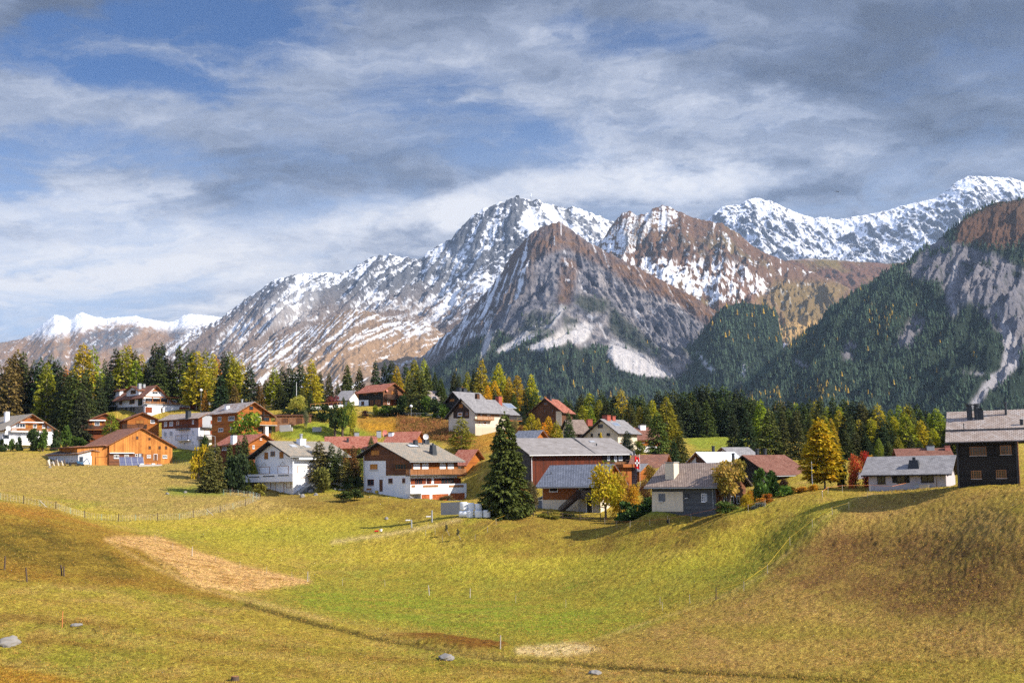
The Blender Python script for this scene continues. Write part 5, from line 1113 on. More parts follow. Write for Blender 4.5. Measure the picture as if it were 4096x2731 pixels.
# 19 the long dark barn
h = HS('barn', 'very long dark red planked barn with a wide grey panel roof and white downpipe', z5, (218, 1010, 222), 25, A=1400, D=18, cat='barn')
ze = h.hz(218, 640); rr = 3.3
h.block('red_planks', 'grey_panel', 0, h.W, 0, h.D, -DEP, ze, 'x', rr, 0.5, 1.0, 0.7, 0.2, 'dark_trim', rg='white_paint')
h.panel('B', [(0.0, -DEP), (17.9, -DEP), (17.9, ze), (9, ze+rr-0.1), (0.0, ze)], 'grey_planks', 0.05, loc=True)
m = MB(); c = Vector(h.L('A', 0.25, ze-0.1, 0.9)); m.tube(c, c+Vector((-0.05, 0.75, -0.6)), .07); m.tube(c+Vector((-0.05, .75, -.6)), c+Vector((-0.05, .75, -6.5)), .07)
m.obj('downpipe', 'white_paint', h.root)
ux = h.f('A', 1058, 700)[0]; h.panel('A', [(ux, -1), (h.W, -1), (h.W, ze-0.05), (ux, ze-0.05)], 'dark_planks', 0.04, loc=True)
for a in ((1120, 650, 1150, 715, 'c'), (1202, 648, 1232, 728, 'c'), (1255, 645, 1300, 715, 'c')): h.win('A', *a, ob=.04, sill=False) if a[4] == 0 else h.win('A', *a[:4], 'c', ob=.04, sill=False)
h.balcony('A', 1085, 1450, 732, 800, 1.8, 'weathered_rail', 'dark_trim')
m = MB(); u_, z_ = h.f('A', 770, 470)
for k in range(1): m.prism([(u_*0+h.W*0.62, -0.9, ze-0.3+0.16), (h.W*0.62+0.18, -0.9, ze-0.3+.16), (h.W*.62+0.18, h.D/2, ze+rr+.42), (h.W*.62, h.D/2, ze+rr+.42)], (0, 0, 0.12))
m.obj('roof_seam', 'dark_metal', h.roof); h.chimney(994, 512, 0.25, 4, 'dark_metal', kind='pipe'); h.skylight(942, 492, 1.3, 0.9, 'curtain')
FLOWER = [h.thing_at(x, 745, 'A', 1.95) for x in (1100, 1190, 1415)]; PIPE_P = h.thing_at(1442, 725, 'A', 1.6)

# 20 rust coloured house
h = HS('house', 'rust orange clad house with blue grey tiles, cream ground floor and dark outside stairs', z5, (360, 1362, 203), -31, A=1045, D=9)
ze = h.hz(360, 985); u, zr_ = h.f('R', 1150, 752, 0.7); ri = max(zr_-0.3-ze, 1.6); ri = min(ri, 3.2)
h.block('cream_plaster', 'blue_tile', 0, h.W, 0, h.D, -1.5, ze, 'x', ri, 0.5, 1.3, 0.8, 0.2, 'rust_boards', rg='grey_metal')
h.panel('A', [(362, 1176), (778, 1176), (778, 988), (362, 988)], 'rust_boards', 0.06); h.panel('R', [(0, h.hz(778, 1176)), (h.D, h.hz(778, 1176)), (h.D, ze), (h.D/2, ze+ri-0.05), (0, ze)], 'rust_boards', 0.06, loc=True)
h.win('A', 435, 993, 538, 1082, bars=0, ob=.06, fr='white_paint', pane='dark_trim', kind='g'); h.door('A', 795, 988, 822, 1065, 'curtain', 'white_paint'); h.panel('A', [(830, 1065), (1040, 1065), (1040, 985), (830, 985)], 'dark_planks', 0.03)  # last dark panel is painted shade for the upper recess
h.panel('A', [(778, 1352), (1042, 1352), (1042, 1180), (778, 1180)], 'concrete', 0.02, 'porch_recess'); h.door('A', 880, 1184, 945, 1330, 'rubber', 'white_paint', ob=.02)  # flat grey panel stands in for the shade of the porch
h.balcony('A', 752, 1042, 1062, 1160, 1.7, 'dark_planks', 'dark_trim')
u1, z1_ = h.f('A', 760, 1150, 1.7); u0, z0_ = h.f('A', 545, 1345, 1.7); m = MB(); nst = 12
for k in range(nst):
    uu = u0+(u1-u0)*k/nst; zz_ = z0_+(z1_-z0_)*k/nst; m.box(uu, uu+0.42, -1.65, -0.75, zz_+0.1, zz_+0.2)
for yy in (-1.74, -0.74): m.prism([(u0-.1, yy, z0_-.1), (u1, yy, z1_-0.15), (u1, yy, z1_+.2), (u0-.1, yy, z0_+.25)], (0, 0.08, 0))
m.prism([(u0, -1.76, z0_+1.0), (u1, -1.76, z1_+1.0), (u1, -1.76, z1_+1.1), (u0, -1.76, z0_+1.1)], (0, 0.1, 0))
for k in range(22): uu = u0+(u1-u0)*k/22; zz_ = z0_+(z1_-z0_)*k/22; m.box(uu, uu+0.11, -1.73, -1.69, zz_+0.15, zz_+1.02)
m.obj('outside_stairs', 'dark_planks', h.root)
m = MB(); ul = h.f('A', 245, 1300)[0]; m.prism([(ul, 0.5, -1), (0, 0.5, -1), (0, 0.5, h.hz(360, 1158)), (ul, 0.5, h.hz(300, 1195))], (0, 3, 0)); m.obj('lean_to', 'cream_plaster', h.root)
m = MB(); m.prism([(ul-.7, .2, h.hz(245, 1195)-.05), (0.1, .2, h.hz(360, 1140)), (0.1, .2, h.hz(360, 1128)), (ul-.7, .2, h.hz(245, 1183))], (0, 3.6, 0)); m.obj('lean_to_roof', 'grey_metal', h.root)
h.door('A', 280, 1185, 355, 1355, 'grey_door', 'white_paint', ob=-0.5)
h.block('rust_boards', None, h.W*0.35, h.W-0.5, h.D+.02, h.D+5.5, -1.5, h.hz(1200, 820)+0.4, '-'); m = MB(); m.box(h.W*0.3, h.W+0.6, h.D-.5, h.D+6.2, h.hz(1200, 820)+0.41, h.hz(1200, 820)+1.0); m.obj('flat_roof', 'rust_boards', h.root)
h.block('rust_boards', 'blue_tile', h.W*0.35, h.W-0.5, h.D+5.6, h.D+9.5, -1.5, h.hz(1200, 820)-1.5, 'x', 1.6, 0.02, .9, 1.0, .2, 'rust_boards'); h.chimney(456, 845, 0.2, 2.0, 'dark_metal', kind='pipe')
for a in ((1060, 935, 1085, 945), (1115, 930, 1155, 945)): pass

# 21 red tile roofs behind the flag
h = HS('house', 'red brown tiled roof with little orange gable behind the swiss flag', z5, (1400, 900, 226), -20, A=1760, D=9)
h.block('orange_logs', 'barn_tile', 0, h.W, 0, h.D, -1.5, h.hz(1400, 815), 'x', 2.7, 0.5, 0.8, 0.8); h.win('A', 1600, 825, 1640, 850)
h = HS('shed', 'small grey roofed shed with orange gable at the foot of the red brown roof', z5, (1420, 900, 214), -35, A=1500, D=5, cat='shed')
h.block('orange_logs', 'grey_shingle', 0, h.W, 0, h.D, -1.5, h.hz(1420, 840), 'x', 1.2, 0.5, 0.6, 0.7); h.win('A', 1440, 855, 1460, 875)

# 22 old stone and log house with beige tiles
h = HS('house', 'old grey log house with a cream corner, beige tiled roof and big square chimney', z6, (287, 1165, 166), -38, A=955, D=9.5)
ze = h.hz(287, 888); h.block('grey_logs', 'beige_tile', 0, h.W, 0, h.D, -1.5, ze, 'x', 2.9, 0.5, 0.9, 0.8, 0.2, 'dark_trim', rg='grey_metal')
h.panel('A', [(287, 1165), (612, 1165), (607, 955), (287, 957)], 'cream_plaster', 0.12)
h.win('A', 352, 978, 398, 1058, fr='grey_door', ob=.12, hb=2, sh='R', shm='grey_door', slab='white_paint'); h.win('A', 632, 980, 657, 1022, fr='grey_planks', hb=1, sh='R', shm='grey_planks', slab='white_paint'); h.win('A', 800, 975, 842, 1062, fr='white_paint', hb=2, sh='R', shm='curtain', slab='white_paint')
h.panel('R', [(0, -1.5), (h.D, -1.5), (h.D, ze), (h.D/2, ze+2.85), (0, ze)], 'brown_logs', 0.06, loc=True)
for u in (2.2, 4.4, 6.3): 
    m = MB(); h.fb(m, 'R', u, u+0.9, 1.0, 2.2, .06, .13); w_ = m.obj('window', 'white_paint', h.root); m = MB(); h.fb(m, 'R', u+.1, u+.8, 1.1, 2.1, .13, .135); m.obj('pane', 'window_glass', w_); m = MB(); h.fb(m, 'R', u-.5, u-.03, 1.0, 2.2, .06, .12); m.obj('shutter', 'dark_planks', w_)
h.chimney(488, 645, 1.5, 1.6, 'cream_plaster', cap='concrete', hgt=5.2)
m = MB(); c = Vector(h.L('A', h.W-0.4, ze-.2, 1.0)); m.tube(c, c+Vector((0, 0.85, -0.5)), .055); m.tube(c+Vector((0, .85, -.5)), c+Vector((0, .85, -3.2)), .055); m.obj('downpipe', 'grey_metal', h.root)
# 23 house with bright panels
h = HS('house', 'white gabled house with a bright panel roof behind the beige tiled roof', z6, (880, 800, 215), 40, W=10, B=588)
ze, ri, rp = gable(h, 'B', 655, (740, 542), 0.9)
h.block('white_plaster', 'bright_panel', 0, h.W, 0, h.D, -1.5, ze, 'x', ri, rp, 0.9, 1.0, 0.2, 'trim_wood'); h.panel('B', [(850, 652), (743, 652), (743, 575), (800, 612)], 'brown_planks'); h.chimney(922, 478, 0.6, 4, 'dark_metal', kind='pipe')
h = HS('house', 'grey roof corner showing right behind the bright panel roof', z6, (1160, 700, 228), 30, W=6, D=7)
h.block('white_plaster', 'grey_shingle', 0, h.W, 0, h.D, -1.5, h.hz(1160, 600), 'x', 2.0, 0.5, 0.8, 0.8)
# 24 dark house with brown tiles
h = HS('house', 'dark house under a broad red brown tiled roof with two round black flues', z6, (1520, 905, 190), 33, A=1885, D=11)
ze = h.hz(1520, 765); h.block('black_logs', 'brown_tile', 0, h.W, 0, h.D, -1.5, ze, 'x', 3.0, 0.5, 1.1, 1.0, 0.2, 'dark_trim', rg='grey_metal')
h.panel('B', [(1500, 880), (1370, 880), (1370, 775), (1500, 775)], 'cream_plaster'); h.chimney(1380, 505, 0.65, 6.5, 'dark_metal', kind='pipe'); h.chimney(1463, 508, 0.55, 6.0, 'dark_metal', kind='pipe'); h.chimney(1130, 552, 0.5, 8.5, 'dark_metal', kind='pipe'); h.win('A', 1700, 800, 1740, 835, fr='dark_trim')
# 25 small roofs
h = HS('house', 'bluish panel roof with small orange gable just left above the long barn', z5, (20, 520, 240), -25, A=240, D=8)
h.block('orange_logs', 'blue_tile', 0, h.W, 0, h.D, -1.5, h.hz(20, 478), 'x', 2.0, 0.5, 0.7, 0.8); h.win('A', 120, 485, 150, 500)
h = HS('house', 'orange red tiled roof peeping out right of the large chalet beside the big spruce', z3, (1330, 1330, 246), -28, A=1460, D=9)
h.block('orange_logs', 'red_tile', 0, h.W, 0, h.D, -1.5, h.hz(1330, 1195), 'x', 3.1, 0.5, 0.8, 1.0); h.win('A', 1395, 1215, 1425, 1245)
# 27, 28 right side
h = HS('house', 'low lilac white house with shingled roof and black shutters beside the black log house', z7, (472, 1222, 152), -30, A=1282, D=8)
ze = h.hz(472, 1030); h.block('lilac_plaster', 'grey_shingle', 0, h.W, 0, h.D, -1.5, ze, 'x', 2.1, 0.5, 0.8, 0.9, 0.16, 'dark_trim')
for a in ((556, 1052, 642, 1132), (758, 1045, 850, 1122), (1012, 1036, 1148, 1115)): h.win('A', *a, fr='dark_trim', pane='window_glass', bars=1, sh='LR' if a[0] == 758 else '', shm='black_logs', slab='dark_trim')
h.chimney(940, 878, 1.5, 1.3, 'dark_metal', kind='taper'); DISH2 = h.thing_at(968, 1148, 'A', 1.0); CRATE = h.thing_at(1050, 1160, 'A', 1.0)
h = HS('house', 'far brown roof with pink chimney peeping over the low lilac white house', z7, (800, 960, 215), -12, A=1340, D=9)
h.block('white_plaster', 'brown_tile', 0, h.W, 0, h.D, -1.5, h.hz(800, 880), 'x', 1.9, 0.5, 0.8, 0.6); h.chimney(1290, 800, 0.9, 3.5, 'pink_paint', cap='pink_paint'); h.chimney(1112, 798, 1.4, 4, 'grey_metal'); h.win('A', 860, 890, 890, 915)
h = HS('house', 'tiny pale house corner with a curtained window behind the red tree', z7, (375, 1225, 175), -20, A=475, D=5)
h.block('white_plaster', 'grey_shingle', 0, h.W, 0, h.D, -1.5, h.hz(375, 1150), 'x', 1.8, 0.5, 0.4, 0.3); h.win('A', 398, 1170, 458, 1212, 'c', fr='white_paint')
# 29 black log house at the right edge
h = HS('house', 'old black log house with stone slab roof at the right edge of the photo', z7, (1402, 1172, 131), -25, A=2045, D=9)
ze = h.hz(1402, 648); h.block('black_logs', 'pink_slate', 0, h.W, 0, h.D, -1.5, ze, 'x', 3.0, 0.5, 1.2, 1.1, 0.14, 'grey_planks')
h.panel('R', [(0, -1.5), (h.D, -1.5), (h.D, ze), (0, ze)], 'brown_logs', 0.05, loc=True)  # sunlight on the end wall painted as browner logs
for a in ((1520, 748, 1700, 838, 5), (1838, 735, 1962, 828, 3), (1535, 998, 1648, 1082, 3), (1797, 990, 1910, 1076, 3)): h.win('A', *a[:4], fr='weathered_rail', bars=a[4], hb=2, sh='LR', shm='black_logs', slab='concrete')
for x_ in (0.0, h.W-.22): m = MB(); h.fb(m, 'A', x_, x_+.22, -1.5, ze-.05, 0.001, .14); m.obj('corner_post', 'grey_planks', h.root)
m = MB()
for k in range(1): u_ = 0; m.tube((-1.1, 0.75, h.rz(0, 0.75)+.12), (h.W+1.1, 0.75, h.rz(0, 0.75)+.12), .07)
m.obj('snow_guard', 'dark_metal', h.roof)
for x_, y_, w_ in ((1515, 300, .62), (1592, 300, .62), (1640, 345, .5)): h.chimney(x_, y_, w_, 3.0, 'dark_metal', kind='box' if w_ < .6 else 'pipe')
h.chimney(1895, 278, 0.28, 3.6, 'dark_metal', kind='pipe'); h.chimney(2055, 460, 0.2, 1.6, 'dark_metal', kind='pipe'); h.chimney(2072, 460, 0.2, 1.6, 'dark_metal', kind='pipe'); h.chimney(1460, 505, .1, .7, 'dark_metal', kind='pipe')
# 30 far houses on the hill
h = HS('house', 'grey roofed house behind the red shrub on the hill left of the black chalet', z2, (1690, 850, 345), -20, A=1800, D=9)
h.block('white_plaster', 'grey_shingle', 0, h.W, 0, h.D, -1.5, h.hz(1690, 785), 'x', 3.0, 0.5, 0.7, 0.8); h.win('A', 1720, 795, 1745, 815)
h = HS('house', 'little pale roofed house glimpsed between spruces on the hill', z3, (1115, 560, 335), 25, W=4.5, D=6)
h.block('white_plaster', 'pink_slate', 0, h.W, 0, h.D, -1.5, h.hz(1115, 515), 'x', 2.6, 0.5, 0.5, 0.5); h.skylight(1145, 500, 1.4, 1.2); h.win('A', 1125, 525, 1145, 545, fr='dark_trim')
# summit station
def summit():
    d = LAYERS['mountain171']
    def top(px2):
        row = 14; j = int(np.argmin(np.abs(d['px'][row]-px2*S2))); return Vector((d['X'][row, j], d['Y'][row, j], d['Z'][row, j]))
    p = top(1188); r = empty('summit_station', p, 0.2, label='tiny dark cable car station on the pointed snowy summit', category='building')
    m = MB(); m.box(-11, 11, -6, 6, -14, 1); m.box(-6, 8, -4, 4, 1, 4); m.obj('wall', 'dark_metal', r); m = MB(); m.box(-8, 10, -6, 6, 4.1, 5.2); m.obj('roof', 'grey_metal', r)
    p = top(1219); r = empty('radio_mast', p, 0, label='thin white antenna mast standing right of the summit station', category='antenna mast')
    m = MB(); m.tube((0, 0, -12), (0, 0, 22), 2.0, 1.6); m.obj('mast', 'grey_metal', r); m = MB(); m.tube((0, 0, 22), (0, 0, 42), 3.2, 2.6); m.obj('antenna', 'white_paint', r)
summit()
# ---------------------------------------------------------------- trees and shrubs
def m_leaf(name, tr=0.25, hue=0.05):
    m, n = new_mat(name); oi = n.n('ShaderNodeObjectInfo'); g = n.n('ShaderNodeTexCoord').outputs['Object']
    a = n.n('ShaderNodeAttribute', attribute_name='tone'); f = n.noise(g, 0.55, 4, 0.65)
    v = n.m('ADD', n.m('ADD', n.m('MULTIPLY', a.outputs['Fac'], 0.95), n.m('MULTIPLY', f, 1.5)), -0.18)
    hs = n.n('ShaderNodeHueSaturation'); n.put(hs.inputs['Color'], oi.outputs['Color']); n.put(hs.inputs['Value'], v)
    n.put(hs.inputs['Hue'], n.m('ADD', n.m('MULTIPLY', n.m('SUBTRACT', f, 0.5), -hue*2), n.m('ADD', n.m('MULTIPLY', a.outputs['Fac'], -hue*0.5), 0.5+hue*.25)))
    b = n.n('ShaderNodeBsdfPrincipled'); n.put(b.inputs['Base Color'], hs.outputs[0]); b.inputs['Roughness'].default_value = 0.8; b.inputs['Specular IOR Level'].default_value = 0.15
    t = n.n('ShaderNodeBsdfTranslucent'); n.put(t.inputs[0], hs.outputs[0]); mx = n.n('ShaderNodeMixShader'); mx.inputs[0].default_value = tr
    n.nt.links.new(b.outputs[0], mx.inputs[1]); n.nt.links.new(t.outputs[0], mx.inputs[2]); o = n.n('ShaderNodeOutputMaterial'); n.nt.links.new(mx.outputs[0], o.inputs[0]); return m
LEAF = {'S': m_leaf('spruce_needles', 0.10, 0.03), 'L': m_leaf('larch_needles', 0.25, 0.05), 'D': m_leaf('leaves', 0.28, 0.09)}
m_plain('bark', (0.09, 0.065, 0.05), 0.95, 0.3, 3.0); m_plain('pale_bark', (0.26, 0.22, 0.18), 0.95, 0.3, 3.0)
def sprays(name, P, Dv, Lr, Wd, tilt, tone, mat):      # rhombic needle sprays: base P, direction Dv
    n = len(P); Dv = Dv/np.linalg.norm(Dv, axis=1)[:, None]; up = np.array([0, 0, 1.0])+tilt
    sd = np.cross(Dv, up); sd /= np.linalg.norm(sd, axis=1)[:, None]+1e-9
    V = np.stack([P, P+Dv*(Lr*0.45)[:, None]+sd*Wd[:, None], P+Dv*Lr[:, None]+np.array([0, 0, -0.12])*Lr[:, None], P+Dv*(Lr*0.45)[:, None]-sd*Wd[:, None]], 1)
    me = raw_mesh(name, V.reshape(-1, 3), np.arange(n*4).reshape(n, 4), 4, [mat])
    at = me.attributes.new('tone', 'FLOAT', 'FACE'); at.data.foreach_set('value', tone.astype(np.float32)); return me
def conifer_mesh(seed, H=16., R=3.4, kind='S', dens=1.0):
    rs = np.random.RandomState(seed); P = []; D = []; L = []; W = []; T = []; tone = []
    h = H*(0.05 if kind == 'S' else 0.10); lean = rs.randn(2)*0.01
    while h < H*0.985:
        t = h/H; env = (1-t)**(0.88 if kind == 'S' else 0.88)*(1-math.exp(-(t+0.02)*(14 if kind == 'S' else 7)))
        nb = rs.randint(5, 8) if t < 0.9 else 4; ph = rs.rand()*6.28
        for b in range(nb):
            if rs.rand() < (0.06 if kind == 'S' else 0.10): continue
            bl = R*env*rs.uniform(0.62, 1.18)+0.15; a = ph+b*6.283/nb+rs.randn()*0.25; hh = h+rs.randn()*0.12
            dr = np.array([math.cos(a), math.sin(a)]); ns = int(max(3, bl*(8.5 if kind == 'S' else 9)*dens)); r = np.sqrt(rs.rand(ns))*bl*0.97+0.05
            if kind == 'S': dz = (0.25-0.55*(1-t))*r-0.05*r*r+0.09*np.maximum(r-bl*.6, 0)**1.5
            else: dz = (0.12+0.35*t)*r-0.04*r*r
            side = rs.uniform(-1, 1, ns)*0.42*np.sqrt(r*bl)*0.5*(1-r/bl*0.6)
            x = dr[0]*r-dr[1]*side; y = dr[1]*r+dr[0]*side; z = hh+dz+rs.randn(ns)*0.08
            P.append(np.stack([x+lean[0]*h, y+lean[1]*h, z], 1))
            an = a+np.sign(side)*rs.uniform(0.1, 1.1, ns); el = (rs.uniform(-0.75, 0.15, ns) if kind == 'S' else rs.uniform(-0.7, 0.6, ns))
            D.append(np.stack([np.cos(an)*np.cos(el), np.sin(an)*np.cos(el), np.sin(el)], 1))
            L.append(rs.uniform(0.40, 0.95, ns)*(0.75+0.35*(1-t))); W.append(rs.uniform(0.11, 0.23, ns)*(1 if kind == 'S' else 0.95)); T.append(rs.randn(ns, 3)*(0.45 if kind == 'S' else 0.8))
            tone.append(np.clip(rs.uniform(0.25, 0.75)+rs.randn(ns)*0.22+0.25*(r/bl-0.5), 0, 1.2))
        h += (0.30 if kind == 'S' else 0.34)/dens**0.5*rs.uniform(0.7, 1.3)
    ns = 14; P.append(np.stack([rs.randn(ns)*.05+lean[0]*H, rs.randn(ns)*.05+lean[1]*H, H*rs.uniform(0.955, 1.0, ns)], 1)); D.append(np.stack([rs.randn(ns)*.3, rs.randn(ns)*.3, np.full(ns, 1.)], 1)); L.append(np.full(ns, 0.5)); W.append(np.full(ns, .09)); T.append(rs.randn(ns, 3)); tone.append(np.full(ns, .5))
    c = np.concatenate; return sprays('crown', c(P), c(D), c(L), c(W), c(T), c(tone), LEAF['S' if kind == 'S' else 'L'])
def trunk_mesh(H, r, mat='bark', limbs=0, seed=0):
    m = MB(); rs = random.Random(seed); n = 6; pts_ = [Vector((rs.uniform(-.06, .06)*k*.3, rs.uniform(-.06, .06)*k*.3, H*k/n)) for k in range(n+1)]; pts_[0].z = -1.0
    for k in range(n): m.tube(pts_[k], pts_[k+1], r*(1-k/n)**0.8+.02, r*(1-(k+1)/n)**0.8+.02, 7, caps=False)
    for i in range(limbs):
        k = rs.uniform(0.25, 0.9); p = Vector((0, 0, H*k)); a = rs.uniform(0, 6.28); L_ = H*0.30*(1.1-k); q = p+Vector((math.cos(a)*L_, math.sin(a)*L_, L_*rs.uniform(0.1, .7))); m.tube(p, q, r*.35*(1-k)+.02, .012, 5, caps=False)
    return m.mesh('trunk', [mat])
def blob_mesh(seed, W=2., H=2., n=1400, ls=0.22, base=0.0, clumps=12, kind='D', up=0.0, round_=1.0):
    rs = np.random.RandomState(seed); cl = []
    for i in range(clumps):
        a = rs.rand()*6.28; rr = math.sqrt(rs.rand())*0.62; zc = rs.rand()
        pr = math.sin(math.pi*min(max(0.12+0.80*zc, 0), 1))**0.6*round_+(1-round_)*(1-zc); cl.append((math.cos(a)*rr*pr*W/2*1.2, math.sin(a)*rr*pr*W/2*1.2, base+(H-base)*(0.08+0.80*zc), rs.uniform(0.20, 0.34), rs.uniform(0.3, 0.7)))
    k = rs.randint(0, clumps, n); C = np.array(cl); d = rs.randn(n, 3); d /= np.linalg.norm(d, axis=1)[:, None]; rad = rs.rand(n)**0.45
    P = C[k, :3]+d*(rad*C[k, 3])[:, None]*np.array([W*.62, W*.62, (H-base)*.62]); P[:, 2] = np.maximum(P[:, 2], 0.02)
    D = d*0.8+rs.randn(n, 3)*0.5+np.array([0, 0, up]); L = rs.uniform(0.6, 1.3, n)*ls; Wd = L*rs.uniform(0.22, 0.42, n)
    tone = np.clip(C[k, 4]+rs.randn(n)*0.22, 0, 1.2); return sprays('foliage', P, D, L, Wd, rs.randn(n, 3)*0.9, tone, LEAF[kind])
CON = {'S': [conifer_mesh(10+i, 16, r_, 'S', d_) for i, (r_, d_) in enumerate([(3.6, 1), (4.1, 1), (3.1, 1), (4.5, 1), (3.4, .8), (3.9, 1.2)])],
       'L': [conifer_mesh(40+i, 16, r_, 'L', d_) for i, (r_, d_) in enumerate([(3.9, 1.1), (4.3, 1.1), (3.4, 1.0), (4.6, 1.2), (3.9, .8)])]}
TRK = [trunk_mesh(15.5, 0.24, 'bark', 16, 3), trunk_mesh(15.5, 0.22, 'pale_bark', 20, 4)]
HUE = {'S': (0.062, 0.078, 0.018), 'D': (0.036, 0.056, 0.020), 'B': (0.12, 0.095, 0.025), 'L': (0.36, 0.33, 0.022), 'G': (0.23, 0.25, 0.022), 'Y': (0.56, 0.38, 0.02), 'O': (0.48, 0.24, 0.03), 'C': (0.095, 0.115, 0.025)}
WORD = {'S': 'dark spruce', 'D': 'very dark spruce', 'B': 'brownish spruce', 'L': 'yellow green larch', 'G': 'green larch', 'Y': 'golden larch', 'O': 'orange larch', 'C': 'olive spruce'}
rt = random.Random(5); TREES = []
def conifer(px, pyt, sp, Y, wid=1.0, pyb=None, label=None, group=None, mesh=None, hs=None):
    u, v = ray(px, pyt); x = float(u)*Y; zt = float(v)*Y; z0 = gz(x, Y)-0.15 if pyb is None else float(ray(px, pyb)[1])*Y
    H = max(zt-z0, 2.0); k = 'L' if sp in 'LGYO' else 'S'; me = mesh or rt.choice(CON[k]); s_ = H/16.0; w_ = s_*wid*(1.0 if H > 9 else 1.15)*rt.uniform(0.92, 1.12)
    r = empty('larch' if k == 'L' else 'spruce', (x, Y, z0), rt.uniform(0, 6.28)); c = link('crown', me, r); c.scale = (w_, w_, s_); c.color = (*[a*rt.uniform(0.85, 1.18) for a in HUE[sp]], 1)
    t = link('trunk', TRK[0 if k == 'S' else 1], r); t.scale = (s_, s_, s_)
    r['category'] = 'tree'
    if label: r['label'] = label
    if group: r['group'] = group
    TREES.append((r, sp, x, Y, H, px)); return r
def row(group, place, lst):
    es = []
    for e in lst: r = conifer(*e); es.append((e[0], r, e[2], TREES[-1][4]))
    es.sort(key=lambda q: q[0]); cnt = {}
    tot = {}
    for q in es: tot[q[2]] = tot.get(q[2], 0)+1
    ordn = ['first', 'second', 'third', 'fourth', 'fifth', 'sixth', 'seventh', 'eighth', 'ninth', 'tenth', '11th', '12th', '13th', '14th', '15th', '16th', '17th', '18th', '19th', '20th', '21st', '22nd', '23rd', '24th', '25th', '26th', '27th', '28th', '29th', '30th']
    hs = sorted(q[3] for q in es); lo, hi = hs[len(hs)//3], hs[2*len(hs)//3]
    for x, r, sp, H in es:
        i = cnt.get(sp, 0); cnt[sp] = i+1
        r['label'] = ('only %s %s' % (WORD[sp], place)) if tot[sp] == 1 else '%s %s %s, %s from the left' % ('low' if H < lo else 'tall' if H > hi else 'mid sized', WORD[sp], place, ordn[min(i, 29)]); r['group'] = group
row('trees behind the far left chalet', 'behind the far left chalet', [(0,1464,'D',340),(38,1436,'B',338,1.1),(50,1420,'B',346,1.2),(73,1403,'B',352,1.1),(98,1411,'S',350),(132,1443,'S',352,.8),(170,1434,'D',350),(187,1451,'G',342),(207,1422,'S',352),(231,1441,'D',346,1.1),(252,1465,'D',338,1.1),(266,1470,'O',370,.8),(285,1478,'S',334,1.2),(306,1495,'S',326,1.2),(344,1480,'S',332,1.0),
    (333,1377,'L',350,1.15),(371,1386,'G',352),(-40,1440,'S',345),(-90,1420,'S',345),(330,1560,'D',318,1.1),(400,1500,'D',345)])
row('trees behind the villa', 'behind the hilltop white villa', [(421,1438,'S',372,.8),(440,1490,'D',352),(463,1396,'D',358),(495,1386,'G',356,1.1),(517,1382,'L',362),(543,1403,'S',362),(566,1419,'L',366),(545,1440,'G',354,1.2),(590,1450,'S',362),(622,1373,'D',358),(647,1373,'D',362),(640,1430,'S',352),(682,1440,'S',358),(719,1384,'S',356),(756,1396,'D',364),(771,1400,'D',366)])
row('trees above the big orange chalet', 'above the big orange chalet', [(788,1407,'L',342,1.45),(826,1396,'G',360),(853,1415,'L',364),(868,1426,'O',375),(899,1407,'D',350),(922,1405,'G',352),(940,1430,'L',346,1.2),(968,1441,'L',350,1.1),(1002,1453,'D',340),(937,1537,'B',330,1.1),(1037,1522,'B',340),(884,1500,'D',338,1.3),(820,1560,'O',338,0.8)])
row('trees beyond the wood store', 'beyond the wood store', [(1062,1520,'G',362),(1098,1470,'G',360,1.1),(1132,1468,'S',362,1.1),(1120,1530,'D',350),(1155,1457,'D',362),(1174,1472,'S',366),(1201,1449,'D',362),(1247,1438,'L',350,1.2),(1268,1500,'S',356),(1282,1487,'S',364),(1316,1491,'S',366),(1213,1560,'B',340),(1389,1459,'S',366),(1350,1530,'S',390,.8),(1438,1468,'S',370),(1180,1540,'D',348),(1240,1550,'D',346)])
row('trees around the black chalet', 'around the hilltop black chalet', [(1503,1442,'D',368),(1535,1448,'D',370),(1564,1442,'D',368),(1587,1463,'L',362,1.1),(1625,1452,'D',372),(1633,1478,'L',354),(1658,1438,'G',374),(1694,1436,'L',385),(1675,1473,'C',318,1.35),(1711,1461,'S',346),(1740,1488,'S',342),(1763,1511,'S',338),(1774,1553,'S',322),(1640,1500,'C',334,1.1)])
row('trees behind the grey roofed chalet', 'behind the grey roofed chalet', [(1815,1488,'S',352),(1836,1496,'S',356),(1870,1486,'G',350),(1895,1476,'D',346),(1926,1442,'L',338,1.1),(1992,1454,'L',340,1.15),(1977,1522,'Y',326,1.15),(1950,1540,'Y',322,1.0),(2035,1507,'L',336),(2069,1501,'L',332,1.15),(2056,1572,'S',312),(2104,1545,'D',306,1.2),(2125,1498,'L',338,1.1),(2140,1553,'C',304,1.1),(2180,1585,'O',345,.8),(1850,1545,'O',334,.8),(1868,1536,'L',328,.8),(1978,1550,'D',308,.6),(2090,1620,'D',292,1.1),(1905,1560,'L',318,.9)])
row('yellow trees below the tall brown house', 'below the tall brown house', [(2125,1652,'L',264,1.2),(2152,1672,'L',262,1.0),(2194,1664,'Y',262,1.2),(2224,1683,'L',260,1.2),(2176,1690,'Y',258,1.3),(2274,1645,'S',256,.9),(2100,1700,'L',262,1.2)])
row('spruces around the meadow edge', 'beside the small distant meadow', [(2630,1646,'C',262,1.3),(2664,1590,'G',285,1.3),(2718,1738,'S',235,1.35),(2695,1753,'D',232,1.2),(2986,1642,'D',255,1.25),(3074,1638,'C',248,1.45),(3040,1600,'G',290,1.2),(3189,1661,'S',244,1.2),(3130,1640,'S',262,1.1),(2935,1660,'D',285,1.2),(3240,1650,'S',270),(2590,1620,'S',300),(2610,1600,'L',310,1.1)])
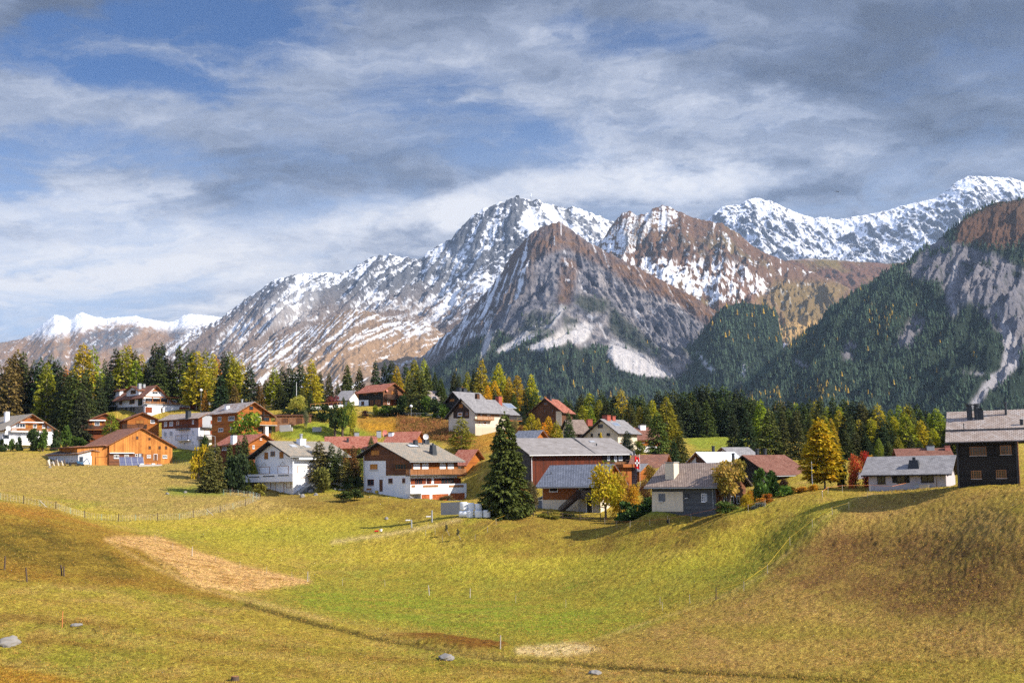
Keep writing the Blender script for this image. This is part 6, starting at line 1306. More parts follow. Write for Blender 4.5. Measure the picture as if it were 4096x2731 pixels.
def prof(x): return float(np.interp(x, [2230, 2300, 2400, 2480, 2560, 2640, 2750, 2850, 2950, 3010, 3080, 3180, 3260, 3350, 3420, 3480, 3560, 3640, 3700, 3760, 3830, 3960], [1590, 1582, 1575, 1566, 1580, 1572, 1545, 1545, 1555, 1570, 1598, 1592, 1600, 1605, 1612, 1620, 1622, 1615, 1632, 1655, 1680, 1720]))
wr = random.Random(11)
def wood(group, place, x0, x1, step, Y, dy, mix, seedo=0, drop=0):
    L_ = []; x = x0
    while x < x1: L_.append((x+wr.uniform(-5, 5), prof(x)+dy+wr.uniform(-16, 26), wr.choice(mix), Y+wr.uniform(-10, 10), wr.uniform(1.1, 1.5))); x += step*wr.uniform(.8, 1.2)
    row(group, place, L_)
wood('back row of the wood, middle', 'at the back above the cream house', 2235, 2730, 27, 425, 0, 'SSDSLLSCYS')
wood('back row of the wood, right', 'at the back beyond the meadow', 2735, 3250, 27, 425, 4, 'DDSSSGDCSL')
wood('front row of the wood, middle', 'in front above the cream house', 2300, 2720, 34, 355, 38, 'SDSCGLSDLG')
wood('front row of the wood, right', 'at the wood edge beyond the meadow', 2740, 3240, 29, 398, 34, 'DDSDCDDS')
wood('back row of the far right wood', 'at the back of the right wood', 3255, 3880, 25, 330, 0, 'SDLSGGSLLC')
wood('front row of the far right wood', 'at the front of the right wood', 3270, 3850, 27, 262, 46, 'DSGLSGSLD')
wood('low trees of the far right wood', 'at the foot of the right wood', 3300, 3840, 42, 232, 125, 'DGSDGS')
BIG = conifer_mesh(77, 16, 4.9, 'S', 1.8)
conifer(2015, 1652, 'S', 185, 1.0, 2066, label='very big broad dark spruce standing beside the stacked white bales', mesh=BIG)
conifer(3288, 1672, 'Y', 160, 1.5, 1952, label='big golden larch in front of the dark brown tiled house', mesh=conifer_mesh(79, 16, 4.0, 'L', 1.6)).children[0].color = (0.46, 0.34, 0.018, 1)
conifer(1279, 1762, 'C', 237, 1.35, 1928, label='bluish green fir right of the white painted house, the largest one'); conifer(1328, 1772, 'S', 237, 1.2, 1928, label='dense blue green fir second from the white painted house'); conifer(1356, 1788, 'S', 240, 1.0, 1925, label='narrow dark fir squeezed behind the two firs at the painted house')
conifer(1379, 1799, 'B', 236, 1.1, 1926, label='rusty green narrow fir between painted house and large chalet'); conifer(1411, 1782, 'B', 243, 1.1, 1926, label='olive fir behind the rusty one near the large chalet'); conifer(1435, 1790, 'C', 248, 1.0, 1926, label='green fir almost touching the left edge of the large chalet')
conifer(920, 1770, 'C', 244, 1.0, 1962, label='slim spruce left of the white painted house beside a red chalet'); conifer(956, 1759, 'S', 246, 1.0, 1962, label='dark slim spruce nearest the left corner of the painted house'); conifer(980, 1738, 'S', 250, .8, 1962, label='tallest thin spruce left of the painted house')
conifer(835, 1790, 'B', 232, 1.5, 1977, label='brown tipped bushy pine at the left end of the garden group'); conifer(864, 1776, 'B', 234, 1.3, 1977, label='reddish green pine second in the garden group by the field')
conifer(444, 1648, 'G', 300, 1.6, 1750, label='young bright green pine in front of the small red chalets'); conifer(1373, 1585, 'C', 336, 1.2, 1620, label='tiny fir right of the red shrub on the hill')
conifer(1843, 1668, 'G', 262, 1.9, 1806, label='wide feathery green larch alone on the rusty slope').children[0].color = (0.26, 0.25, 0.03, 1)
conifer(1485, 1745, 'C', 250, 1.2, 1800, label='little fir tip sticking up before the red roofs')
conifer(2508, 1722, 'D', 256, 1.5, 1822, label='dark bushy pine right of the cream gabled house')
# shrubs and broad trees
BL = {'r': [blob_mesh(100+i, 2, 2, 1500, 0.20, 0, 14, 'D') for i in range(4)], 'p': [blob_mesh(120+i, 2, 2, 1500, 0.26, 0, 14, 'S', 0.9, 0.6) for i in range(3)], 't': [blob_mesh(140+i, 2, 2, 1700, 0.17, 0.55, 16, 'D') for i in range(3)], 'l': [blob_mesh(160, 2, 2, 3200, 0.11, 0.06, 22, 'D', 0.3, 0.5), blob_mesh(161, 2, 2, 3200, 0.11, 0.06, 26, 'D', 0.3, 0.7), blob_mesh(162, 2, 2, 3000, 0.12, 0.1, 20, 'D', 0.4, 0.6)]}
STEM = [trunk_mesh(1.5, 0.06, 'bark', 9, 8), trunk_mesh(1.3, 0.022, 'bark', 14, 9)]
def shrub(px, pyt, pyb, w, Y, col, kind, label, name=None, group=None):
    u, v = ray(px, pyb); x = float(u)*Y; z0 = float(v)*Y; g = gz(x, Y); zt = float(ray(px, pyt)[1])*Y; z0 = min(max(z0, g-1.5), g+0.6) if kind != 'x' else z0
    H = max(zt-z0, 0.4); W_ = w/F*Y; me = rt.choice(BL[kind]); big = kind in 'tl'
    r = empty(name or ('tree' if big else 'shrub'), (x, Y, z0), rt.uniform(0, 6.28), label=label, category='tree' if big else 'shrub')
    if group: r['group'] = group
    c = link('crown' if big else 'foliage', me, r); g_ = 1.28 if kind in 'pr' else 1.12; c.scale = (W_/2*g_, W_/2*g_, H/2*(1.12 if kind in 'pr' else 1.0)); c.color = (*col, 1); s_ = link('trunk' if big else 'stem', STEM[1 if kind == 'l' else 0], r); s_.scale = (H/2*1.1, H/2*1.1, H/2); return r
DKG, GRN, YGR, YEL, ORA, RED, RST, BRR = (0.040, 0.065, 0.018), (0.085, 0.14, 0.022), (0.20, 0.23, 0.02), (0.46, 0.34, 0.02), (0.46, 0.20, 0.02), (0.36, 0.045, 0.018), (0.26, 0.12, 0.035), (0.20, 0.11, 0.06)
for a in [(132,1726,1808,50,294,DKG,'p','dense dark pine bush before the terrace of the far left chalet'),(172,1732,1808,42,294,GRN,'p','green pine bush right of centre before the far left chalet'),(224,1725,1800,34,296,DKG,'p','slim pine bush at the right end of the left terrace'),(264,1719,1795,44,300,GRN,'p','conical green bush standing free right of the far left chalet'),(75,1751,1808,26,294,DKG,'p','small pointed bush below the arched window of the left chalet'),(44,1763,1805,30,294,GRN,'p','low bush below the satellite dish wall of the left chalet'),(8,1759,1810,36,292,DKG,'p','dark bush cut by the left edge of the photo'),
  (312,1744,1775,60,305,GRN,'r','wide low green shrub left of the young bright pine'),(794,1778,1848,66,252,YEL,'r','golden yellow shrub below the apartment house lawn'),(824,1763,1820,44,258,DKG,'r','dark green shrub behind the golden yellow one'),(989,1663,1738,108,284,(0.16,0.23,0.02),'r','round green tree with yellow leaves before the big orange chalet','tree'),
  (1190,1583,1655,86,318,(0.42,0.40,0.07),'l','pale yellow green airy shrub on top of the hill hedge'),(1140,1640,1668,60,312,DKG,'r','dark hedge shrub left of the airy yellow one'),(1190,1635,1668,60,310,DKG,'r','dark hedge shrub below the airy yellow one'),(1235,1632,1670,60,310,DKG,'r','dark hedge shrub right of the airy yellow one'),(1290,1628,1680,70,308,DKG,'r','dark hedge shrub under the white hillside wall'),(1224,1642,1690,28,302,(0.16,0.17,0.08),'l','small grey green tree in front of the wood store end'),
  (1339,1621,1697,58,298,DKG,'t','dark leafy tree with grey trunk below the white wall'),(1370,1617,1690,56,298,(0.08,0.12,0.02),'t','dark leafy tree middle of three below the white wall'),(1402,1608,1690,52,300,YGR,'t','yellowish leafy tree right of three below the white wall'),(1415,1644,1706,38,294,(0.38,0.36,0.03),'l','bright yellow sapling at the end of the hedge'),(1331,1583,1614,52,338,(0.20,0.045,0.04),'r','dark red round shrub before the grey hilltop roof'),(1461,1644,1664,32,318,(0.07,0.03,0.02),'r','small blackish red shrub below the black chalet'),
  (1610,1593,1645,54,326,DKG,'p','blue green pine shrub right under the black chalet balcony'),(1545,1622,1660,70,320,GRN,'p','broad green pine shrub below the black chalet'),(1503,1625,1658,26,320,YGR,'p','little yellow green conifer before the white corner of the black chalet'),(1590,1634,1664,70,318,DKG,'p','low dark pine mat right of the broad shrub'),(1702,1595,1668,70,316,GRN,'p','big green pine shrub in front of the broad olive spruce'),(1745,1607,1665,56,312,DKG,'p','dark pine shrub left of the black gabled chalet'),(1780,1628,1680,56,302,GRN,'p','green pine shrub at the foot of the black gabled chalet'),(1700,1655,1675,40,310,GRN,'r','low round bush beside the path lamp'),(1738,1652,1676,44,306,(0.12,0.18,0.02),'r','low bright bush second right of the path lamp'),
  (1285,1880,1947,70,232,(0.14,0.14,0.03),'p','round yellowish pine bush on the lawn of the painted house'),(1394,1908,1938,44,236,DKG,'p','small dark ball bush between the two white houses'),(1434,1913,1940,38,238,DKG,'p','small ball bush touching the large chalet corner'),(1375,1966,1993,62,219,(0.06,0.085,0.018),'p','low dwarf pine on the bank, left half'),(1418,1958,1990,60,221,(0.055,0.08,0.018),'p','low dwarf pine on the bank, right half'),(1041,1940,1982,56,226,(0.17,0.16,0.025),'p','yellow green bush at the lower door of the painted house'),(990,1948,1976,44,228,(0.10,0.12,0.02),'p','low green bush left of the yellow green one'),(1250,1780,1840,46,262,(0.30,0.22,0.03),'r','yellowish shrub glimpsed behind the painted house'),
  (929,1838,1965,70,236,(0.03,0.05,0.018),'p','massive dark bluish pine left of the painted house, left crown'),(967,1836,1965,66,237,(0.032,0.05,0.02),'p','massive dark bluish pine left of the painted house, right crown'),(1010,1850,1935,40,242,YGR,'r','yellow green shrub behind the balcony end of the painted house'),
  (2075,1898,2058,74,186,(0.24,0.115,0.05),'l','rusty brown leafed tree leaning at the big spruce'),(2128,1925,2048,70,196,(0.12,0.10,0.04),'l','sparse brownish shrub in the shade left of the rust house'),(2105,1980,2062,60,192,(0.03,0.035,0.012),'r','dark bush between rusty tree and rust house'),(2056,1680,1745,60,276,(0.20,0.17,0.06),'l','pale brownish shrub right of the double chalet balcony'),(2085,1700,1750,44,270,RST,'l','rusty shrub left of the yellow larches'),
  (2425,1857,2074,165,188,(0.48,0.37,0.02),'l','tall golden yellow tree in front of the rust house','tree'),(2478,1890,2070,110,190,(0.40,0.27,0.03),'l','greyish gold tree right of the tall golden yellow one','tree'),(2535,1938,2065,74,184,(0.50,0.27,0.02),'l','orange yellow small tree over the pine hedge'),(2516,2012,2096,98,180,(0.055,0.10,0.022),'p','thick green dwarf pine left of the beige roofed house, left clump'),(2600,2008,2098,90,178,(0.05,0.095,0.022),'p','thick green dwarf pine left of the beige roofed house, middle clump'),(2650,2000,2085,80,176,(0.06,0.10,0.022),'p','thick green dwarf pine against the cream wall, right clump'),(2582,1920,2050,70,186,(0.15,0.075,0.03),'l','bare brownish shrub behind the green dwarf pines'),(2602,1862,1935,60,206,(0.26,0.17,0.03),'l','golden brown shrub at the left edge of the beige roof'),
  (2195,2046,2078,88,187,(0.22,0.20,0.03),'r','low yellowish bush inside the wooden rail fence'),(2265,2052,2070,60,190,(0.08,0.12,0.02),'r','low green herbs by the outside stairs'),(1787,1980,2003,70,222,(0.20,0.13,0.05),'l','brown straw coloured bush at the end of the garages'),
  (2557,1769,1818,44,254,(0.12,0.15,0.02),'r','green bush between dark pine and small chalet'),(2403,1742,1760,16,252,YEL,'p','tiny yellow green treetop before the cream wall'),(2630,1803,1828,30,262,GRN,'r','small green bush below the small chalet'),
  (3361,1806,1966,46,162,(0.045,0.075,0.02),'p','slender green conifer shrub between golden larch and red tree'),(3425,1820,1962,74,158,(0.46,0.10,0.03),'l','bright red leafed tree beside the low lilac house','tree'),(3468,1806,1965,66,160,(0.42,0.04,0.02),'l','deep red leafed tree touching the lilac house roof','tree'),(3490,1822,1965,50,163,(0.55,0.26,0.02),'l','orange leafed tree half behind the lilac house','tree'),
  (3050,1881,1998,74,160,(0.09,0.16,0.03),'p','open light green pine in the garden of the dark house'),(3092,1895,1990,60,161,(0.08,0.14,0.03),'p','second open green pine right beside the first in that garden'),(3135,1914,1982,66,162,(0.20,0.09,0.05),'l','brownish pink shrub behind the colourful garden bushes'),(3150,1940,1994,90,157,(0.09,0.16,0.02),'r','green garden shrub left of the orange hedge'),(3215,1952,1994,80,156,(0.45,0.24,0.03),'r','orange and green garden hedge near the golden larch'),(3262,1944,1992,56,156,(0.48,0.26,0.02),'r','yellow orange garden shrub at the right end by the tape post'),(3180,1946,1985,50,159,(0.50,0.28,0.02),'r','small orange shrub between green and orange hedge'),
  (3070,1978,2008,48,154,(0.40,0.15,0.02),'r','round rusty orange bush in the flower bed'),(3046,1994,2022,50,153,(0.48,0.22,0.02),'r','low orange bush left of the round rusty one'),(2990,1975,2048,68,153,(0.42,0.30,0.02),'l','yellow shrub at the lower end of the flower bed'),(3036,2008,2042,50,152,(0.20,0.22,0.18),'r','grey blue bush at the lower end of the flower bed'),(2902,2002,2048,82,157,(0.10,0.15,0.03),'r','rounded light green bush before the log house end wall'),(2917,1826,2025,146,159,(0.34,0.24,0.05),'t','golden brown leafy tree with dark stems at the log house corner','tree'),(3000,1960,2010,40,158,(0.45,0.22,0.02),'l','orange sprig bush behind the yellow one')]:
    shrub(*a[:8], name=a[8] if len(a) > 8 else None)
# scrub on the rusty slope: uncountable undergrowth
def scrub():
    rs = np.random.RandomState(3); Ps = []; N = 0
    V = []; tone = []
    P = []; 
    for k in range(900):
        px = rs.uniform(1590, 1880); py = rs.uniform(1668, 1745)+0.10*(px-1590)
        g = gpt(px, py, 240, 330); P.append((g.x, g.y, g.z))
    P = np.array(P); P = np.repeat(P, 26, 0)+np.c_[rs.randn(len(P)*26, 2)*0.45, np.abs(rs.randn(len(P)*26))*0.35]
    D = rs.randn(len(P), 3)*.5+np.array([0, 0, .8]); me = sprays('undergrowth', P, D, rs.uniform(.25, .6, len(P)), rs.uniform(.05, .12, len(P)), rs.randn(len(P), 3), rs.uniform(0.2, 1, len(P)), LEAF['D'])
    o = link('undergrowth', me, kind='stuff', label='rusty brown heath scrub covering the slope behind the village', category='scrub'); o.color = (0.27, 0.15, 0.045, 1)
scrub()
# ---------------------------------------------------------------- things standing about
def T(name, label, cat, p, rz=0, **kw): return empty(name, p, rz, label=label, category=cat, **kw)
def tagm(mb, name, mats, label, cat, loc=(0, 0, 0), rz=0, smooth=False, group=None):
    o = mb.obj(name, mats, None, smooth, label=label, category=cat); o.location = loc; o.rotation_euler = (0, 0, rz)
    if group: o['group'] = group
    return o
def onray(px, py, Y): return Vector(W3(px, py, Y))
# wrapped bales
bp = random.Random(2)
def bale(p, r, h, lying, label, rz):
    m = MB(); n = 20; prof_ = [(0.80, 0), (0.97, .05), (1.0, .16), (0.985, .5), (1.0, .84), (0.96, .95), (0.78, 1.0)]
    V = []; 
    for q, t in prof_:
        for i in range(n): a = i/n*6.283; w_ = 1+0.012*math.sin(5*a+9*t)+bp.uniform(-.006, .006); V.append((r*q*w_*math.cos(a), r*q*w_*math.sin(a), h*t))
    f = [(k*n+i, k*n+(i+1) % n, (k+1)*n+(i+1) % n, (k+1)*n+i) for k in range(len(prof_)-1) for i in range(n)]+[tuple(range(n-1, -1, -1)), tuple(range((len(prof_)-1)*n, len(prof_)*n))]
    m.poly(V, f); o = tagm(m, 'hay_bale', 'bale_film', label, 'hay bale', p, rz, True, 'white wrapped hay bales beside the big spruce')
    if lying: o.rotation_euler = (math.radians(90), 0, rz); o.location.z += r
    return o
b0 = onray(1839, 2071, 183); bz = gz(b0.x, 183)-0.05
for i, (px, r, lying, lab) in enumerate([(1839, .82, True, 'white wrapped bale lying at the left end of the bottom row'), (1880, .60, False, 'white wrapped bale second in the bottom row'), (1914, .68, False, 'white wrapped bale third in the bottom row'), (1947, .62, False, 'white wrapped bale at the spruce end of the bottom row')]):
    p = onray(px, 2071, 183); bale((p.x, 183+(.6 if lying else 0), bz), r if not lying else .62, 1.5 if lying else 1.25, lying, lab, 0.1*i if not lying else 1.2)
for i, (px, r, lab) in enumerate([(1856, .72, 'white wrapped bale on top of the stack, tallest at the left'), (1884, .62, 'white wrapped bale second on top of the stack'), (1914, .60, 'white wrapped bale on top of the stack half under spruce twigs')]):
    p = onray(px, 2041, 183.5); bale((p.x, 183.6, bz+1.25), r, 1.35-.15*i, False, lab, .3*i)
# boulders
def boulder(px, py, w, h, Y, label, seed, squash=0.6):
    rs = np.random.RandomState(seed); me = bpy.data.meshes.new('boulder'); import bmesh
    bm = bmesh.new(); bmesh.ops.create_icosphere(bm, subdivisions=4, radius=1)
    for v in bm.verts:
        c = v.co.copy(); n = float(fbm(np.array([c.x*1.3+seed]), np.array([c.y*1.3+c.z*2]), 4, seed)[0]); v.co = c*(1+0.45*n); v.co.z = max(v.co.z, -0.5)
    for f_ in bm.faces: f_.smooth = True
    bm.to_mesh(me); bm.free(); me.materials.append(M['boulder']); g = gpt(px, py, Y-30, Y+60) if Y < 170 else onray(px, py, Y); g.z = gz(g.x, g.y)
    o = link('boulder', me, label=label, category='boulder', group='boulders on the grass'); d_ = g.y; o.location = (g.x, g.y+0.3, g.z+0.1); o.scale = (w/F*d_/2, w/F*d_/2*.8, h/F*d_*0.8); o.rotation_euler = (0, 0, seed); return o
for a in [(30,2580,86,36,99,'big grey boulder at the left edge of the near meadow',1),(1785,2636,68,18,104,'flat pale boulder near the bottom middle of the meadow',2),(2380,2698,50,14,96,'flat pale stone at the bottom right of the ditch',3),(300,2505,46,9,105,'thin flat stone beside the orange stake in the wet patch',4),(1208,1965,24,14,227,'pale rounded rock lying on the painted house lawn, leftmost',5),(1262,1958,18,12,229,'brown rock between the two lawn rocks of the painted house',6),(1243,1946,26,12,233,'dark boulder under the round pine bush',7),(1340,1938,14,6,235,'small pale edging stone of the garden path, left',8),(1358,1937,16,7,235,'small pale edging stone of the garden path, middle',9),(1374,1936,12,6,236,'small pale edging stone of the garden path, right',10),(1640,1998,30,12,222,'rocky pile at the corner of the large chalet garage',11),(668,1975,16,8,226,'small white stone in the mown field left of the garden pines',12),(740,1958,14,8,230,'small grey stone beside the garden pines',13),(1545,2045,18,10,204,'pale stone on the brown bank below the large chalet',14),(205,1833,40,6,276,'heap of old planks and earth in the upper field',15),(198,1866,12,6,262,'small grey block in the upper field below the shed',16)]: boulder(*a[:7] if False else (a[0], a[1], a[2], a[3], a[4], a[5], a[6]))
# tree stump
g = gpt(940, 2722, 80, 110); m = MB(); m.tube((0, 0, -.1), (0, 0, .38), .36, .31, 14, 0); st0 = T('tree_stump', 'reddish brown cut tree stump at the bottom of the meadow', 'tree stump', g); m.obj('bark', 'post_wood', st0); m = MB(); m.tube((0, 0, .38), (0, 0, .395), .30, .29, 14); m.obj('cut_face', 'weathered_rail', st0)
# posts and fences
def post(px, py, h, label, mat='post_wood', Y=None, r=0.07, lean=(0, 0), group='old fence posts in the meadow', name='post', cat='fence post'):
    g = gpt(px, py) if Y is None else Vector((float(ray(px, py)[0])*Y, Y, gz(float(ray(px, py)[0])*Y, Y)))
    m = MB(); n = 8; p = Vector((0, 0, -.2)); q = Vector((lean[0], lean[1], h)); m.tube(p, q, r, r*.85, n); return tagm(m, name, mat, label, cat, g, 0, group=group)
for a in [(18,2275,1.5,'dark leaning post near the left edge of the rusty hillside',(.05,0)),(109,2330,1.7,'slanting dark post right of the first on the left hillside',(-.2,0)),(248,2303,1.3,'pale thin post of the pair on the left hillside',(-.15,0)),(257,2306,1.2,'dark post of the pair on the left hillside',(-.1,0))]: post(a[0], a[1], a[2], a[3], lean=a[4], r=0.10)
for i, a in enumerate([(768,2222,'white stake at the upper rim of the straw wedge'),(1230,2325,'wooden stake at the pointed right tip of the straw wedge'),(1718,2380,'white leaning stake in the middle of the green meadow'),(1880,2394,'white stake right of the leaning one in the green meadow'),(2001,2596,'lone white post where the ditch meets the brown field'),(2864,2398,'dark stake on the border of the right brown hill'),(248,2512,'thin orange stake beside the wet patch')]):
    post(a[0], a[1], 1.35 if i < 6 else 1.6, a[2], mat='pale_post' if i not in (5, 6) else ('post_wood' if i == 5 else 'orange_tape'), r=0.06 if i < 6 else .035, lean=(-.15 if i in (2,) else .05, 0))
def line_fence(name, label, pts_, cat, post_mat='pale_post', ph=1.1, strand=('tape', [0.95]), net=None, every=3.5, braces=(), wood_every=0, width=.02, ground=True, Ys=None, post_r=0.035, group=None, sub=None):
    P = [(gpt(px, py) if len(q) == 0 else Vector((float(ray(px, py)[0])*q[0], q[0], 0))) for px, py, *q in pts_]
    out_ = []
    for a, b in zip(P[:-1], P[1:]):
        d = (Vector((b.x, b.y, 0))-Vector((a.x, a.y, 0))); n = max(1, round(d.length/every))
        for k in range(n): c = Vector((a.x, a.y, 0))+d*k/n; out_.append(c)
    out_.append(Vector((P[-1].x, P[-1].y, 0)))
    for c in out_: c.z = gz(c.x, c.y)
    root = T(name, label, cat, out_[0]); O = out_[0]
    for i, c in enumerate(out_):
        wood_ = wood_every and i % wood_every == 0; m = MB(); m.tube((c-O)+Vector((0, 0, -.1)), (c-O)+Vector((bp.uniform(-.05, .05), 0, ph+(.25 if wood_ else 0))), .075 if wood_ else post_r, n=6); m.obj('post', 'post_wood' if wood_ else post_mat, root)
        if i in braces:
            m = MB(); m.tube((c-O)+Vector((0, 0, ph*.8)), (c-O)+Vector((1.2, -.2, -.1)), .06, n=6); m.obj('brace', 'pale_post', root)
    mat, hs = strand
    if hs:
        for h_ in hs:
            m = MB()
            for a, b in zip(out_[:-1], out_[1:]): m.tube(a-O+Vector((0, 0, h_)), b-O+Vector((0, 0, h_)), width, n=5, caps=False)
            m.obj('tape' if 'tape' in mat else 'rail', mat, root)
    if net:
        m = MB(); nh = 6
        for a, b in zip(out_[:-1], out_[1:]):
            for j in range(nh): z_ = 0.08+j*(ph-.12)/(nh-1); m.tube(a-O+Vector((0, 0, z_)), b-O+Vector((0, 0, z_)), .010, n=3, caps=False)
            n = max(1, int((b-a).length/0.45))
            for k in range(n): c = a+(b-a)*(k+.5)/n-O; m.tube(c+Vector((0, 0, .06)), c+Vector((0, 0, ph-.02)), .010, n=3, caps=False)
        m.obj('netting', net, root)
    return root
line_fence('sheep_fence', 'long pale netting fence with dark posts curving across the left field', [(-60,1986,180),(0,1998,181),(95,2014,182),(223,2038,184),(339,2074,188),(405,2079,190),(541,2084,194),(717,2077,198),(881,2047,206),(982,2030,211),(1040,1998,216)], 'fence', 'teal_post', 1.15, ('tape', []), 'mesh_wire', 3.2, (3, 13), 2)
line_fence('sheep_fence', 'short netting fence doubling back below the garden pines', [(893,1978,225),(952,1976,224),(1000,1985,221),(1040,1998,216)], 'fence', 'teal_post', 1.15, ('tape', []), 'mesh_wire', 2.2)
line_fence('rail_fence', 'brown wooden rail fence in front of the rust orange house', [(2085,2062,188),(2135,2072,188),(2250,2076,187),(2320,2080,186),(2402,2078,187)], 'fence', 'post_wood', 1.15, ('post_wood', [0.45, 1.0]), None, 3.0, width=.05, post_r=.08)
line_fence('electric_fence', 'yellow electric tape running along the border of the right hill', [(2640,2420),(2760,2412),(2864,2396),(2975,2360),(3070,2292),(3160,2180),(3250,2110),(3330,2060),(3396,2040),(3470,1990)], 'fence', 'pale_post', 1.0, ('tape', [.9]), None, 6, width=.013, post_r=.022)
line_fence('electric_fence', 'orange electric tape below the garden from dwarf pines up to the golden larch', [(2420,2095),(2520,2110),(2600,2105),(2677,2098),(2765,2080),(2888,2055),(2993,2046),(3060,2025),(3290,1992)], 'fence', 'pale_post', 1.0, ('orange_tape', [.9]), None, 7, width=.014, post_r=.025)
line_fence('electric_fence', 'orange tape fence crossing in front of the low lilac house', [(3290,1992),(3312,1975),(3370,1968),(3480,1966),(3568,1972),(3640,1955),(3740,1948)], 'fence', 'pale_post', 1.0, ('orange_tape', [.9]), None, 6, width=.02, post_r=.025)
line_fence('electric_fence', 'thin yellow tape crossing the middle of the green meadow', [(1540,2345),(1718,2380),(1880,2394),(2063,2408),(2263,2428),(2650,2440)], 'fence', 'pale_post', 0.95, ('tape', [.85]), None, 16, width=.014, post_r=.02)
line_fence('electric_fence', 'yellow tape climbing the bank from the meadow to the bales', [(1702,2140),(1712,2110),(1770,2165),(1900,2160),(1950,2128),(1985,2095),(2076,2068)], 'fence', 'pale_post', 0.95, ('tape', [.85]), None, 5, width=.012, post_r=.022)
line_fence('electric_fence', 'faint tape line of low stakes along the upper rim of the straw wedge', [(620,2160),(690,2195),(768,2220),(863,2247),(960,2268),(1066,2292),(1168,2312),(1236,2325),(1370,2340)], 'fence', 'pale_post', 0.9, ('tape', [.8]), None, 8, width=.010, post_r=.02)
line_fence('hill_railing', 'low grey wire fence along the path on the upper slope', [(1440,1664,322),(1500,1664,320),(1600,1668,318),(1700,1676,310),(1790,1682,300)], 'fence', 'grey_metal', 1.0, ('mesh_wire', [.5, .9]), None, 4, width=.03, post_r=.04)
line_fence('garden_railing', 'dark curved handrail on the bright green lawn right of the barn', [(695,1828,276),(730,1838,272),(760,1850,268),(790,1858,264)], 'fence', 'dark_metal', 1.0, ('dark_metal', [.9]), None, 2, width=.035)
# Swiss flag
p = onray(2560, 1902, 207); h0 = p.z; f_ = T('flagpole', 'thin pole with a hanging red flag bearing a white cross', 'flagpole', p); zt = float(ray(2560, 1822)[1])*207-p.z
m = MB(); m.tube((0, 0, -4), (0, 0, zt+.3), .05, .035); m.obj('pole', 'white_paint', f_)
def cloth(x0, x1, z0, z1, y, nx=8, nz=10):
    V = []; 
    for j in range(nz+1):
        for i in range(nx+1): t = i/nx; V.append((x0+(x1-x0)*t, y+0.10*math.sin(t*9+j*.4), z0+(z1-z0)*j/nz-0.35*t*t))
    return V, [(j*(nx+1)+i, j*(nx+1)+i+1, (j+1)*(nx+1)+i+1, (j+1)*(nx+1)+i) for j in range(nz) for i in range(nx)]
V, fc = cloth(-0.95, -0.05, zt-2.3, zt-.1, 0); V2 = [(x, y+.02, z) for x, y, z in V]; m = MB(); m.poly(V, fc); m.poly(V2, fc); fl = m.obj('flag', 'red_cloth', f_)
m = MB(); zc = zt-1.35
for (x0, x1, z0, z1) in ((-.62, -.38, zc-.62, zc+.62), (-.90, -.10, zc-.16, zc+.16)): m.box(x0, x1, -.16, -.13, z0, z1)
m.obj('white_cross', 'white_cloth', fl)
# satellite dish on the large chalet
def dish(name, label, p, R_, ry, mast=1.2, mat='steel_dish'):
    r = T(name, label, 'satellite dish', p, ry); V = []; n = 20; rings = 5
    for k in range(rings+1):
        q = k/rings
        for i in range(n): a = i/n*6.283; V.append((R_*q*math.cos(a), 0.28*R_*q*q-0.28*R_, R_*q*math.sin(a)))
    f = [(k*n+i, k*n+(i+1) % n, (k+1)*n+(i+1) % n, (k+1)*n+i) for k in range(rings) for i in range(n)]
    m = MB(); V = [(x, -y, z+mast) for x, y, z in V]; m.poly(V, f); m.poly([(x, y+.03, z) for x, y, z in V], [tuple(reversed(q)) for q in f]); m.obj('dish', mat, r, True)
    m = MB(); m.tube((0, .15, -2.5), (0, .15, mast), .05); m.tube((0, .1, mast-R_*.8), (0, -R_*.9, mast-.1), .02); m.obj('mast', 'grey_metal', r); return r
dish('satellite_dish', 'large white satellite dish on the roof of the large chalet', DISH_P, 0.62, 0.3, 0.0)
dish('satellite_dish', 'dark oval satellite dish before the wall of the lilac house', Vector((DISH2.x, DISH2.y, gz(DISH2.x, DISH2.y))), 0.32, -.5, 0.45, 'grey_metal')
dish('satellite_dish', 'white satellite dish on the wall of the far left chalet', onray(34, 1712, 298.5), 0.68, 0.6, 0.0); dish('satellite_dish', 'small white satellite dish on the orange barn wall', onray(430, 1802, 287), 0.42, .5, 0.0)
p = onray(1540, 1733, 261); dish('satellite_dish', 'dark red satellite dish among the red roofs', p, 0.85, 0.9, 0.0, 'pink_paint')
m = MB(); c = Vector((CRATE.x, CRATE.y, gz(CRATE.x, CRATE.y))); m.box(-.6, .6, -.3, .3, -.1, .45); m.box(-.63, .63, -.33, .33, .45, .52); tagm(m, 'storage_box', 'pale_post', 'beige storage box beside the dark dish at the lilac house', 'storage box', c, -.5)
post(3748, 1950, 1.1, 'brown post beside the lilac house end', Y=145, group=None)
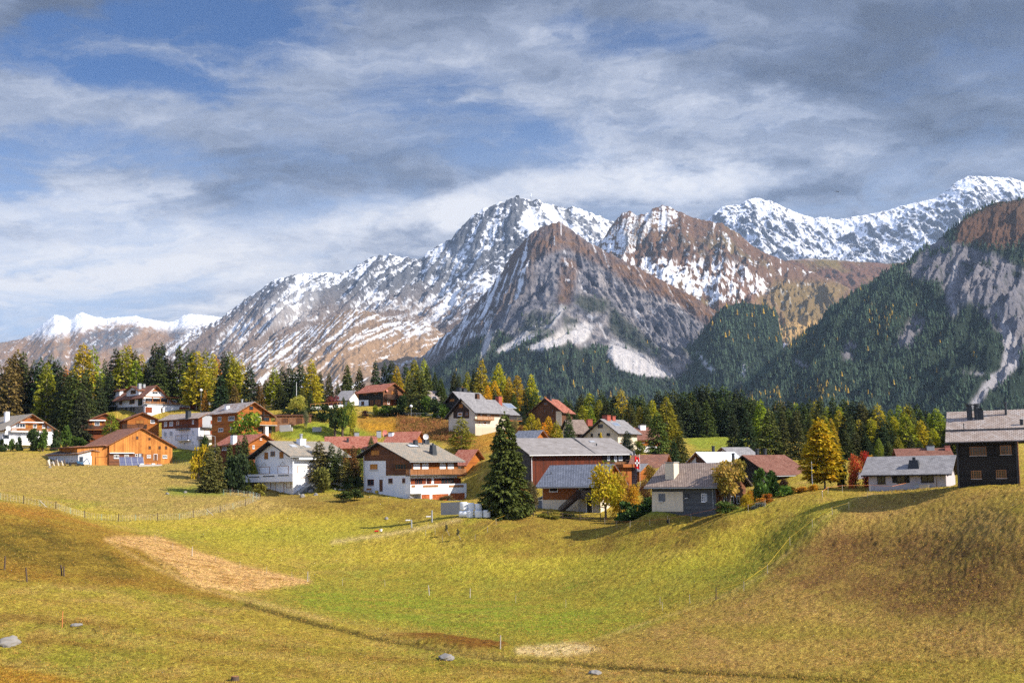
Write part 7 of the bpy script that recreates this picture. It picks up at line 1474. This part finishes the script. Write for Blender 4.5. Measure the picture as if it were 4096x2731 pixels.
# solar panels before the barn
p = onray(480, 1866, 277); p.z = gz(p.x, p.y); r = T('solar_array', 'row of four leaning dark blue solar panels in front of the barn', 'solar panel', p, math.radians(38))
for k in range(4):
    m = MB(); x = k*1.55; m.prism([(x, 0, .35), (x+1.5, 0, .35), (x+1.5, 1.0, 2.5), (x, 1.0, 2.5)], (0, .05, -.03)); pn = m.obj('solar_panel', 'solar_cell', r)
    m = MB()
    for q in (x-.01, x+1.47): m.prism([(q, -.03, .33), (q+.05, -.03, .33), (q+.05, 0.99, 2.53), (q, .99, 2.53)], (0, .02, .02))
    m.obj('frame', 'grey_metal', pn)
m = MB(); 
for x in (0.2, 6.0): m.tube((x, .9, -.2), (x, .9, 2.2), .06)
m.tube((.2, .9, 1.2), (6.0, .9, 1.2), .05); m.obj('stand', 'grey_metal', r)
p = onray(600, 1862, 281); p.z = gz(p.x, p.y); r = T('stone_trough', 'long pale trough with flower pots right of the solar panels', 'trough', p, math.radians(40)); m = MB(); m.box(-3, 3, -.5, .5, -.2, .55); m.obj('basin', 'concrete', r)
for k in range(4): m = MB(); m.box(-2.6+k*1.5, -1.8+k*1.5, -.35, .35, .56, .8); m.obj('flower_box', 'red_brick' if k % 2 else 'white_paint', r)
# mini digger
p = onray(322, 1866, 276); p.z = gz(p.x, p.y); r = T('mini_excavator', 'small blue mini excavator parked before the white shed door', 'excavator', p, .35)
m = MB()
for y in (-.55, .35): m.box(-.85, .85, y, y+.22, 0, .34)
m.obj('track', 'rubber', r); m = MB(); m.box(-.75, .65, -.5, .5, .36, .85); m.box(-.9, -.3, -.48, .48, .85, 1.15); b_ = m.obj('body', 'blue_paint', r)
m = MB(); 
for x in (-.3, .5):
    for y in (-.42, .36): m.box(x, x+.07, y, y+.07, .85, 2.15)
m.box(-.38, .65, -.5, .5, 2.15, 2.24); m.obj('cab', 'blue_paint', r); m = MB(); m.box(-.22, .48, -.38, .38, .9, 2.1); m.obj('cab_glass', 'window_glass', r)
m = MB(); m.tube((.6, 0, .8), (1.5, 0, 1.7), .09); m.tube((1.5, 0, 1.7), (2.1, 0, .7), .07); m.prism([(2.0, -.25, .7), (2.3, -.25, .6), (2.2, -.25, .25), (1.9, -.25, .35)], (0, .5, 0)); m.obj('digging_arm', 'blue_paint', r)
def vehicle_junk(px, py, Y, label, w=1.6):
    p = onray(px, py, Y); p.z = gz(p.x, p.y); r = T('trailer', label, 'farm trailer', p, .6); m = MB(); m.box(-w, w, -.6, .6, .45, .6); m.box(-w, -w+.1, -.6, .6, .6, 1.0); m.box(-w*.6, w*.5, -.4, .4, .6, .95); m.obj('bed', 'dark_trim', r)
    for x in (-w*.6, w*.6):
        m = MB(); m.tube((x, -.72, .32), (x, -.6, .32), .32, n=14); m.obj('wheel', 'rubber', r)
vehicle_junk(294, 1868, 273, 'dark farm trailer loaded with scrap before the white shed')
p = onray(232, 1858, 271); p.z = gz(p.x, p.y); r = T('plank_pile', 'pile of grey boards leaning on the end of the white shed', 'plank pile', p, 1.0)
for k in range(9): m = MB(); x = -3+k*.62; m.prism([(x, 0, 0), (x+.3, 0, 0), (x+.3+bp.uniform(-.1, .3), .7, 1.3+bp.uniform(-.3, .5)), (x+bp.uniform(-.1, .3), .7, 1.3)], (0, .08, 0)); m.obj('board', 'pale_post' if k % 2 else 'post_wood', r)
# bench, hose reel at the large chalet
p = BENCH_P.copy(); p.z = gz(p.x, p.y)+.02; r = T('garden_bench', 'slatted wooden bench against the white wall of the large chalet', 'bench', p, math.radians(135+0))
r.rotation_euler.z = math.radians(-45)
for n_, b_ in (('seat', (-.8, .8, -.25, .25, .42, .47)), ('backrest', (-.8, .8, .22, .27, .55, .95))):
    m = MB(); m.box(*b_); m.obj(n_, 'shutter_wood', r)
for x in (-.75, .68):
    for y in (-.22, .2): m = MB(); m.box(x, x+.07, y, y+.07, -.3, .42 if y < 0 else .95); m.obj('leg', 'shutter_wood', r)
p = HOSE_P.copy(); p.z = gz(p.x, p.y); r = T('hose_reel', 'yellow garden hose reel beside the arched door', 'hose reel', p, -.8); m = MB()
for x in (-.2, .16): m.tube((x, 0, .35), (x+.05, 0, .35), .32, n=16)
m.tube((-.15, 0, .35), (.16, 0, .35), .2, n=14); m.obj('drum', 'yellow_plastic', r); m = MB(); m.tube((-.25, .1, -.1), (-.2, 0, .7), .03); m.tube((.25, .1, -.1), (.2, 0, .7), .03); m.obj('stand', 'dark_metal', r)
# lamps and masts
def lamp(px, pyt, pyb, Y, label, globe=True):
    u, v = ray(px, pyb); p = Vector((float(u)*Y, Y, gz(float(u)*Y, Y))); H = float(ray(px, pyt)[1])*Y-p.z; r = T('street_lamp', label, 'street lamp', p)
    m = MB(); m.tube((0, 0, -.2), (0, 0, H-.4), .06, .05); 
    if not globe: 
        for k in range(6): a, b = k/6*1.3, (k+1)/6*1.3; m.tube((-2.2*math.sin(a)*.9, 0, H-.4+.5*math.sin(a)), (-2.2*math.sin(b)*.9, 0, H-.4+.5*math.sin(b)), .05, n=6)
    m.obj('pole', 'grey_metal', r)
    if globe:
        import bmesh; me = bpy.data.meshes.new('globe'); bm = bmesh.new(); bmesh.ops.create_icosphere(bm, subdivisions=3, radius=.42)
        for f__ in bm.faces: f__.smooth = True
        bm.to_mesh(me); bm.free(); me.materials.append(M['white_paint']); o = link('lamp_globe', me, r); o.location = (0, 0, H-.3)
    else: m = MB(); m.box(-2.6, -1.7, -.15, .15, H-.02, H+.1); m.obj('lamp_head', 'grey_metal', r)
lamp(1645, 1620, 1676, 314, 'white globe lamp beside the path on the upper slope'); lamp(860, 1738, 1835, 250, 'tall curved street lamp above the golden shrub', False); lamp(804, 1556, 1620, 338, 'small lamp on a brown pole right of the garden shed')
for a in ((1186, 1528, 1605, 336, 'tall thin white mast rising from the hedge on the hill', 'white_paint'), (1415, 1552, 1615, 334, 'thin brown pole left of the black chalet', 'post_wood'), (3251, 1845, 1960, 158, 'thin white pole in front of the golden larch', 'white_paint')):
    u, v = ray(a[0], a[2]); x = float(u)*a[3]; z = gz(x, a[3]); H = float(ray(a[0], a[1])[1])*a[3]-z; m = MB(); m.tube((0, 0, -.3), (0, 0, max(H, 2)), .08, .05); tagm(m, 'pole', a[5], a[4], 'pole', (x, a[3], z))
p = onray(2540, 1845, 209); 
# hilltop wall
def wall(name, label, cat, pa, pb, ztop, th, mat, hgt=1.6, rail=False):
    A_ = onray(*pa); B_ = onray(*pb); d = (B_-A_); d.z = 0; L_ = d.length; r = T(name, label, cat, A_, math.atan2(d.y, d.x)); m = MB(); dz = B_.z-A_.z
    m.prism([(0, 0, -hgt), (L_, 0, -hgt+dz), (L_, 0, dz), (0, 0, 0)], (0, th, 0)); m.obj('wall', mat, r)
    if rail:
        m = MB(); m.prism([(0, .1, .85), (L_, .1, .85+dz), (L_, .1, .95+dz), (0, .1, .95)], (0, .08, 0)); k = 0
        while k < L_: m.box(k, k+.1, .1, .2, dz*k/L_, .88+dz*k/L_); k += 1.6
        m.obj('railing', 'weathered_rail', r)
    return r
wall('retaining_wall', 'long white retaining wall with wooden railing on the hill', 'wall', (1243, 1628, 326), (1372, 1618, 334), 0, .3, 'white_plaster', 1.6, True)
wall('retaining_wall', 'low grey concrete wall beside the white bales', 'wall', (1763, 2010, 200), (1845, 2006, 194), 0, .25, 'concrete', 2.2)
wall('stone_terrace', 'stacked grey stone blocks at the end of the wood store', 'stone wall', (1118, 1700, 298), (1160, 1698, 298), 0, 1.2, 'concrete', 1.6); wall('stone_terrace', 'lower step of grey stone blocks before the stacked ones', 'stone wall', (1122, 1712, 296), (1168, 1708, 296), 0, 1.2, 'concrete', 1.0)
p = onray(1268, 1692, 301); p.z = gz(p.x, p.y); m = MB(); m.box(-1.2, 1.2, -1, 1, -.3, .9); r = T('hot_tub', 'grey square hot tub standing on the green lawn', 'hot tub', p, .1); m.obj('tub', 'grey_metal', r); m = MB(); m.box(-1.25, 1.25, -1.05, 1.05, .9, 1.0); m.obj('cover', 'concrete', r)
# grey posts and floodlights in the dip
for i, (px, pt, pb, Y, lab) in enumerate(((1728, 2040, 2088, 188, 'thick grey metal post in the dip left of the bales'), (1646, 2078, 2109, 184, 'short grey post with a white floodlight in the dip'))):
    g = gpt(px, pb); H = float(ray(px, pt)[1])*g.y-g.z; r = T('light_post', lab, 'post', g); m = MB(); m.tube((0, 0, -.2), (0, 0, max(H, 1.2)), .13, .12); m.obj('pole', 'grey_metal', r); m = MB(); m.box(-.95, -.2, -.15, .15, H*.9 if i else H*.45, H*.9+.16 if i else H*.45+.16); m.obj('floodlight', 'white_paint', r)
g = gpt(1506, 2125); m = MB(); m.box(-.3, .3, -.2, .2, 0, .22); tagm(m, 'crate', 'red_cloth', 'small red crate lying in the grass of the dip', 'crate', g); g = gpt(1524, 2124); m = MB(); m.tube((0, 0, 0), (0, 0, .4), .2, .24, 12); tagm(m, 'bucket', 'white_paint', 'white bucket beside the small red crate', 'bucket', g)
g = gpt(2671, 2093); r = T('fence_reel', 'small dark fence reel hanging at the tape below the garden', 'reel', g); m = MB(); m.tube((-.1, 0, .3), (.1, 0, .3), .28, n=14); m.obj('drum', 'rubber', r); m = MB(); m.tube((0, .1, -.1), (0, .1, 1.1), .03); m.obj('stake', 'pale_post', r)
# flower boxes and table things on the barn balcony
for i, p in enumerate(FLOWER):
    r = T('flower_box', ['planter with green plants at the left end of the barn balcony', 'planter at the middle of the barn balcony rail', 'planter with pink flowers at the right end of the barn balcony'][i], 'planter', p, math.radians(25)); m = MB(); m.box(-.5, .5, -.15, .15, 0, .22); m.obj('box', 'brown_planks', r)
    o = link('plants', BL['r'][0], r); o.scale = (.5, .22, .22); o.location = (0, 0, .2); o.color = (0.10, 0.16, 0.03, 1) if i < 2 else (0.4, 0.1, 0.1, 1)
m = MB(); m.tube((0, 0, 0), (0, 0, 2.0), .22, n=12); m.tube((0, 0, 2.0), (0, 0, 2.3), .3, .1, n=12); tagm(m, 'stove_pipe', 'dark_metal', 'fat black stove pipe at the right end of the barn balcony', 'stove pipe', PIPE_P)
# young planted saplings on the bank
for i, (px, py, lab) in enumerate(((1786, 2142, 'thin leaning sapling on the bank below the bales'), (1832, 2160, 'second leaning sapling right of the first on the bank'))):
    g = gpt(px, py); r = T('sapling', lab, 'sapling', g); m = MB(); m.tube((.5, 0, -.1), (0, 0, 1.0), .04); m.obj('stem', 'pale_bark', r); o = link('foliage', BL['l'][0], r); o.scale = (.35, .35, .55); o.location = (0, 0, .7); o.color = (0.14, 0.13, 0.08, 1)
# bird far off
me = MB(); me.prism([(0, 0, 0), (.5, .2, .25), (1.3, .1, .1), (.5, -.1, .15)], (0, .02, .08)); me.prism([(0, 0, 0), (-.5, -.1, .25), (-1.3, .1, .1), (-.5, .2, .15)], (0, .02, .08)); me.prism([(-.15, -.5, -.05), (.15, -.5, -.05), (.12, .6, 0), (-.12, .6, 0)], (0, 0, .16)); tagm(me, 'bird', 'dark_metal', 'single dark bird flying in the sky above the snowy chain', 'bird', onray(3353, 768, 420))
# grass tufts, uncountable
def tufts():
    rs = np.random.RandomState(12); n = 70000; Y = 86+ (rs.rand(n)**1.5)*95; px = rs.uniform(-60, 4160, n); u, v = ray(px, px*0+2300); X = u*Y; Z = ground_base(X, Y)
    patch = fbm(X/5, Y/5, 4, 51, 0.6); keep = rs.rand(n) < np.clip(0.5+1.2*patch, 0.1, 1); X, Y, Z = X[keep], Y[keep], Z[keep]; k = 4
    P = np.repeat(np.stack([X, Y, Z], 1), k, 0); m_ = len(P); P[:, :2] += rs.randn(m_, 2)*.10; P[:, 2] -= 0.02
    D = rs.randn(m_, 3)*.45+np.array([0, 0, 1.]); me = sprays('grass_tufts', P, D, rs.uniform(.10, .30, m_), rs.uniform(.012, .03, m_), rs.randn(m_, 3), rs.uniform(0.1, 1.1, m_), LEAF['D'])
    o = link('grass_tufts', me, kind='stuff', label='short dry grass tufts covering the near meadow', category='grass'); o.color = (0.36, 0.27, 0.05, 1)
tufts()
